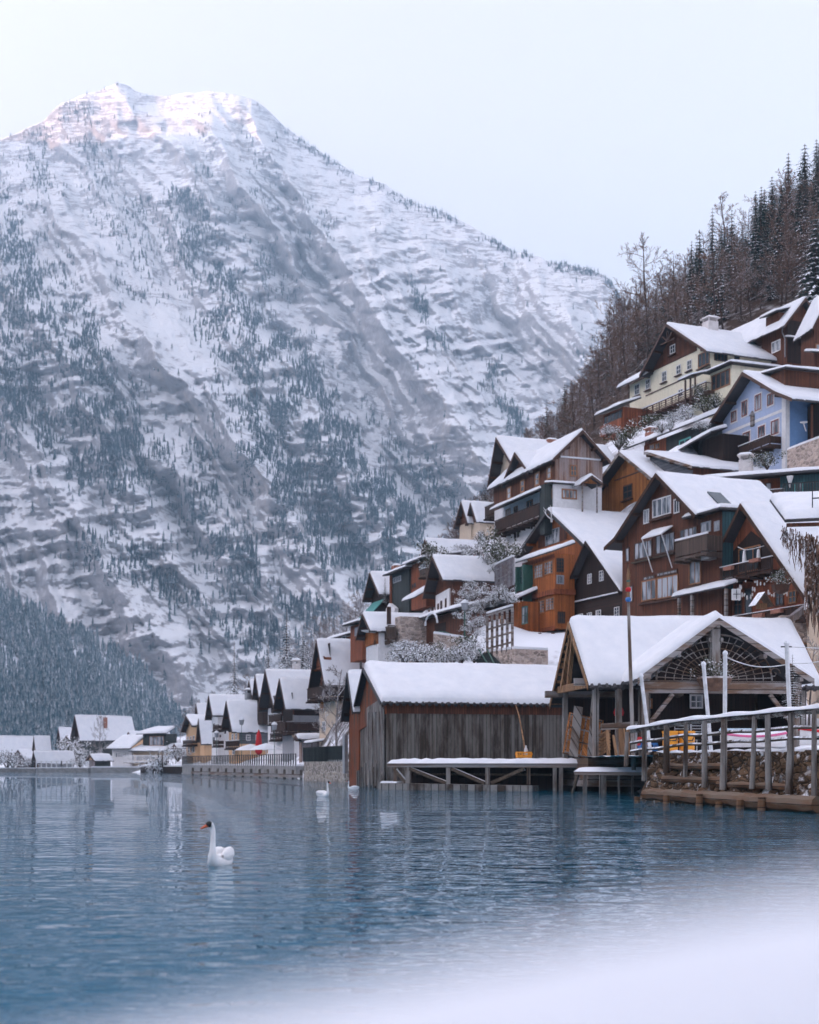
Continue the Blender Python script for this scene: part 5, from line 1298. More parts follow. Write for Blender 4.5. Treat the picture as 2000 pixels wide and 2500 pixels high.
h = far('long_hall', 'lower hall roof joining the long hall on its right', 290, 310, 270, 560, 505, 415, '415', 'tan', apx=300, of=.4, ground=False)
h = far('shore_house', 'small grey gabled boathouse with one white window at the left shore', 140, 225, 236, 665, 600, 530, '292', 'greyw', yeL=585, apx=178, of=.6)
wpx(h, 'F', 178, 198, 600, 632, 2, 2, frame='whitetrim', pane='curtain')
h = far('shore_boathouse', 'dark boathouse with long snow roof and picket fence at the left shore', 292, 322, 232, 680, 610, 545, '620', 'brown', yeL=615, apx=303, of=.5, rside=('greyp',), cat='boathouse')
h = far('shore_boathouse', 'grey boathouse with peach gable and snow roof by the water', 752, 800, 231, 668, 605, 570, '930', 'greyw', yeL=600, apx=775, of=.4, rside=('greenw',), cat='boathouse', gable='peach')
h = far('shore_house', 'little white roofed house between the conifer and the villa', 1330, 1350, 262, 420, 365, 335, '1410', 'greyp', apx=1340, of=.5)
h = far('shore_house', 'snowy garden shed left of the peach lake house', 1470, 1500, 226, 530, 500, 482, '1535', 'dark', apx=1485, of=.4)
# ------------------------------------------------------------------ ground of the valley side and the far shore
def zp(Z, x, y, d): x0, y0, k = ZOOM[Z]; return P(x0+x*k, y0+y*k, d)
SHORE = [(2600, 40), (2300, 45), (2000, 53), (1800, 60), (1600, 68), (1450, 84), (1380, 95), (1300, 99), (950, 100), (870, 104), (830, 122), (740, 139), (600, 164), (500, 189), (420, 206), (300, 224), (100, 232), (-300, 242), (-1200, 300), (-2600, 420)]
C = list(CONTROL)
for px, d in SHORE:
    q = G(px, d); C.append((q.x*1.0, q.y*1.03, .6)); C.append((q.x*.985-.5, q.y*.985, -1.5)); C.append((q.x*.93-2, q.y*.93, -4)); C.append((q.x*.75-8, q.y*.8, -6))
def cp(px, d, z=None, py=None):
    q = G(px, d); C.append((q.x, q.y, z if z is not None else EYE+(HOR-py)/F*d))
for px, d, z in ((380, 204, -4), (420, 196, -4), (330, 214, -4), (450, 194, -4), (280, 220, -4), (380, 222, .9), (320, 232, 1.0), (790, 114, -4), (835, 109, -4), (750, 124, -4), (700, 136, -4), (870, 100, -4), (640, 150, -4), (800, 128, 1.2), (850, 118, 1.2), (760, 138, 1.2), (632, 164, 1.2), (660, 158, 1.2), (700, 150, 1.2), (590, 174, 1.2), (540, 186, 1.2), (800, 140, 1.4), (730, 160, 1.6), (680, 175, 2), (600, 195, 2), (840, 126, 2), (1800, 66, 1.9), (2000, 60, 1.9), (2000, 76, 2.2), (1600, 78, 1.6), (2300, 60, 2), (1700, 90, 2.2), (1950, 90, 3), (1000, 103, 2.2), (1200, 102, 2.5), (1340, 100, 2.5), (1450, 98, 2.5)): cp(px, d, z)
for px, d, y in ((1000, 108, 1640), (1100, 112, 1610), (1200, 112, 1605), (1300, 108, 1620), (1150, 125, 1500), (1200, 125, 1440), (1230, 122, 1410), (1200, 118, 1520),
                 (1150, 150, 1330), (1180, 150, 1280), (1100, 160, 1360), (1500, 145, 1120), (1520, 138, 1080), (1600, 128, 1090), (1700, 118, 1140), (1560, 152, 1000), (1680, 136, 965), (1640, 134, 985)): cp(px, d, py=y)
for px, d, y in ((1300, 212, 1190), (1420, 214, 1030), (1520, 215, 880), (1600, 216, 790), (1760, 218, 715), (1850, 218, 665), (1960, 220, 565), (2080, 222, 480), (2400, 225, 300),
                 (1200, 212, 1260), (1130, 212, 1330), (1050, 212, 1400), (960, 213, 1470), (880, 215, 1530), (800, 216, 1590), (720, 220, 1660), (640, 224, 1720), (560, 228, 1770), (480, 232, 1815), (420, 236, 1845),
                 (1350, 180, 1130), (1300, 170, 1200), (1250, 165, 1250), (1500, 180, 960), (1700, 180, 800), (1900, 182, 745), (2050, 180, 690)): cp(px, d, py=y)
for px, d, z in ((2400, 300, 90), (2000, 300, 62), (1600, 300, 52), (1300, 300, 32), (1000, 300, 18), (700, 300, 8), (400, 320, 2), (0, 330, 4), (-400, 340, 5), (-1200, 420, 6), (100, 262, 1.6), (250, 262, 1.4), (-200, 270, 1.6), (300, 245, 1.3), (0, 245, 1.2),
                 (400, 430, 2), (1000, 430, 8), (1800, 430, 30), (-600, 430, 4)): cp(px, d, z)
C = np.array(C); _, ui = np.unique(np.round(C[:, :2], 1), axis=0, return_index=True); C = C[ui]
def rk(a, b): return np.sqrt(((a[:, None, :]-b[None, :, :])**2).sum(-1))
n_ = len(C); A = np.zeros((n_+3, n_+3)); A[:n_, :n_] = -rk(C[:, :2], C[:, :2])+np.eye(n_)*5.0
A[:n_, n_:] = np.c_[np.ones(n_), C[:, :2]]; A[n_:, :n_] = A[:n_, n_:].T
Wt = np.linalg.solve(A, np.r_[C[:, 2], 0, 0, 0])
def ground(x, y):
    x = np.atleast_1d(np.asarray(x, float)); y = np.atleast_1d(np.asarray(y, float)); q = np.c_[x, y]; out = np.empty(len(q))
    for i in range(0, len(q), 20000):
        s_ = slice(i, i+20000); out[s_] = -rk(q[s_], C[:, :2]) @ Wt[:n_]+Wt[n_]+q[s_] @ Wt[n_+1:]
    return out
gx = np.concatenate([np.arange(-420, -60, 5.0), np.arange(-60, 90, 1.1), np.arange(90, 200, 4.0)]); gy = np.concatenate([np.arange(36, 240, 1.2), np.arange(240, 440, 6.0)])
GX, GY = np.meshgrid(gx, gy); GZ = ground(GX.ravel(), GY.ravel()).reshape(GX.shape)
GZ += .8*(fbm(GX/5, GY/5, 4, 77)-.5)*np.clip((GZ-2)/4, 0, 1)
M['ground'] = m_snowy('hill_ground', (.075, .055, .042), lo=.42, hi=.75, nsc=.45)
hs_ = struct(np_mesh('hillside', np.stack([GX, GY, GZ], -1).reshape(-1, 3), grid_faces(*GX.shape), M['ground']))
M['litter'] = m_snowy('forest_floor', (.085, .052, .036), lo=.85, hi=1.25, nsc=.6, amt=.8)
hs_.data.materials.append(M['litter'])
xc, yc = GX[:-1, :-1].ravel(), GY[:-1, :-1].ravel(); pxc = 1000+F*xc/yc
hs_.data.polygons.foreach_set('material_index', ((yc > 163+6*np.sin(xc*.3)) & (pxc > 1000)).astype(np.int32))
def gz(x, y): return float(ground(x, y)[0])

# ------------------------------------------------------------------ promenade and quays of the lake row
def wall_strip(name, label, pts, z0, z1, thick, mat, cat, snow=.15, rail=None, railmat='metal', step=1.0, post=.06):
    """quay along points (px, d); optional fence of posts with a top rail on it"""
    q = [G(*p) for p in pts]; root = empty(name, q[0], 0, label, cat); inv = Matrix.Translation(-q[0])
    def strip(mb, za, zb_, off, th):
        for a, b in zip(q[:-1], q[1:]):
            t = (b-a).normalized(); n2 = Vector((-t.y, t.x, 0)); n2 = n2 if n2.y > 0 else -n2
            a_, b_ = a+n2*off, b+n2*off
            mb.hexa([(*(a_).xy, za), (*(b_).xy, za), (*(b_+n2*th).xy, za), (*(a_+n2*th).xy, za), (*(a_).xy, zb_), (*(b_).xy, zb_), (*(b_+n2*th).xy, zb_), (*(a_+n2*th).xy, zb_)])
    mb = MB(inv); strip(mb, z0, z1, 0, thick); mb.build('wall', M[mat], root)
    if snow:
        mb = MB(inv); strip(mb, z1+.004, z1+snow, .05, thick-.1); mb.build('snow_cover', M['snow'], root)
    if rail:
        mb = MB(inv)
        for a, b in zip(q[:-1], q[1:]):
            nn = max(1, int((b-a).length/step))
            for k in range(nn+1):
                p = a.lerp(b, k/nn); mb.box(p.x-post, p.x+post, p.y+.1, p.y+.1+post*2, z1, z1+rail)
            off = Vector((0, .16, 0)); mb.bar(a+off+Vector((0, 0, z1+rail*.95)), b+off+Vector((0, 0, z1+rail*.95)), .06); mb.bar(a+off+Vector((0, 0, z1+rail*.5)), b+off+Vector((0, 0, z1+rail*.5)), .05)
        mb.build('railing', M[railmat], root)
    return root
wall_strip('promenade', 'concrete lake promenade with iron railing in front of the row of lake houses', [(722, 142), (650, 155), (580, 168), (520, 183), (470, 196), (445, 205)], -1, 1.25, 3.0, 'concrete', 'promenade', .16, 1.3)
wall_strip('stone_quay', 'stone quay with timber balustrade left of the boathouse', [(842, 114), (800, 119), (742, 130)], -1, 1.7, 2.5, 'rubble', 'quay', .15, 1.3, 'greenw', .5, .09)
wall_strip('shore_quay', 'low grey quay with white fence on the far shore below the dark boathouse', [(215, 229), (150, 230), (88, 231)], -1, .7, 2.5, 'concrete', 'quay', .12, 1.2, 'whitetrim', .8, .08)
wall_strip('shore_quay', 'pale concrete quay on the far shore below the villa', [(340, 226), (222, 228)], -1, .8, 2.5, 'concrete', 'quay', .2)
wall_strip('shore_quay', 'dark timber faced quay under the snowy shore conifer', [(440, 207), (400, 213), (343, 224)], -1, 1.0, 2.5, 'dark', 'quay', .2)
wall_strip('shore_quay', 'low snowy quay at the left edge of the far shore', [(86, 232), (-60, 236)], -1, .6, 2.5, 'concrete', 'quay', .2)
mb = MB()                                                 # timber fender posts and waling along the promenade
r6 = random.Random(6)
pr = empty('mooring_beam', G(600, 160), 0, 'long timber fender beam on short piles along the foot of the promenade', 'beam')
inv = Matrix.Translation(-G(600, 160))
mb = MB(inv)
for (a, b) in (((735, 137), (650, 150)), ((650, 150), (560, 167)), ((560, 167), (470, 190))):
    mb.bar(G(*a, .28), G(*b, .28), .35)
mb.build('beam', M['beam'], pr)
for k in range(14):
    f = k/13; px = 735-265*f; d = 137+53*f**1.15; q = G(px, d); mb = MB(inv); mb.box(q.x-.12, q.x+.12, q.y+.2, q.y+.44, -.8, .9); mb.build('pile', M['barn2'], pr)
def lamp_post(px, d, zb, hh, label, r=.05):
    q = G(px, d, zb); t = empty('lamp_post', q, 0, label, 'lamp post')
    mb = MB(); mb.tube([(0, 0, 0), (0, 0, hh*.25), (0, 0, hh)], [r*1.5, r, r*.8], 7); mb.build('pole', M['greentrim'], t)
    mb = MB(); mb.lathe([(.05, hh), (.24, hh+.1), (.28, hh+.55), (.36, hh+.6), (.05, hh+.85)], 8); mb.build('lantern', M['greyp'], t)
    mb = MB(); mb.lathe([(.36, hh+.62), (.25, hh+.82), (.03, hh+.95)], 8); mb.build('snow_cover', M['snow'], t); return t
for px, d, hh, lb in ((670, 151, 3.8, 'thin green lamp post on the promenade in front of the black gabled house'), (590, 167, 4.8, 'thin green lamp post on the promenade beside the shingled house'), (529, 184, 3.6, 'thin green lamp post on the promenade before the white house')):
    t = lamp_post(px, d, 1.3, hh, lb, .035)
q = zp('G', 1228, 1380, 116); lamp_post(1134.7, 116, q.z, 2.7, 'green lamp post standing by the stairs under the snowy slope', .07)
q = G(632, 160, 1.3); t = empty('parasol', q, 0, 'closed red parasol on the terrace before the shingled house', 'parasol')
mb = MB(); mb.tube([(0, 0, 0), (0, 0, 4.2)], .05, 6); mb.build('pole', M['whitetrim'], t)
M['redcloth'] = m_plain('red_cloth', (.55, .02, .025), .8, .25, 5); M['yellow'] = m_plain('yellow_plastic', (.75, .30, .02), .45, .15); M['bluep'] = m_plain('blue_plastic', (.03, .16, .42), .4, .2); M['tarp'] = m_plain('pale_blue_tarp', (.42, .55, .66), .6, .2, 4); M['pink'] = m_plain('pink_paint', (.62, .12, .26), .5, .2)
mb = MB(); mb.lathe([(.12, 1.2), (.42, 1.5), (.38, 2.4), (.3, 3.4), (.04, 4.1)], 8); mb.build('canopy', M['redcloth'], t)
for px, d, lb in ((650, 156, 'snow loaded open parasol by the promenade railing, right of the red one'), (612, 163, 'snow loaded open parasol by the promenade railing, left of the red one')):
    t = empty('parasol', G(px, d, 1.3), 0, lb, 'parasol'); mb = MB(); mb.tube([(0, 0, 0), (0, 0, 2.3)], .05, 6); mb.build('pole', M['whitetrim'], t)
    mb = MB(); mb.lathe([(1.9, 1.75), (1.2, 2.15), (.05, 2.5)], 8); mb.build('canopy', M['snow'], t)

# ------------------------------------------------------------------ terrace by the pavilion and its bank
TA, TB = Vector((9.9, 61.5, 0)), Vector((13.6, 46.0, 0)); tdir = (TB-TA).normalized(); tn = Vector((tdir.y, -tdir.x, 0)); tn = tn if tn.x < 0 else -tn      # tn points to the lake
def T(t, off=0, z=0): q = TA+(TB-TA)*t+tn*off; return Vector((q.x, q.y, z))
def Tpx(px):
    k = (px-1000)/F; return (TA.x-k*TA.y)/(k*(TB.y-TA.y)-(TB.x-TA.x))
M['rubble_snow'] = m_stone('snowy_bank_stone', (.15, .09, .05), 2.8, (.03, .022, .016), snow=1)
bk = empty('bank_wall', TA, 0, 'rough stone and timber bank wall of the terrace along the water at the right', 'wall'); inv = Matrix.Translation(-TA)
rows = []
for j in range(15):
    z = -.8+2.75*j/14; r_ = []
    for i in range(160):
        t = .13+1.46*i/159; n__ = float(fbm(np.array(t*42), np.array(z*2.6), 4, 8))-.5; n3 = float(vnoise(np.array(t*26), np.array(z*1.7), 9))
        r_.append(T(t, .75*(1-j/14)**1.3+.55*n__+.15*n3, z+.12*n3))
    rows.append(r_)
rows.append([T(.13+1.46*i/159, -1.2, 1.98+.05*math.sin(i*1.3)) for i in range(160)])
mb = MB(inv); mb.grid(rows); mb.build('stone_face', M['rubble_snow'], bk, smooth=True)
mb = MB(inv); rows = [[T(.13+1.46*i/120, -.05-.28*(1+math.cos(a)), 1.93+.17*math.sin(a)+.03*math.sin(i*.9)) for i in range(121)] for a in np.linspace(0, math.pi, 7)]
mb.grid(rows); mb.build('snow_cover', M['snow'], bk, smooth=True)
M['log'] = m_planks('wet_log', (.17, .075, .03), .3, .6, horiz=True, weather=(.16, .115, .08), wamt=.3)
logs = [(1637, 1740, 1.05, .30, .30, 'thick log at the waterline, left end of the bank'), (1742, 1895, 1.1, .28, .34, 'thick orange brown log at the waterline, in the middle of the bank'), (1900, 2080, 1.15, .26, .36, 'thick log at the waterline, running out of the right edge'),
        (1640, 1790, .26, 1.45, .16, 'weathered log lying high in the bank just under the first fence posts'), (1640, 1800, .34, .92, .18, 'dark log half way up the left part of the bank'), (1780, 1960, .42, .78, .15, 'thin log half way up the right part of the bank')]
for x0, x1, off, z, r_, lb in logs:
    a, b = T(Tpx(x0), off, z), T(Tpx(x1), off, z); t_ = empty('log', a, 0, lb, 'log'); iv = Matrix.Translation(-a); mb = MB(iv)
    pts = [a.lerp(b, k/9)+Vector((0, 0, .025*math.sin(k*1.9+x0))) for k in range(10)]; mb.tube(pts, [r_*.82*(1+.05*math.sin(k*2.3+x0)) for k in range(10)], 10)
    mb.build('trunk', M['log'], t_, smooth=False)
for k, px in enumerate((1640, 1715, 1800, 1850, 1905, 1960)):
    a = T(Tpx(px), 1.55, -.8); o = MB(Matrix.Translation(-a)); o.tube([a, a+Vector((.03, 0, 1.0+.12*(k % 3)))], [.16, .13], 8)
    s_ = o.build('mooring_pile', M['log']); s_.location = a; tag(s_, 'short round pile standing in the water against the bank logs', 'pile', 'short piles at the foot of the bank')
fe = empty('bank_fence', TA, 0, 'rough timber fence with snow on its top rail, on the bank at the right', 'fence')
inv = Matrix.Translation(-TA)
zr_ = lambda t: 3.13+.17*t-.5*max(0, .38-t)
for k, (px, yb_, lean) in enumerate(((1561, 1860, .02), (1607, 1895, .0), (1662, 1875, .0), (1708, 1885, .02), (1757, 1910, .0), (1803, 1915, .02), (1875, 1912, .04), (1917, 1915, -.02), (1966, 1925, .05), (2030, 1930, 0))):
    t = Tpx(px); q = T(t, .62); zb_ = EYE+(HOR-yb_)/F*q.y; r_ = .09+.018*(k % 3)
    mb = MB(inv); mb.tube([(q.x, q.y, zb_-.2), (q.x+lean*1.5, q.y, (zb_+zr_(t))/2), (q.x+lean*2, q.y, zr_(t)-.02)], [r_*1.12, r_, r_*.9], 8); mb.build('post', M['barn2'], fe)
for dz, r_ in ((-.02, .09), (-.52, .075), (-.88, .07)):
    mb = MB(inv)
    pts = [T(.05+1.25*k/14, .45, zr_(.05+1.25*k/14)+dz+.025*math.sin(k*2.1)) for k in range(15)]; mb.tube(pts, r_, 6); mb.build('rail', M['rail'] if dz < -.1 else M['barn2'], fe)
pts = [(.04+1.27*k/60) for k in range(61)]
mb = MB(inv); rows = [[T(t, .45+.17*math.cos(a), zr_(t)+.06+(.15+.03*math.sin(t*31))*math.sin(a)) for t in pts] for a in np.linspace(0, math.pi, 7)]
mb.grid(rows); mb.build('snow_cover', M['snow'], fe, smooth=True)
mb = MB(); tp = [G(1600, 66), T(-.14, -.3), T(1.6, -.3), G(2700, 72), G(1590, 80)]
rows = []
for i in range(40):
    r_ = []
    for j in range(26):
        f = i/39; a = T(-.16+1.76*f, -.4); b = Vector((9.6+26*f, 80-2*f, 0)); q = a.lerp(b, j/25); r_.append((q.x, q.y, 1.86+.12*float(fbm(np.array(q.x*.9), np.array(q.y*.9), 3, 5))))
    rows.append(r_)
mb.grid(rows); struct(mb.build('terrace', M['snow'], smooth=True))

# ------------------------------------------------------------------ jetty and lower landing stage
def pt_(Z, x, y, d): return zp(Z, x, y, d)
jt = empty('jetty', G(1170, 83), 0, 'long timber jetty deep in snow along the grey side of the boathouse', 'jetty'); inv = Matrix.Translation(-G(1170, 83))
a, b = G(946, 83.6), G(1545, 76.5); zj = 1.55
jdir = (b-a).normalized(); jn = Vector((-jdir.y, jdir.x, 0))
def J(f, off, z): q = a.lerp(b, f)+jn*off; return Vector((q.x, q.y, z))
mb = MB(inv)
mb.hexa([J(0, 0, zj-.22), J(1, 0, zj-.22), J(1, 2.6, zj-.22), J(0, 2.6, zj-.22), J(0, 0, zj), J(1, 0, zj), J(1, 2.6, zj), J(0, 2.6, zj)]); mb.build('deck', M['beam'], jt)
mb = MB(inv); rows = []
ff = sorted(set([k/60 for k in range(61)] + [.002, .006, .012, .02, .985, .994]))
for f in ff:
    e = min(1, f*14.5/.3, (1-f)*14.5/.3); e = math.sqrt(max(0, 1-(1-e)**2)); r_ = []
    for j in range(13):
        u_ = j/12; sd_ = math.sqrt(max(0, 1-abs(2*u_-1)**6)); nn = float(vnoise(np.array(f*40.), np.array(u_*4), 6)); r_.append(J(f, -.08+2.76*u_, zj+.01+(.20+.13*nn)*e*sd_))
    rows.append(r_)
mb.grid(rows); mb.build('snow_cover', M['snow'], jt, smooth=True)
jx = lambda px: next(f for f in np.linspace(-.1, 1.1, 2400) if (lambda q: (q.x/q.y)*F+1000 >= px)(J(f, 0, 0)))
ZF = lambda x: 750+x*.37681
for x in (565, 645, 910, 1165, 1430, 1600, 1640):
    f = jx(ZF(x)); mb = MB(inv); q = J(f, .1, 0); w_ = .13 if x in (645, 910, 1165) else .10; zb_ = .35 if x in (645, 910, 1165, 1430, 565) else -1
    mb.box(q.x-w_, q.x+w_, q.y-.1, q.y+.12, zb_, zj-.22); mb.build('post', M['postw'], jt)
for x0, x1, up in ((660, 895, 0), (930, 1145, 0), (1190, 1400, 1), (560, 635, 0)):
    f0, f1 = jx(ZF(x0)), jx(ZF(x1)); zA, zB = (zj-.3, .42) if not up else (.42, zj-.3)
    mb = MB(inv); mb.bar(J(f0, .12, zA), J(f1, .12, zB), .2); mb.build('brace', M['rail'], jt)
f0, f1 = jx(ZF(630)), jx(ZF(1530)); mb = MB(inv); mb.bar(J(f0, 1.2, .9), J(f1, 1.2, .9), .12); mb.build('rail', M['rail'], jt)
f0, f1 = jx(ZF(488)), jx(ZF(1480)); mb = MB(inv)
mb.hexa([J(f0, -.5, -.3), J(f1, -.5, -.3), J(f1, .5, -.3), J(f0, .5, -.3), J(f0, -.5, .38), J(f1, -.5, .30), J(f1, .5, .3), J(f0, .5, .38)]); mb.build('pontoon', M['barn2'], jt)
f2 = jx(ZF(600)); mb = MB(inv); mb.hexa([J(f0+.004, -.45, .385), J(f2, -.45, .385), J(f2, .45, .385), J(f0+.004, .45, .385), J(f0+.01, -.4, .5), J(f2, -.4, .47), J(f2, .4, .47), J(f0+.01, .4, .5)]); mb.build('snow_cover', M['snow'], jt)
back_ = MB(inv); back_.hexa([J(.02, 2.5, -1), J(.98, 2.5, -1), J(.98, 2.7, -1), J(.02, 2.7, -1), J(.02, 2.5, zj-.25), J(.98, 2.5, zj-.25), J(.98, 2.7, zj-.25), J(.02, 2.7, zj-.25)]); back_.build('back_wall', M['dark'], jt)
ls = empty('landing_stage', G(1490, 72), 0, 'small lower landing stage under snow beside the flagpole', 'landing stage'); inv = Matrix.Translation(-G(1490, 72))
a2, b2 = G(1402, 73.5), G(1590, 69.5); d2 = (b2-a2).normalized(); n2 = Vector((-d2.y, d2.x, 0)); zl_ = 1.12
def S(f, off, z): q = a2.lerp(b2, f)+n2*off; return Vector((q.x, q.y, z))
mb = MB(inv); mb.hexa([S(0, 0, zl_-.16), S(1, 0, zl_-.16), S(1, 2, zl_-.16), S(0, 2, zl_-.16), S(0, 0, zl_), S(1, 0, zl_), S(1, 2, zl_), S(0, 2, zl_)]); mb.build('deck', M['beam'], ls)
rows = []
for f in sorted(set([k/24 for k in range(25)]+[.01, .025, .975, .99])):
    e = min(1, f*4/.25, (1-f)*4/.25); e = math.sqrt(max(0, 1-(1-e)**2)); rows.append([S(f, -.06+2.1*j/10, zl_+.01+.24*e*math.sqrt(max(0, 1-abs(2*j/10-1)**6))) for j in range(11)])
mb = MB(inv); mb.grid(rows); mb.build('snow_cover', M['snow'], ls, smooth=True)
for f, w_ in ((.12, .1), (.36, .16), (.57, .05), (.74, .05), (.92, .1)):
    q = S(f, .15, 0); mb = MB(inv); mb.box(q.x-w_, q.x+w_, q.y-w_, q.y+w_, -1, zl_-.16); mb.build('post', M['postw'], ls)
mb = MB(inv); mb.bar(S(.04, .1, zl_-.1), S(-.05, .1, -.1), .12); mb.build('brace', M['rail'], ls)

# ------------------------------------------------------------------ poles
def pole(name, label, pts, r, mat, parts=None):
    a = pts[0]; t = empty(name, a, 0, label, 'pole'); mb = MB(Matrix.Translation(-a)); mb.tube(pts, r, 8); mb.build('shaft', M[mat], t, smooth=False); return t
M['whitepole'] = m_plain('white_painted_pole', (.62, .63, .64), .55, .25, 2.5)
fp = pole('flagpole', 'tall grey pole topped by red, white and blue balls, in front of the pavilion', [pt_('E', 610, 1060, 70), pt_('E', 592, 520, 70), pt_('E', 577, 40, 70)], [.115, .095, .075], 'postw')
top = pt_('E', 577, 40, 70)-fp.location
for dz, r_, m2 in ((.05, .15, M['bluep']), (.55, .15, M['redcloth']), (.98, .10, M['greentrim'])):
    mb = MB(); mb.lathe([(.02, top.z+dz-r_), (r_*.8, top.z+dz-r_*.6), (r_, top.z+dz), (r_*.8, top.z+dz+r_*.6), (.02, top.z+dz+r_)], 10, (top.x, top.y, 0)); mb.build('ball', m2, fp)
mb = MB(); mb.lathe([(.08, top.z), (.08, top.z+1.1), (.10, top.z+1.25), (.01, top.z+1.75)], 8, (top.x, top.y, 0)); mb.build('finial', M['tanbeam'], fp)
for (xt, yt, xb, yb_, d, lb) in ((655, 500, 710, 950, 67, 'white leaning mooring pole nearest the pavilion left corner'), (1030, 430, 1075, 945, 60.5, 'white leaning mooring pole left of the hanging flower basket'), (1160, 365, 1157, 945, 58, 'white upright mooring pole with a snow cap, tallest of the middle pair'), (1530, 305, 1556, 925, 55, 'white mooring pole with crossbar and wires at the right')):
    pole('mooring_pole', lb, [pt_('E', xb, yb_, d), pt_('E', (xt+xb)/2, (yt+yb_)/2, d), pt_('E', xt, yt, d)], .088, 'whitepole')
o = fe
cp_ = [t for t in bpy.data.objects if t.name.startswith('mooring_pole')]
for pole_, (x, y, d) in zip(cp_, ((655, 500, 67), (1030, 430, 60.5), (1160, 365, 58), (1530, 305, 55))):
    q = pt_('E', x, y, d)-pole_.location; mb = MB(); mb.lathe([(.10, 0), (.12, .06), (.08, .14), (.02, .18)], 8, q); mb.build('snow_cap', M['snow'], pole_)
q4 = cp_[3]; mb = MB(Matrix.Translation(-q4.location)); mb.bar(pt_('E', 1495, 318, 55), pt_('E', 1560, 318, 55), .05); mb.build('crossbar', M['metal'], q4)
w4 = MB(Matrix.Translation(-q4.location))
A_ = pt_('E', 1175, 385, 58); B_ = pt_('E', 1530, 425, 55); w4.tube([A_.lerp(B_, k/10)-Vector((0, 0, .22*math.sin(math.pi*k/10))) for k in range(11)], .022, 4)
A_ = pt_('E', 1545, 318, 55); B_ = pt_('E', 1800, 330, 55); w4.tube([A_.lerp(B_, k/6) for k in range(7)], .018, 4)
A_ = pt_('E', 1545, 415, 55); B_ = pt_('E', 1800, 385, 55); w4.tube([A_.lerp(B_, k/6)-Vector((0, 0, .1*math.sin(math.pi*k/6))) for k in range(7)], .018, 4); w4.build('wire', M['whitepole'], q4)
# ------------------------------------------------------------------ things on the jetty, terrace and in the pavilion
def crate(loc, w_, d_, h_, mat, label, slots=True):
    t = empty('crate', loc, .15, label, 'crate'); mb = MB(); e = .03
    mb.box(-w_/2, w_/2, -d_/2, d_/2, 0, e)
    for s_ in (-1, 1):
        mb.box(s_*w_/2-e*(s_ > 0), s_*w_/2+e*(s_ < 0), -d_/2, d_/2, 0, h_); mb.box(-w_/2, w_/2, s_*d_/2-e*(s_ > 0), s_*d_/2+e*(s_ < 0), 0, h_*.45); mb.box(-w_/2, w_/2, s_*d_/2-e*(s_ > 0), s_*d_/2+e*(s_ < 0), h_*.78, h_)
        for k in range(5): x_ = -w_/2+w_*k/4; mb.box(x_-.03, x_+.03, s_*d_/2-e*(s_ > 0), s_*d_/2+e*(s_ < 0), h_*.45, h_*.78)
    mb.build('body', mat, t); return t
q = pt_('F', 1404, 797, 81.2); crate(q, .85, .55, .36, M['yellow'], 'yellow plastic crate on the snowy jetty')
q = pt_('F', 1418, 770, 81.2); t = empty('bottle', q, 0, 'white bottle standing in the yellow crate', 'bottle'); mb = MB(); mb.lathe([(.11, -.3), (.12, .2), (.05, .38), (.05, .48)], 8); mb.build('body', M['whitetrim'], t)
pole('stick', 'thin crooked stick leaning on the boathouse wall above the yellow crate', [pt_('F', 1418, 780, 81.3), pt_('F', 1395, 640, 82.4), pt_('F', 1372, 520, 83.6), pt_('F', 1352, 455, 84.5)], [.05, .045, .04, .025], 'tanbeam')
crate(pt_('E', 668, 912, 69), .5, .4, .42, M['redcloth'], 'red plastic crate stacked on the blue one behind the fence'); crate(pt_('E', 695, 945, 69), .85, .5, .40, M['bluep'], 'blue plastic crate under the red one behind the fence')
for x, lb in ((830, 'yellow barrel behind the fence, the left one'), (930, 'yellow barrel behind the fence, the right one')):
    t = empty('barrel', pt_('E', x, 945, 67.5), 0, lb, 'barrel'); mb = MB(); mb.lathe([(.34, 0), (.37, .1), (.38, .85), (.41, .88), (.41, .96), (.35, .97), (.32, .8)], 16); mb.build('body', M['yellow'], t)
    mb = MB(); mb.tube([(-.36, -.15, .8), (-.2, -.36, .5), (.2, -.36, .5), (.36, -.15, .8)], .03, 5); mb.build('handle', M['metal'], t)
def boat(loc, rz, L_, W_, label, trim, cover=None):
    t = empty('rowing_boat', loc, rz, label, 'boat'); mb = MB(); rows = []
    for i in range(15):
        f = i/14*2-1; w_ = W_/2*max(.03, 1-abs(f)**2.6); sh = .55+.18*f*f; rows.append([(f*L_/2, w_*math.sin(a), .02+sh*(1-math.cos(a)**1 if abs(a) > 0 else 0)) for a in np.linspace(-1.45, 1.45, 11)])
    mb.grid(rows); mb.build('hull', M['whitetrim'], t, smooth=True)
    mb = MB()
    for k in (0, -1): mb.tube([r[k] for r in rows], .06, 6)
    mb.build('gunwale', M[trim], t)
    mb = MB(); rr_ = []
    for i in range(15):
        a, b = Vector(rows[i][0]), Vector(rows[i][-1]); rr_.append([a.lerp(b, j/8)+Vector((0, 0, .02+.22*math.sin(math.pi*j/8)*(.6+.4*math.cos((i-7)*.3)))) for j in range(9)])
    mb.grid(rr_); mb.build('cover', M[cover or 'snow'], t, smooth=True); return t
boat(pt_('E', 1330, 925, 63), -.12, 2.9, 1.0, 'upturned white rowing boat with a pink gunwale behind the fence', 'pink')
boat(pt_('E', 1300, 900, 68), .05, 2.8, 1.3, 'pale blue covered boat stored on the snowy terrace behind the pink trimmed one', 'tarp', 'tarp')
boat(pt_('E', 1760, 915, 53), .5, 2.6, 1.1, 'snowed up rowing boat with red gunwale at the right edge behind the fence', 'redcloth')
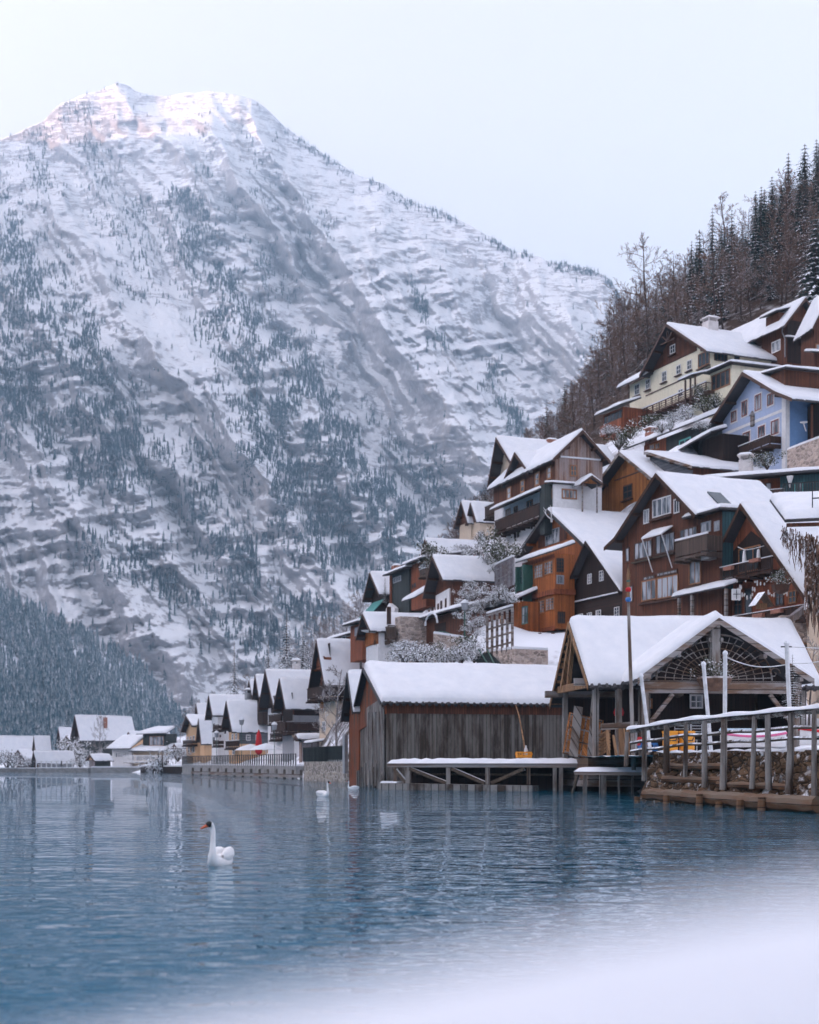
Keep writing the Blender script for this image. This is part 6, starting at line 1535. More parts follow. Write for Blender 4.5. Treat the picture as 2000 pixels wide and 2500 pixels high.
# leaning boards at the pavilion's left corner
def board(name, label, p, q, w_, th, mat, panels=0):
    t = empty(name, p, 0, label, name.replace('_', ' ')); iv = Matrix.Translation(-p); mb = MB(iv); mb.bar(p, q, w_, th, up=(0, 1, 0)); mb.build('leaf' if panels else 'plank', M[mat], t)
    if panels:
        ax = (q-p).normalized(); sd_ = ax.cross(Vector((0, 1, 0))).normalized(); mb = MB(iv)
        for s_ in (-.44, 0, .44): mb.bar(p+sd_*w_*s_+Vector((0, -th*.7, 0)), q+sd_*w_*s_+Vector((0, -th*.7, 0)), .07, .05, up=(0, 1, 0))
        for k in range(4):
            c = p.lerp(q, .03+k*.313); mb.bar(c-sd_*w_*.46+Vector((0, -th*.7, 0)), c+sd_*w_*.46+Vector((0, -th*.7, 0)), .08, .05, up=(0, 1, 0))
        mb.build('moulding', M['beam'], t)
    return t
board('leaning_door', 'old panelled wooden door leaning at the left corner of the pavilion', pt_('E', 287, 980, 77.5), pt_('E', 325, 740, 79), 2.0, .12, 'golden', 4)
board('plank', 'wide plank leaning left of the panelled door', pt_('E', 245, 980, 77.3), pt_('E', 278, 680, 79), .5, .1, 'postw')
board('plank', 'long plank leaning right of the panelled door', pt_('E', 352, 985, 76.6), pt_('E', 382, 590, 78), .42, .12, 'postw')
board('plank', 'short plank leaning against the front post of the pavilion', pt_('E', 458, 975, 74.3), pt_('E', 452, 820, 74.6), .18, .1, 'tanbeam')
board('plank', 'narrow plank leaning between the posts of the pavilion', pt_('E', 505, 975, 74.2), pt_('E', 488, 850, 74.6), .14, .1, 'tanbeam')
rk_ = empty('lumber_rack', pt_('E', 440, 985, 75), 0, 'rack of stacked boards and struts under the pavilion eaves', 'rack'); iv = Matrix.Translation(-rk_.location)
for k in range(6):
    mb = MB(iv); mb.bar(pt_('E', 405, 965-k*22, 75), pt_('E', 465, 930-k*22, 75.5), .14); mb.build('strut', M['tanbeam'], rk_)
mb = MB(iv); mb.bar(pt_('E', 415, 800, 75), pt_('E', 585, 790, 75), .35); mb.build('shelf', M['beam'], rk_)
for x in (530, 550, 575):
    mb = MB(iv); mb.bar(pt_('E', x, 985, 74.6), pt_('E', x-2, 810, 74.8), .16); mb.build('slat', M['tanbeam'], rk_)
t = empty('red_jacket', pt_('E', 520, 700, 77), 0, 'bright red cloth hung up in the left bay of the pavilion', 'jacket'); mb = MB(); rows = [[(.34*math.cos(a)*s_, .12*math.sin(a), z) for a in np.linspace(0, 6.28, 11)] for z, s_ in ((-.55, .9), (-.2, 1.1), (.2, .8), (.45, .35), (.55, .1))]; mb.grid(rows); mb.build('cloth', M['redcloth'], t); t.scale = (.8, .8, .55)
t = empty('pendant_lamp', pt_('E', 875, 585, 76.5), 0, 'round woven lamp hanging under the pavilion beam', 'lamp'); mb = MB(); mb.lathe([(.1, -.35), (.3, -.25), (.40, 0), (.34, .2), (.1, .3)], 12); mb.build('shade', M['rail'], t); mb = MB(); mb.tube([(0, 0, .25), (0, 0, .75)], .03, 5); mb.build('cord', M['dark'], t)
for x, lb in ((905, 'steel framed chair in the pavilion, the left one under the woven lamp'), (1005, 'steel framed chair in the pavilion, below the white window')):
    t = empty('chair', pt_('E', x, 960, 76), .3, lb, 'chair')
    for sx_ in (-.45, .45):
        mb = MB(); mb.tube([(sx_, -.4, 0), (sx_, -.4, .9), (sx_, .4, .95), (sx_, .5, 2.2)], .045, 6); mb.tube([(sx_, .4, 0), (sx_, .4, .95)], .045, 6); mb.build('side_frame', M['whitepole'], t)
    mb = MB(); mb.box(-.45, .45, -.4, .4, .9, .97); mb.build('seat', M['metal'], t)
    mb = MB()
    for k in range(5): mb.tube([(-.45, .44+.02*k, 1.3+.2*k), (.45, .44+.02*k, 1.3+.2*k)], .03, 5)
    mb.build('backrest', M['whitepole'], t); t.scale = (.7, .7, .8)
t = empty('table', pt_('E', 780, 960, 77), 0, 'steel framed table in the dark of the pavilion', 'table')
mb = MB(); mb.box(-1.6, 1.6, -.6, .6, 1.65, 1.75); mb.build('top', M['barn2'], t)
for a in (-1.5, 1.5):
    mb = MB(); mb.box(a-.05, a+.05, -.5, .5, 0, .08); mb.box(a-.05, a+.05, -.5, -.4, 0, 1.65); mb.box(a-.05, a+.05, .4, .5, 0, 1.65); mb.build('leg', M['whitepole'], t)
# ladder on the log shed, terrace fence and wall there
t = empty('ladder', zp('G', 1620, 1330, 120.3), 0, 'wooden ladder leaning on the dark log shed', 'ladder'); iv = Matrix.Translation(-t.location)
for x in (1607, 1640):
    mb = MB(iv); mb.bar(zp('G', x, 1330, 120.3), zp('G', x-4, 1095, 121.3), .09); mb.build('rail', M['tanbeam'], t)
for k in range(9):
    mb = MB(iv); y = 1310-k*24; mb.bar(zp('G', 1607, y, 120.4), zp('G', 1640, y, 120.4), .06); mb.build('rung', M['tanbeam'], t)
def fence_px(name, label, p, q, hgt, mat, n_post, rails=(.3, .62, .98), snow=.14, cat='fence', post=.1):
    t = empty(name, p, 0, label, cat); iv = Matrix.Translation(-p); up = Vector((0, 0, 1))
    for k in range(n_post):
        c = p.lerp(q, k/(n_post-1)); mb = MB(iv); mb.bar(c-up*.3, c+up*hgt, post*2); mb.build('post', M[mat], t)
    for r_ in rails:
        mb = MB(iv); mb.bar(p+up*hgt*r_, q+up*hgt*r_, .08, .13); mb.build('rail', M[mat], t)
    if snow:
        mb = MB(iv); mb.bar(p+up*(hgt+.13), q+up*(hgt+.13), .18, snow); mb.build('snow_cover', M['snow'], t)
    return t
fence_px('terrace_fence', 'brown rail fence with snow between its rails on the stone terrace before the log shed', zp('G', 1465, 1480, 109.5), zp('G', 1730, 1410, 106.5), 3.0, 'beam', 6, (.1, .35, .6, .97))
def retaining(name, label, p, q, z_top_p, z_top_q, zbot, mat, th=1.2, snow=.2):
    t = empty(name, p, 0, label, 'wall'); iv = Matrix.Translation(-p); d_ = (q-p); n2 = Vector((-d_.y, d_.x, 0)).normalized(); n2 = n2 if n2.y > 0 else -n2
    mb = MB(iv); mb.hexa([(p.x, p.y, zbot), (q.x, q.y, zbot), (*(q+n2*th).xy, zbot), (*(p+n2*th).xy, zbot), (p.x, p.y, z_top_p), (q.x, q.y, z_top_q), (*(q+n2*th).xy, z_top_q), (*(p+n2*th).xy, z_top_p)]); mb.build('masonry', M[mat], t)
    if snow:
        mb = MB(iv); mb.hexa([(p.x, p.y, z_top_p+.003), (q.x, q.y, z_top_q+.003), (*(q+n2*th).xy, z_top_q+.003), (*(p+n2*th).xy, z_top_p+.003), (p.x+.05, p.y+.05, z_top_p+snow), (q.x-.05, q.y+.05, z_top_q+snow), (*(q+n2*th).xy, z_top_q+snow), (*(p+n2*th).xy, z_top_p+snow)]); mb.build('snow_cover', M['snow'], t)
    return t
p, q = zp('G', 1430, 1480, 110), zp('G', 1760, 1440, 106); retaining('terrace_wall', 'pale stone wall carrying the terrace with the log shed', p, q, p.z, q.z, p.z-7, 'rubble_pink', 3)
p, q = zp('A', 1500, 1290, 123), zp('A', 1800, 1195, 117); retaining('garden_wall', 'high rubble stone wall at the right foot of the blue house', p, q, p.z, q.z+.2, p.z-6, 'rubble_pink', 1.5)
p, q = zp('G', 1555, 740, 118), zp('G', 1740, 655, 115); fence_px('garden_fence', 'grey board fence across the top of the steep snowy garden', p-Vector((0, 0, .6)), q-Vector((0, 0, .6)), 2.0, 'greyw', 8, (.2, .4, .6, .8, .98))
p, q = zp('G', 900, 1480, 117), zp('G', 1240, 1480, 117); retaining('terrace_wall', 'low rubble wall half hidden by snowy shrubs behind the boathouse roof', p, q, p.z+1.6, q.z+1.2, p.z-5, 'rubble_pink', 1)
t = empty('stair', zp('G', 1470, 1590, 106), 0, 'green iron stair climbing behind the boathouse roof', 'stair'); iv = Matrix.Translation(-t.location)
for k in range(9):
    p = zp('G', 1490-k*13, 1600-k*13, 106+.25*k); mb = MB(iv); mb.box(p.x-.9, p.x+.9, p.y, p.y+.3, p.z, p.z+.1); mb.build('step', M['greenw'], t)
for s_ in (0, 1):
    p, q = zp('G', 1370+90*s_, 1440, 108), zp('G', 1470+70*s_, 1600, 105.8); mb = MB(iv); mb.tube([p, q], .06, 5); mb.tube([p+Vector((0, 0, -.9)), q+Vector((0, 0, -.9))], .05, 5); mb.build('handrail', M['greentrim'], t)
t = empty('railing', zp('G', 920, 1330, 118.5), 0, 'curved green pipe railing before the low brown cottage', 'railing'); iv = Matrix.Translation(-t.location); mb = MB(iv)
for dy in (0, 28, 56):
    mb.tube([zp('G', x, y+dy, 118.5) for x, y in ((910, 1275), (960, 1258), (1020, 1262), (1120, 1300), (1250, 1310), (1340, 1390))], .05, 5)
mb.build('rail', M['greentrim'], t)
for x, y in ((930, 1268), (1040, 1268), (1130, 1300), (1250, 1312)):
    mb = MB(iv); mb.tube([zp('G', x, y, 118.5), zp('G', x, y+90, 118.5)], .05, 5); mb.build('post', M['greentrim'], t)
# house corner and wall at the right edge, with climbing plants
ch = Block('corner_house', 'tan walled house corner with deep snow roof and bare vines at the right edge', 'P', 1997, 2200, 82, 80, 1560, 1325, 1330, 1325, 6, ground=False)
mb = ch.mb(); mb.box(0, ch.W, 0, ch.L, -7, ch.ze); mb.build('wall', M['tan'], ch.root)
p0 = ch.plane('F', 1912, 1285); zc = p0[1]
shed_roof(ch, [(p0[0], -1.3, zc), (ch.W+1, -1.3, zc+.15), (ch.W+1, 6, zc+2.6), (p0[0]-.3, 6, zc+2.6)], 'roof', .2, .5, seed=44)
mb = ch.mb(); mb.box(p0[0]+.1, ch.W+.5, -1.15, -1.0, zc-.22, zc-.01); mb.build('eaves_bracket', M['brown'], ch.root)
mb = ch.mb()
for k in range(8): a = p0[0]+1.6+k*.8; mb.tube([(a, -.9, zc+.9), (a, -.9, zc+1.9)], .035, 5)
for z_ in (1.45, 1.9): mb.tube([(p0[0]+1.6, -.9, zc+z_), (p0[0]+8, -.9, zc+z_+.15)], .04, 5)
mb.build('snow_guard', M['metal'], ch.root)
sw = Block('stone_house', 'pale plastered stone house wall with a dark window behind the right end of the pavilion', 'P', 1905, 2150, 90, 85, 1800, 1500, 1505, 1500, 6, ground=False)
mb = sw.mb(); mb.box(0, sw.W, 0, sw.L, -1, sw.ze); mb.build('wall', M['rubble_pink'], sw.root)
z_ = ZOOM['E']; 
window(sw, 'F', sw.plane('F', 1950, 0)[0], sw.plane('F', 1973, 0)[0], sw.plane('F', 1962, 1605)[1], sw.plane('F', 1962, 1570)[1], 1, 1, frame='woodtrim', pane='glass')
p, q = zp('E', 1495, 195, 88), zp('E', 1650, 80, 89); t = empty('drain_beam', p, 0, 'slanting grey beam rising from the pavilion roof to the A frame porch', 'beam'); mb = MB(Matrix.Translation(-p)); mb.bar(p, q, .4); mb.build('beam', M['greyw'], t)
t = empty('bird_house', zp('C', 1240, 1505, 88.5), .4, 'little wooden bird house with a pitched roof on the porch railing', 'bird house'); mb = MB(); mb.box(-.45, .45, -.35, .35, 0, .55); mb.build('body', M['tanbeam'], t); mb = MB(); mb.prism([(-1.25, .25), (0, 1.75), (1.25, .25), (1.05, .25), (0, 1.5), (-1.05, .25)], -.6, .6); mb.build('roof', M['rail'], t); t.scale = (.6, .6, .6)
t = empty('lantern_sign', zp('C', 1026, 1432, 88), 0, 'small white lattice lantern hanging by the red porch door', 'lantern'); mb = MB(); mb.box(-.27, .27, -.1, .1, 0, .7)
mb.build('panel', M['whitetrim'], t); mb = MB(); mb.box(-.02, .02, -.13, -.1, .05, .65); mb.box(-.22, .22, -.13, -.1, .34, .38); mb.build('muntin', M['metal'], t)
# ------------------------------------------------------------------ trees and shrubs of the valley side
M['bark'] = m_snowy('bark', (.075, .052, .042), .45, .75, 1.2, .95)
M['twigs'] = m_snowy('twigs', (.15, .088, .06), .38, .75, .6, .8)
M['twigs_pale'] = m_snowy('frosted_twigs', (.20, .17, .16), .1, .6, .6, .9)
M['needles'] = m_snowy('spruce_needles', (.022, .045, .028), .62, .95, .8, .75)
M['needles_snowy'] = m_snowy('snowy_needles', (.025, .045, .035), .38, .8, 1.1, .95)
M['leaves'] = m_snowy('shrub_leaves', (.06, .065, .025), .2, .6, 1.5, .9)
M['leaves_snowy'] = m_snowy('snowed_shrub_leaves', (.085, .08, .05), -.5, .1, 1.2, .95)
def bare_tree(seed, H=12, spread=.46, n1=15, up=.5, trunk_r=.16, levels=4):
    r_ = random.Random(seed); tr = MB(); cr = MB()
    def branch(mb, p, d, L_, rad, nseg, wig, rise):
        pts = [p]; rs_ = [rad]
        for k in range(nseg):
            d = (d+Vector((r_.uniform(-wig, wig), r_.uniform(-wig, wig), r_.uniform(-wig, wig)+rise))).normalized()
            p = p+d*(L_/nseg); pts.append(p); rs_.append(rad*(1-.8*(k+1)/nseg))
        mb.tube(pts, rs_, 3 if rad < .07 else 6, cap=False); return pts
    def kids(mb, pts, L_, rad, lev):
        if lev > levels: return
        n_ = (0, 0, 7, 5, 4)[lev] if lev < 5 else 3
        for k in range(n_):
            f = .2+.8*(k+r_.random())/n_; i = min(len(pts)-2, int(f*(len(pts)-1))); t = f*(len(pts)-1)-i; p = pts[i].lerp(pts[i+1], min(1, t))
            ax = (pts[i+1]-pts[i]).normalized(); rd = Vector((r_.gauss(0, 1), r_.gauss(0, 1), r_.gauss(0, 1))); sd_ = (rd-ax*rd.dot(ax)).normalized()
            d = (ax*.75+sd_*.75+Vector((0, 0, .15))).normalized(); l2 = L_*r_.uniform(.35, .6)*(1.1-.5*f); r2 = max(.02, rad*.5)
            q = branch(mb, p, d, l2, r2, 2 if lev > 2 else 3, .25, .06); kids(mb, q, l2, r2, lev+1)
    tp = branch(tr, Vector((0, 0, -.5)), Vector((r_.uniform(-.08, .08), r_.uniform(-.08, .08), 1)), H, trunk_r, 9, .07, .05)
    for k in range(n1):
        f = .15+.83*(k+r_.random()*.8)/n1; i = min(8, int(f*9)); p = tp[i].lerp(tp[min(9, i+1)], f*9-i); a = k*2.4+r_.uniform(-.5, .5)
        d = Vector((math.cos(a), math.sin(a), up+r_.uniform(-.2, .35))).normalized(); L1 = H*spread*(1.12-.85*f)*r_.uniform(.75, 1.15)
        q = branch(cr, p, d, L1, trunk_r*.42*(1-f*.55), 4, .16, .05); kids(cr, q, L1, trunk_r*.3*(1-f*.5), 2)
    return tr, cr
def spruce(seed, H=14, wid=.17, nw=26, droop=.25, dens=7, snow_hang=0):
    r_ = random.Random(seed); tr = MB(); tr.tube([(0, 0, -.5), (0, 0, H*.5), (0, 0, H*.97)], [H*.016, H*.01, .02], 6, cap=False); cr = MB()
    for i in range(nw):
        f = i/nw; z = H*(.07+.92*f); rad = H*wid*(1-f)**.8+.12
        for j in range(dens):
            a = 2*math.pi*(j+.5*(i % 2)+r_.uniform(-.3, .3))/dens; L_ = rad*r_.uniform(.6, 1.15); ca, sa = math.cos(a), math.sin(a); n_ = 5; pts = []
            for k in range(n_+1):
                t = k/n_; pts.append(Vector((ca*L_*t, sa*L_*t, z-droop*L_*t*t*1.1+.05*L_*t+r_.uniform(-.03, .03)*L_)))
            sd_ = Vector((-sa, ca, 0))
            for k in range(n_):
                w0 = L_*.30*(1-k/n_)*r_.uniform(.6, 1.25); p, q = pts[k], pts[k+1]
                for s_ in (-1, 1):
                    tip = p.lerp(q, .75)+sd_*s_*w0+Vector((0, 0, -w0*r_.uniform(.15, .6))); cr.face([p, q, tip])
    return tr, cr
def place_tree(name, label, cat, group, proto, x, y, z, rz, sc):
    o = copy_tree(proto); o.location = (x, y, z); o.rotation_euler = (0, 0, rz); o.scale = (sc[0], sc[0], sc[1]); o['label'] = label; o['category'] = cat
    if group: o['group'] = group
    elif 'group' in o: del o['group']
    return o
def make_proto(name, mbs, mt, mc, crown='crown'):
    t = empty(name, (0, 0, 0)); mbs[0].build('trunk', mt, t, fix=False); mbs[1].build(crown, mc, t, fix=False); return t
def drop(o):
    for c in list(o.children): bpy.data.objects.remove(c)
    bpy.data.objects.remove(o)
bare = [make_proto('bare_tree', bare_tree(s_, 12, sp_, n1, up_), M['bark'], M['twigs']) for s_, sp_, n1, up_ in ((1, .42, 16, .5), (2, .5, 14, .35), (3, .34, 18, .8), (4, .46, 15, .3), (5, .38, 17, .6))]
pale = [make_proto('bare_tree', bare_tree(s_, 9, .5, 15, .45), M['twigs_pale'], M['twigs_pale']) for s_ in (11, 12)]
spr = [make_proto('spruce', spruce(s_, 14, w_), M['bark'], M['needles']) for s_, w_ in ((1, .22), (2, .27), (3, .19))]
sprs = [make_proto('spruce', spruce(s_, 14, w_, droop=.35), M['bark'], M['needles_snowy']) for s_, w_ in ((7, .24), (8, .18))]
M['needles_white'] = m_snowy('snow_laden_needles', (.03, .05, .04), .0, .45, 1.1, .95)
sprw = make_proto('spruce', spruce(9, 14, .26, nw=20, droop=.4, dens=9), M['bark'], M['needles_white'])
rt = random.Random(21)
GB_, GS_ = 'bare trees of the wooded slope above the houses', 'spruces of the wooded slope above the houses'
LB, LS = 'bare brown deciduous tree on the wooded slope above the houses, branches dusted with snow', 'dark green spruce among the bare trees of the wooded slope above the houses'
hs = np.array([c[:2] for c in CONTROL])
def free(x, y, r_): return np.min(np.hypot(hs[:, 0]-x, hs[:, 1]-y)) > r_
done = []
def hill(n_, px0, px1, d0, d1, protos, lab, name, group, hscale, mind, cond=lambda px, d: True):
    k = 0; tries = 0
    while k < n_ and tries < n_*60:
        tries += 1; px = rt.uniform(px0, px1); d = d0+(d1-d0)*rt.random(); q = G(px, d)
        if not cond(px, d) or not free(q.x, q.y, 6.5) or any((q.x-a)**2+(q.y-b)**2 < mind**2 for a, b in done): continue
        done.append((q.x, q.y)); s_ = rt.uniform(*hscale)
        place_tree(name, lab, 'tree', group, rt.choice(protos), q.x, q.y, gz(q.x, q.y)-.2, rt.uniform(0, 6.28), (s_*rt.uniform(.9, 1.15), s_)); k += 1
# single trees one can pick out first
for px, d, h_, pr_, lb in ((1580, 209, 17.5, bare[1], 'tall bare tree standing out against the sky left of the wooded crest'),
                           (1770, 214, 15.5, bare[2], 'slim bare tree with upright branches on the skyline of the wooded slope'),
                           (1700, 214, 9.5, spr[2], 'lone dark spruce on the skyline between the bare trees'),
                           (1845, 213, 12.5, spr[0], 'spruce on the skyline left of the tallest spruce'),
                           (1965, 206, 15, spr[1], 'tallest spruce of the wooded slope, near the right edge'),
                           (1925, 209, 15, spr[2], 'narrow spruce just left of the tallest one'),
                           (1885, 212, 13, spr[1], 'broad spruce in the row climbing to the tallest one'),
                           (1905, 196, 15, bare[2], 'pale stemmed bare tree in front of the tallest spruces'),
                           (1510, 186, 10, bare[3], 'wide bare tree just behind the chimney side of the cream house'),
                           (1150, 176, 8.5, spr[0], 'dark spruce at the lower end of the wooded slope above the tall house'),
                           (1185, 178, 7.5, spr[1], 'smaller spruce beside the dark one above the tall house')):
    q = G(px, d); hh = 12 if pr_ in bare else 14
    done.append((q.x, q.y)); place_tree('bare_tree' if pr_ in bare else 'spruce', lb, 'tree', None, pr_, q.x, q.y, gz(q.x, q.y)-.3, rt.uniform(0, 6), (h_/hh*1.05, h_/hh))
q = P(1992, 745, 158); place_tree('spruce', 'snow laden fir at the right edge above the top brown houses', 'tree', None, sprw, q.x, q.y, q.z-1, 1, (.95, .85)); done.append((q.x, q.y))
hill(40, 1680, 2060, 182, 219, spr+[sprs[1]], LS, 'spruce', GS_, (.5, 1.0), 2.3)
hill(14, 1330, 1800, 185, 216, spr, LS, 'spruce', GS_, (.45, .7), 3.5)
hill(96, 1500, 2080, 176, 219, bare, LB, 'bare_tree', GB_, (.62, 1.0), 2.6)
hill(80, 1280, 1520, 172, 214, bare, LB, 'bare_tree', GB_, (.45, .75), 2.4)
hill(44, 1120, 1400, 168, 212, bare, LB, 'bare_tree', GB_, (.38, .62), 2.4)
LBl = 'bare shrubby tree on the lower slope left of the tall house'; GBl = 'bare trees left of the tall house'
hill(26, 1060, 1240, 150, 208, bare, LBl, 'bare_tree', GBl, (.3, .5), 2.2)
LP = 'frost white bare tree behind the roofs of the lakeside row'; GP_ = 'frosted trees behind the lakeside row'
hill(22, 560, 900, 196, 218, pale, LP, 'bare_tree', GP_, (.5, .9), 2.4); hill(10, 400, 560, 226, 240, pale, 'frost white bare tree between the farm house and the lake houses', 'bare_tree', 'frosted trees by the farm house', (.5, .8), 3)
for px, d, yt, yb_, pr_, w_, lb in ((700, 212, 1480, 1660, sprs[1], .9, 'tall snowy spruce behind the black gabled lake house'), (740, 205, 1522, 1650, sprs[0], 1.0, 'broad snow covered spruce left of the tan house roof'), (572, 226, 1560, 1705, sprs[1], .8, 'slender snowy spruce behind the shingled lake house'),
                                    (770, 200, 1560, 1650, sprs[0], .9, 'short snow covered spruce touching the tan house roof'), (655, 218, 1560, 1680, sprs[1], .9, 'snowy spruce half hidden behind the black gable'),
                                    (940, 146, 1405, 1475, spr[2], .75, 'slim dark cypress like conifer beside the dark grey house'),
                                    (245, 246, 1815, 1860, sprs[0], 1.6, 'low snowy conifer in front of the big farm house'), (170, 246, 1808, 1855, sprs[0], 1.3, 'snowy bush like conifer left of the farm house corner')):
    q = P(px, yb_, d); H_ = (yb_-yt)/F*d; place_tree('spruce', lb, 'tree', None, pr_, q.x, q.y, q.z, rt.uniform(0, 6), (H_/14*w_*1.1, H_/14))
q = P(822, 1860, 124); place_tree('bare_tree', 'knotty bare lakeside tree with pale twigs before the tan house', 'tree', None, pale[0], q.x, q.y, q.z, 2, (.9, .98))
q = P(243, 1865, 240); place_tree('bare_tree', 'thin bare tree rising before the roof of the farm house', 'tree', None, pale[1], q.x, q.y, q.z, 2, (.5, 1.0))
q = P(1935, 1760, 57); place_tree('spruce', 'young fir with a little snow behind the fence at the right', 'tree', None, spr[2], q.x, q.y, q.z, 2, (.22, .2))
for k, (px, d, lb) in enumerate(((1975, 80, 'bare twiggy shrub against the pale stone wall at the right edge'),)):
    q = P(px, 1770, d); place_tree('bare_tree', lb, 'shrub', None, pale[1], q.x, q.y, q.z, 1, (.5, .55))
# shrubs
def shrub(seed, snowy):
    r_ = random.Random(seed); st = MB(); lf = MB()
    for k in range(9):
        a = r_.uniform(0, 6.28); e = r_.uniform(.4, 1.2); st.tube([(0, 0, -.3), (.45*math.cos(a), .45*math.sin(a), .4), (.85*math.cos(a)*math.cos(e), .85*math.sin(a)*math.cos(e), .9*math.sin(e))], [.05, .03, .01], 3, cap=False)
    cl = [(r_.gauss(0, .42), r_.gauss(0, .42), abs(r_.gauss(.35, .3))) for _ in range(13)]
    for k in range(1150):
        c = r_.choice(cl); p = Vector((c[0]+r_.gauss(0, .19), c[1]+r_.gauss(0, .19), max(-.05, c[2]+r_.gauss(0, .15)))); s_ = r_.uniform(.035, .085)
        n_ = Vector((r_.gauss(0, .7), r_.gauss(0, .7), r_.gauss(.5, .6))).normalized(); a = n_.orthogonal().normalized(); b = n_.cross(a); th = r_.uniform(0, 6.28); a, b = a*math.cos(th)+b*math.sin(th), b*math.cos(th)-a*math.sin(th)
        if r_.random() < .5: lf.face([p-a*s_, p-b*s_*.6, p+a*s_, p+b*s_*.6])
        else: lf.face([p-a*s_, p+b*s_*.7, p+a*s_])
    return st, lf
shr = [make_proto('snowy_shrub', shrub(s_, 0), M['bark'], M['leaves_snowy'], 'foliage') for s_ in (1, 2, 3)]
shg = [make_proto('evergreen_shrub', shrub(s_, 0), M['bark'], M['leaves'], 'foliage') for s_ in (5, 6)]
def shrub_at(x, y, Z, d, r_, lb, pr_=None, grp=None, hs_=1.0):
    q = zp(Z, x, y, d); pr_ = pr_ or rt.choice(shr); place_tree(pr_.name.split('.')[0], lb, 'shrub', grp, pr_, q.x, q.y, q.z, rt.uniform(0, 6), (r_, r_*hs_))
SL, SG = 'snow covered shrub on the bank between the boathouse roof and the cottages', 'snowy shrubs behind the boathouse roof'
for x, y, d, r_ in ((600, 1570, 112, 1.18), (680, 1500, 113, 1.24), (760, 1575, 114, 1.05), (640, 1495, 116, 1.18), (720, 1560, 110, 1.05), (830, 1560, 109, 1.05), (800, 1505, 116, 0.99), (600, 1575, 114, 0.93), (880, 1500, 112, 0.87), (1010, 1590, 108, 0.93),
                    (1100, 1560, 108, 1.12), (1200, 1540, 108, 1.24), (1270, 1500, 109, 1.12), (1180, 1565, 110, 0.99), (1330, 1560, 107, 0.87), (590, 1445, 118, 0.81)): shrub_at(x, y, 'G', d, r_, SL, None, SG)
shrub_at(965, 1520, 'G', 112, 1.3, 'rounded olive green hedge with a snow cap behind the boathouse roof', shg[0], None, .8); shrub_at(1270, 1430, 'G', 113, 1.3, 'dark green clipped hedge under the snowy garden slope', shg[1], None, .8)
SL2, SG2 = 'snow covered shrub on the steep garden slope left of the orange house', 'snowy shrubs of the steep garden'
for x, y, d, r_ in ((1180, 1040, 122, 0.86), (1250, 960, 122, 0.82), (1330, 910, 122, 0.86), (1420, 860, 121, 0.86), (1250, 1120, 119, 0.91), (1340, 1060, 118, 0.86), (1430, 990, 118, 0.86), (1520, 940, 117, 0.82), (1600, 900, 115, 0.86), (1680, 940, 114, 0.86), (1290, 1240, 116, 0.82), (1370, 1190, 115, 0.82),
                    (1310, 800, 124, 0.72), (1200, 880, 123, 0.67), (1640, 840, 116, 0.67), (1350, 1300, 113, 0.62)): shrub_at(x, y, 'G', d, r_, SL2, None, SG2)
SL3, SG3 = 'snowy bush on the slope between the hillside cottages and the tall house', 'snowy bushes below the tall house'
for x, y, d, r_ in ((1380, 460, 134, 1.04), (1440, 370, 136, 0.95), (1380, 300, 140, 0.95), (1450, 510, 131, 0.78), (1560, 640, 124, 0.78), (1300, 460, 136, 0.73), (1250, 420, 140, 0.78), (1200, 400, 142, 0.65), (1120, 440, 142, 0.56)): shrub_at(x, y, 'G', d, r_, SL3, None, SG3)
for x, y, d, r_, lb in ((1560, 440, 128, 1.9, 'dark evergreen bush under the white base of the tall house'), (1620, 540, 124, 1.5, 'dark evergreen bush left of the orange house eaves'), (880, 520, 137, 1.7, 'snow dotted evergreen beside the slate ridged house'), (890, 600, 136, 1.2, 'small evergreen under the snow dotted one')): shrub_at(x, y, 'G', d, r_, lb, rt.choice(shg), None, 1.1)
for x, y, d, r_, lb in ((885, 895, 145.5, 1.0, 'evergreen climber with snow beside the cream house pergola'), (930, 1015, 136, 1.6, 'broad dark hedge on the snowy ledge between cream and blue house'), (1010, 985, 136, 1.3, 'dark bush at the roof edge of the blue house'), (520, 1130, 147, 1.6, 'dark bushes beneath the cream house terrace'), (320, 1260, 142, 1.6, 'evergreen bush with snow left of the green shed roof'), (400, 1190, 146, 1.3, 'small evergreen beneath the annex of the cream house'), (1360, 1400, 120, 1.3, 'bush at the foot of the blue house wall')): shrub_at(x, y, 'A', d, r_, lb, rt.choice(shg), None, .9)
SL4, SG4 = 'snowy bush on the slope under the cream house', 'snowy bushes under the cream house'
for x, y, d, r_ in ((700, 1090, 138, 1.0), (780, 1040, 140, 1.1), (810, 1080, 136, .9), (620, 1150, 138, .9), (250, 1180, 150, 1.1), (890, 1140, 132, .8), (680, 1140, 135, .8)): shrub_at(x, y, 'A', d, r_, SL4, None, SG4)
SL5, SG5 = 'snow white bush by the water of the far shore', 'snowy bushes of the far shore'
for x, y, d, r_ in ((60, 640, 235, 2.6), (110, 650, 234, 2.0), (680, 650, 234, 1.8), (560, 560, 245, 3.0), (620, 540, 248, 2.4), (700, 600, 240, 1.8), (1500, 590, 212, 1.8), (1650, 560, 212, 1.6), (260, 650, 233, 1.4)): shrub_at(x, y, 'I', d, r_, SL5, None, SG5)
shrub_at(400, 1884, 'P', 214, 2.3, 'big bushy snow covered evergreen at the water between villa and peach house', shr[1], None, 1.75)
shrub_at(372, 1884, 'P', 219, 1.5, 'smaller snow covered evergreen left of the big one at the water', shr[2], None, 1.3)
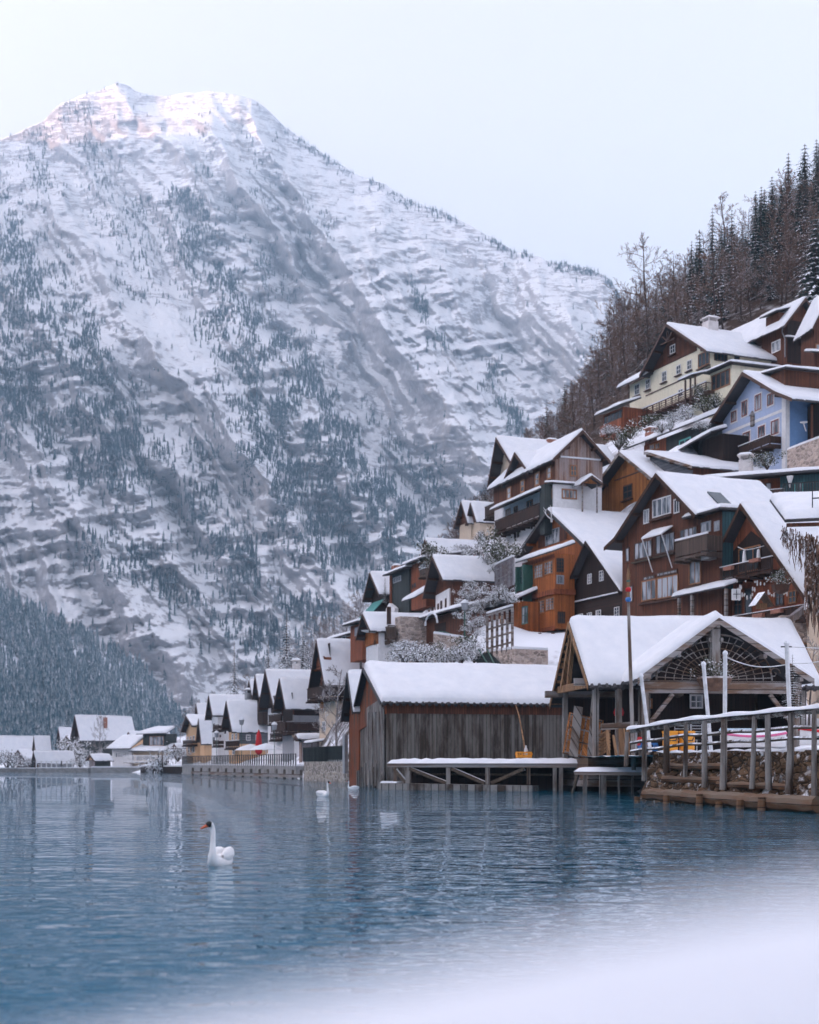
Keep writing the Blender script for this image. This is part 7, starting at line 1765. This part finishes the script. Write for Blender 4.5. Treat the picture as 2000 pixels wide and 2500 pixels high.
# bare climbing vine at the right edge
vn = empty('vine', zp('E', 1725, 420, 80), 0, 'thick tangle of bare brown vine hanging down the right edge beside the A frame roof', 'vine'); iv = Matrix.Translation(-vn.location)
mb = MB(iv); r8 = random.Random(8)
for k in range(150):
    x = r8.uniform(1610, 1760); y0 = r8.uniform(880, 1200); x1 = x+r8.uniform(-25, 25); y1 = y0+r8.uniform(200, 560)
    mb.tube([zp('C', x+(x1-x)*t/6+r8.uniform(-7, 7), y0+(y1-y0)*t/6, 80.5+r8.uniform(-.7, .4)) for t in range(7)], [.05]*6+[.015], 3, cap=False)
for k in range(70):
    x = r8.uniform(1405, 1640); y0 = 820+(x-1405)*.25+r8.uniform(-20, 60); l_ = r8.uniform(60, 330)*(.5 if x < 1460 else 1)
    mb.tube([zp('C', x+r8.uniform(-9, 9)*t/3, y0+l_*t/6, 79.6+r8.uniform(-.3, .3)) for t in range(7)], [.03]*6+[.01], 3, cap=False)
mb.build('tendrils', M['twigs'], vn, fix=False)
for a in bare+pale+spr+sprs+[sprw]+shr+shg: drop(a)

# hanging flower basket under the front gable
t = empty('hanging_basket', pt_('E', 1095, 500, 73.2), 0, 'hanging basket of withered green plants with snow under the lattice gable', 'basket')
mb = MB(); mb.lathe([(.25, -.75), (.75, -.5), (.95, -.1), (.9, 0)], 12); mb.build('bowl', M['twigs'], t)
st_, lf_ = shrub(31, 0); lf_.v = [(a*.95, b*.95, c*.8-.1) for a, b, c in lf_.v]; lf_.build('plant', M['leaves'], t, fix=False)
q = zp('C', 1400, 1265, 89.5); t = empty('hanging_basket', q, 0, 'green hanging basket under the A frame chalet porch', 'basket'); st_, lf_ = shrub(33, 0); lf_.v = [(a*.85, b*.85, c*.9-.3) for a, b, c in lf_.v]; lf_.build('plant', M['leaves'], t, fix=False)
mb = MB(); mb.lathe([(.1, -.9), (.5, -.7), (.6, -.3)], 10); mb.build('bowl', M['browntrim'], t)

# ------------------------------------------------------------------ swans
M['feather'] = m_plain('white_feathers', (.80, .79, .78), .7, .10, 9, spec=.2, bump=.25); M['bill'] = m_plain('orange_bill', (.60, .12, .05), .45, .15, 8); M['blackface'] = m_plain('black_face', (.012, .012, .012), .5, .1)
def swan(loc, heading, sc, label, curve=0, turn=0):
    """body, neck and head as one skin; heading = direction swum, turn = head turned sideways"""
    t = empty('swan', loc, heading, label, 'swan'); t.scale = (sc,)*3
    # spine points: x forward
    J = [(-.52, 0, .15, .025, .018), (-.44, 0, .12, .08, .06), (-.27, 0, .085, .145, .125), (0, 0, .075, .17, .15), (.20, 0, .085, .158, .15), (.33, 0, .12, .112, .125), (.385, 0, .205, .070, .080),
         (.385, 0, .31, .050, .054), (.370, 0, .44, .043, .046), (.360, 0, .57, .041, .042), (.362, 0, .675, .044, .044), (.385, 0, .722, .052, .052), (.428, 0, .726, .049, .046), (.468, 0, .707, .032, .03)]
    ang = math.radians(turn); out = []
    for k, (x, y, z, rx, ry) in enumerate(J):
        if k >= 10: x0 = .35; dx = x-x0; x, y = x0+dx*math.cos(ang), dx*math.sin(ang)
        out.append((x, y, z, rx, ry))
    mb = MB(); n_ = 16; rows = []
    for k, (x, y, z, rh, rv) in enumerate(out):
        a = Vector(out[max(k-1, 0)][:3]); b = Vector(out[min(k+1, len(out)-1)][:3]); tg = (b-a).normalized(); sd_ = Vector((-tg.y, tg.x, 0))
        if sd_.length < .3: sd_ = Vector((0, 1, 0))
        if 5 <= k <= 10: sd_ = Vector((0, 1, 0))
        sd_.normalize(); up = tg.cross(sd_); up.normalize()
        rows.append([Vector((x, y, z))+sd_*rh*math.cos(2*math.pi*j/n_)+up*rv*math.sin(2*math.pi*j/n_) for j in range(n_+1)])
    ids = [[mb.pt(p) for p in r_[:-1]] for r_ in rows]
    for i in range(len(ids)-1):
        for j in range(n_): mb.idx((ids[i][j], ids[i][(j+1) % n_], ids[i+1][(j+1) % n_], ids[i+1][j]))
    mb.idx(ids[0]); mb.idx(ids[-1][::-1])
    o = mb.build('body', M['feather'], t, smooth=True); md = o.modifiers.new('sub', 'SUBSURF'); md.levels = 2; md.render_levels = 2
    for s_ in (-1, 1):                                        # raised wings, layered feathers to the tail
        mb = MB(); rows = []
        for i in range(17):
            f = i/16; x = .22-.72*f; e = max(.02, math.sin(math.pi*min(1, .03+f*.95)))**.6; w_ = .085*e; hh = (.135-.03*f)*e; yc = s_*(.115-.075*f**2); zc = .175+.075*f-.06*f**3
            rows.append([Vector((x-.03*math.sin(a)*f, yc+w_*math.cos(a)+.005*math.sin(a*5+i*1.3), zc+hh*math.sin(a)+.007*math.sin(a*4+i*2.1))) for a in np.linspace(0, 2*math.pi, 19)])
        mb.grid(rows); o = mb.build('wing', M['feather'], t, smooth=True)
    hx = .35+.105*math.cos(ang); hy = .105*math.sin(ang); dx, dy = math.cos(ang), math.sin(ang)
    mb = MB(); mb.tube([(hx-.01*dx, hy-.01*dy, .706), (hx+.03*dx, hy+.03*dy, .696), (hx+.085*dx, hy+.085*dy, .668), (hx+.115*dx, hy+.115*dy, .655)], [.030, .026, .018, .010], 10); mb.build('bill', M['bill'], t, smooth=True)
    mb = MB(); mb.tube([(hx-.06*dx, hy-.06*dy, .722), (hx-.02*dx, hy-.02*dy, .728), (hx+.022*dx, hy+.022*dy, .718)], [.050, .054, .026], 10); mb.build('face_mask', M['blackface'], t, smooth=True)
    for s_ in (-1, 1):
        ex, ey = hx-.045*dx-s_*.045*dy, hy-.045*dy+s_*.045*dx; mb = MB(); mb.lathe([(.002, -.011), (.011, 0), (.002, .011)], 8, (ex, ey, .737)); mb.build('eye', M['blackface'], t, smooth=True)
    return t
q = G(538, 21.9); swan((q.x, q.y, -.035), R(-101), .94, 'white swan swimming alone in the middle of the lake, head turned left', turn=-52)
q = G(789, 66); swan((q.x, q.y, -.03), R(-50), .98, 'white swan near the boathouse, floating in open water', turn=20)
q = G(862, 84); swan((q.x, q.y, -.03), R(200), .75, 'small white swan right at the piles of the boathouse', turn=0)
# ------------------------------------------------------------------ air
hz = bpy.data.materials.new('haze_air'); hz.use_nodes = True; ht = hz.node_tree; ht.nodes.clear()
pv = ht.nodes.new('ShaderNodeVolumePrincipled'); pv.inputs['Color'].default_value = (.48, .75, 1.0, 1)
pv.inputs['Density'].default_value = .00036; pv.inputs['Anisotropy'].default_value = 0.0
om = ht.nodes.new('ShaderNodeOutputMaterial'); ht.links.new(pv.outputs[0], om.inputs['Volume'])
mb = MB(); mb.box(-4300, 2100, -2600, 4300, -14, 1500)
hb = mb.build('haze', hz); hb['kind'] = 'stuff'
hb.display_type = 'WIRE'
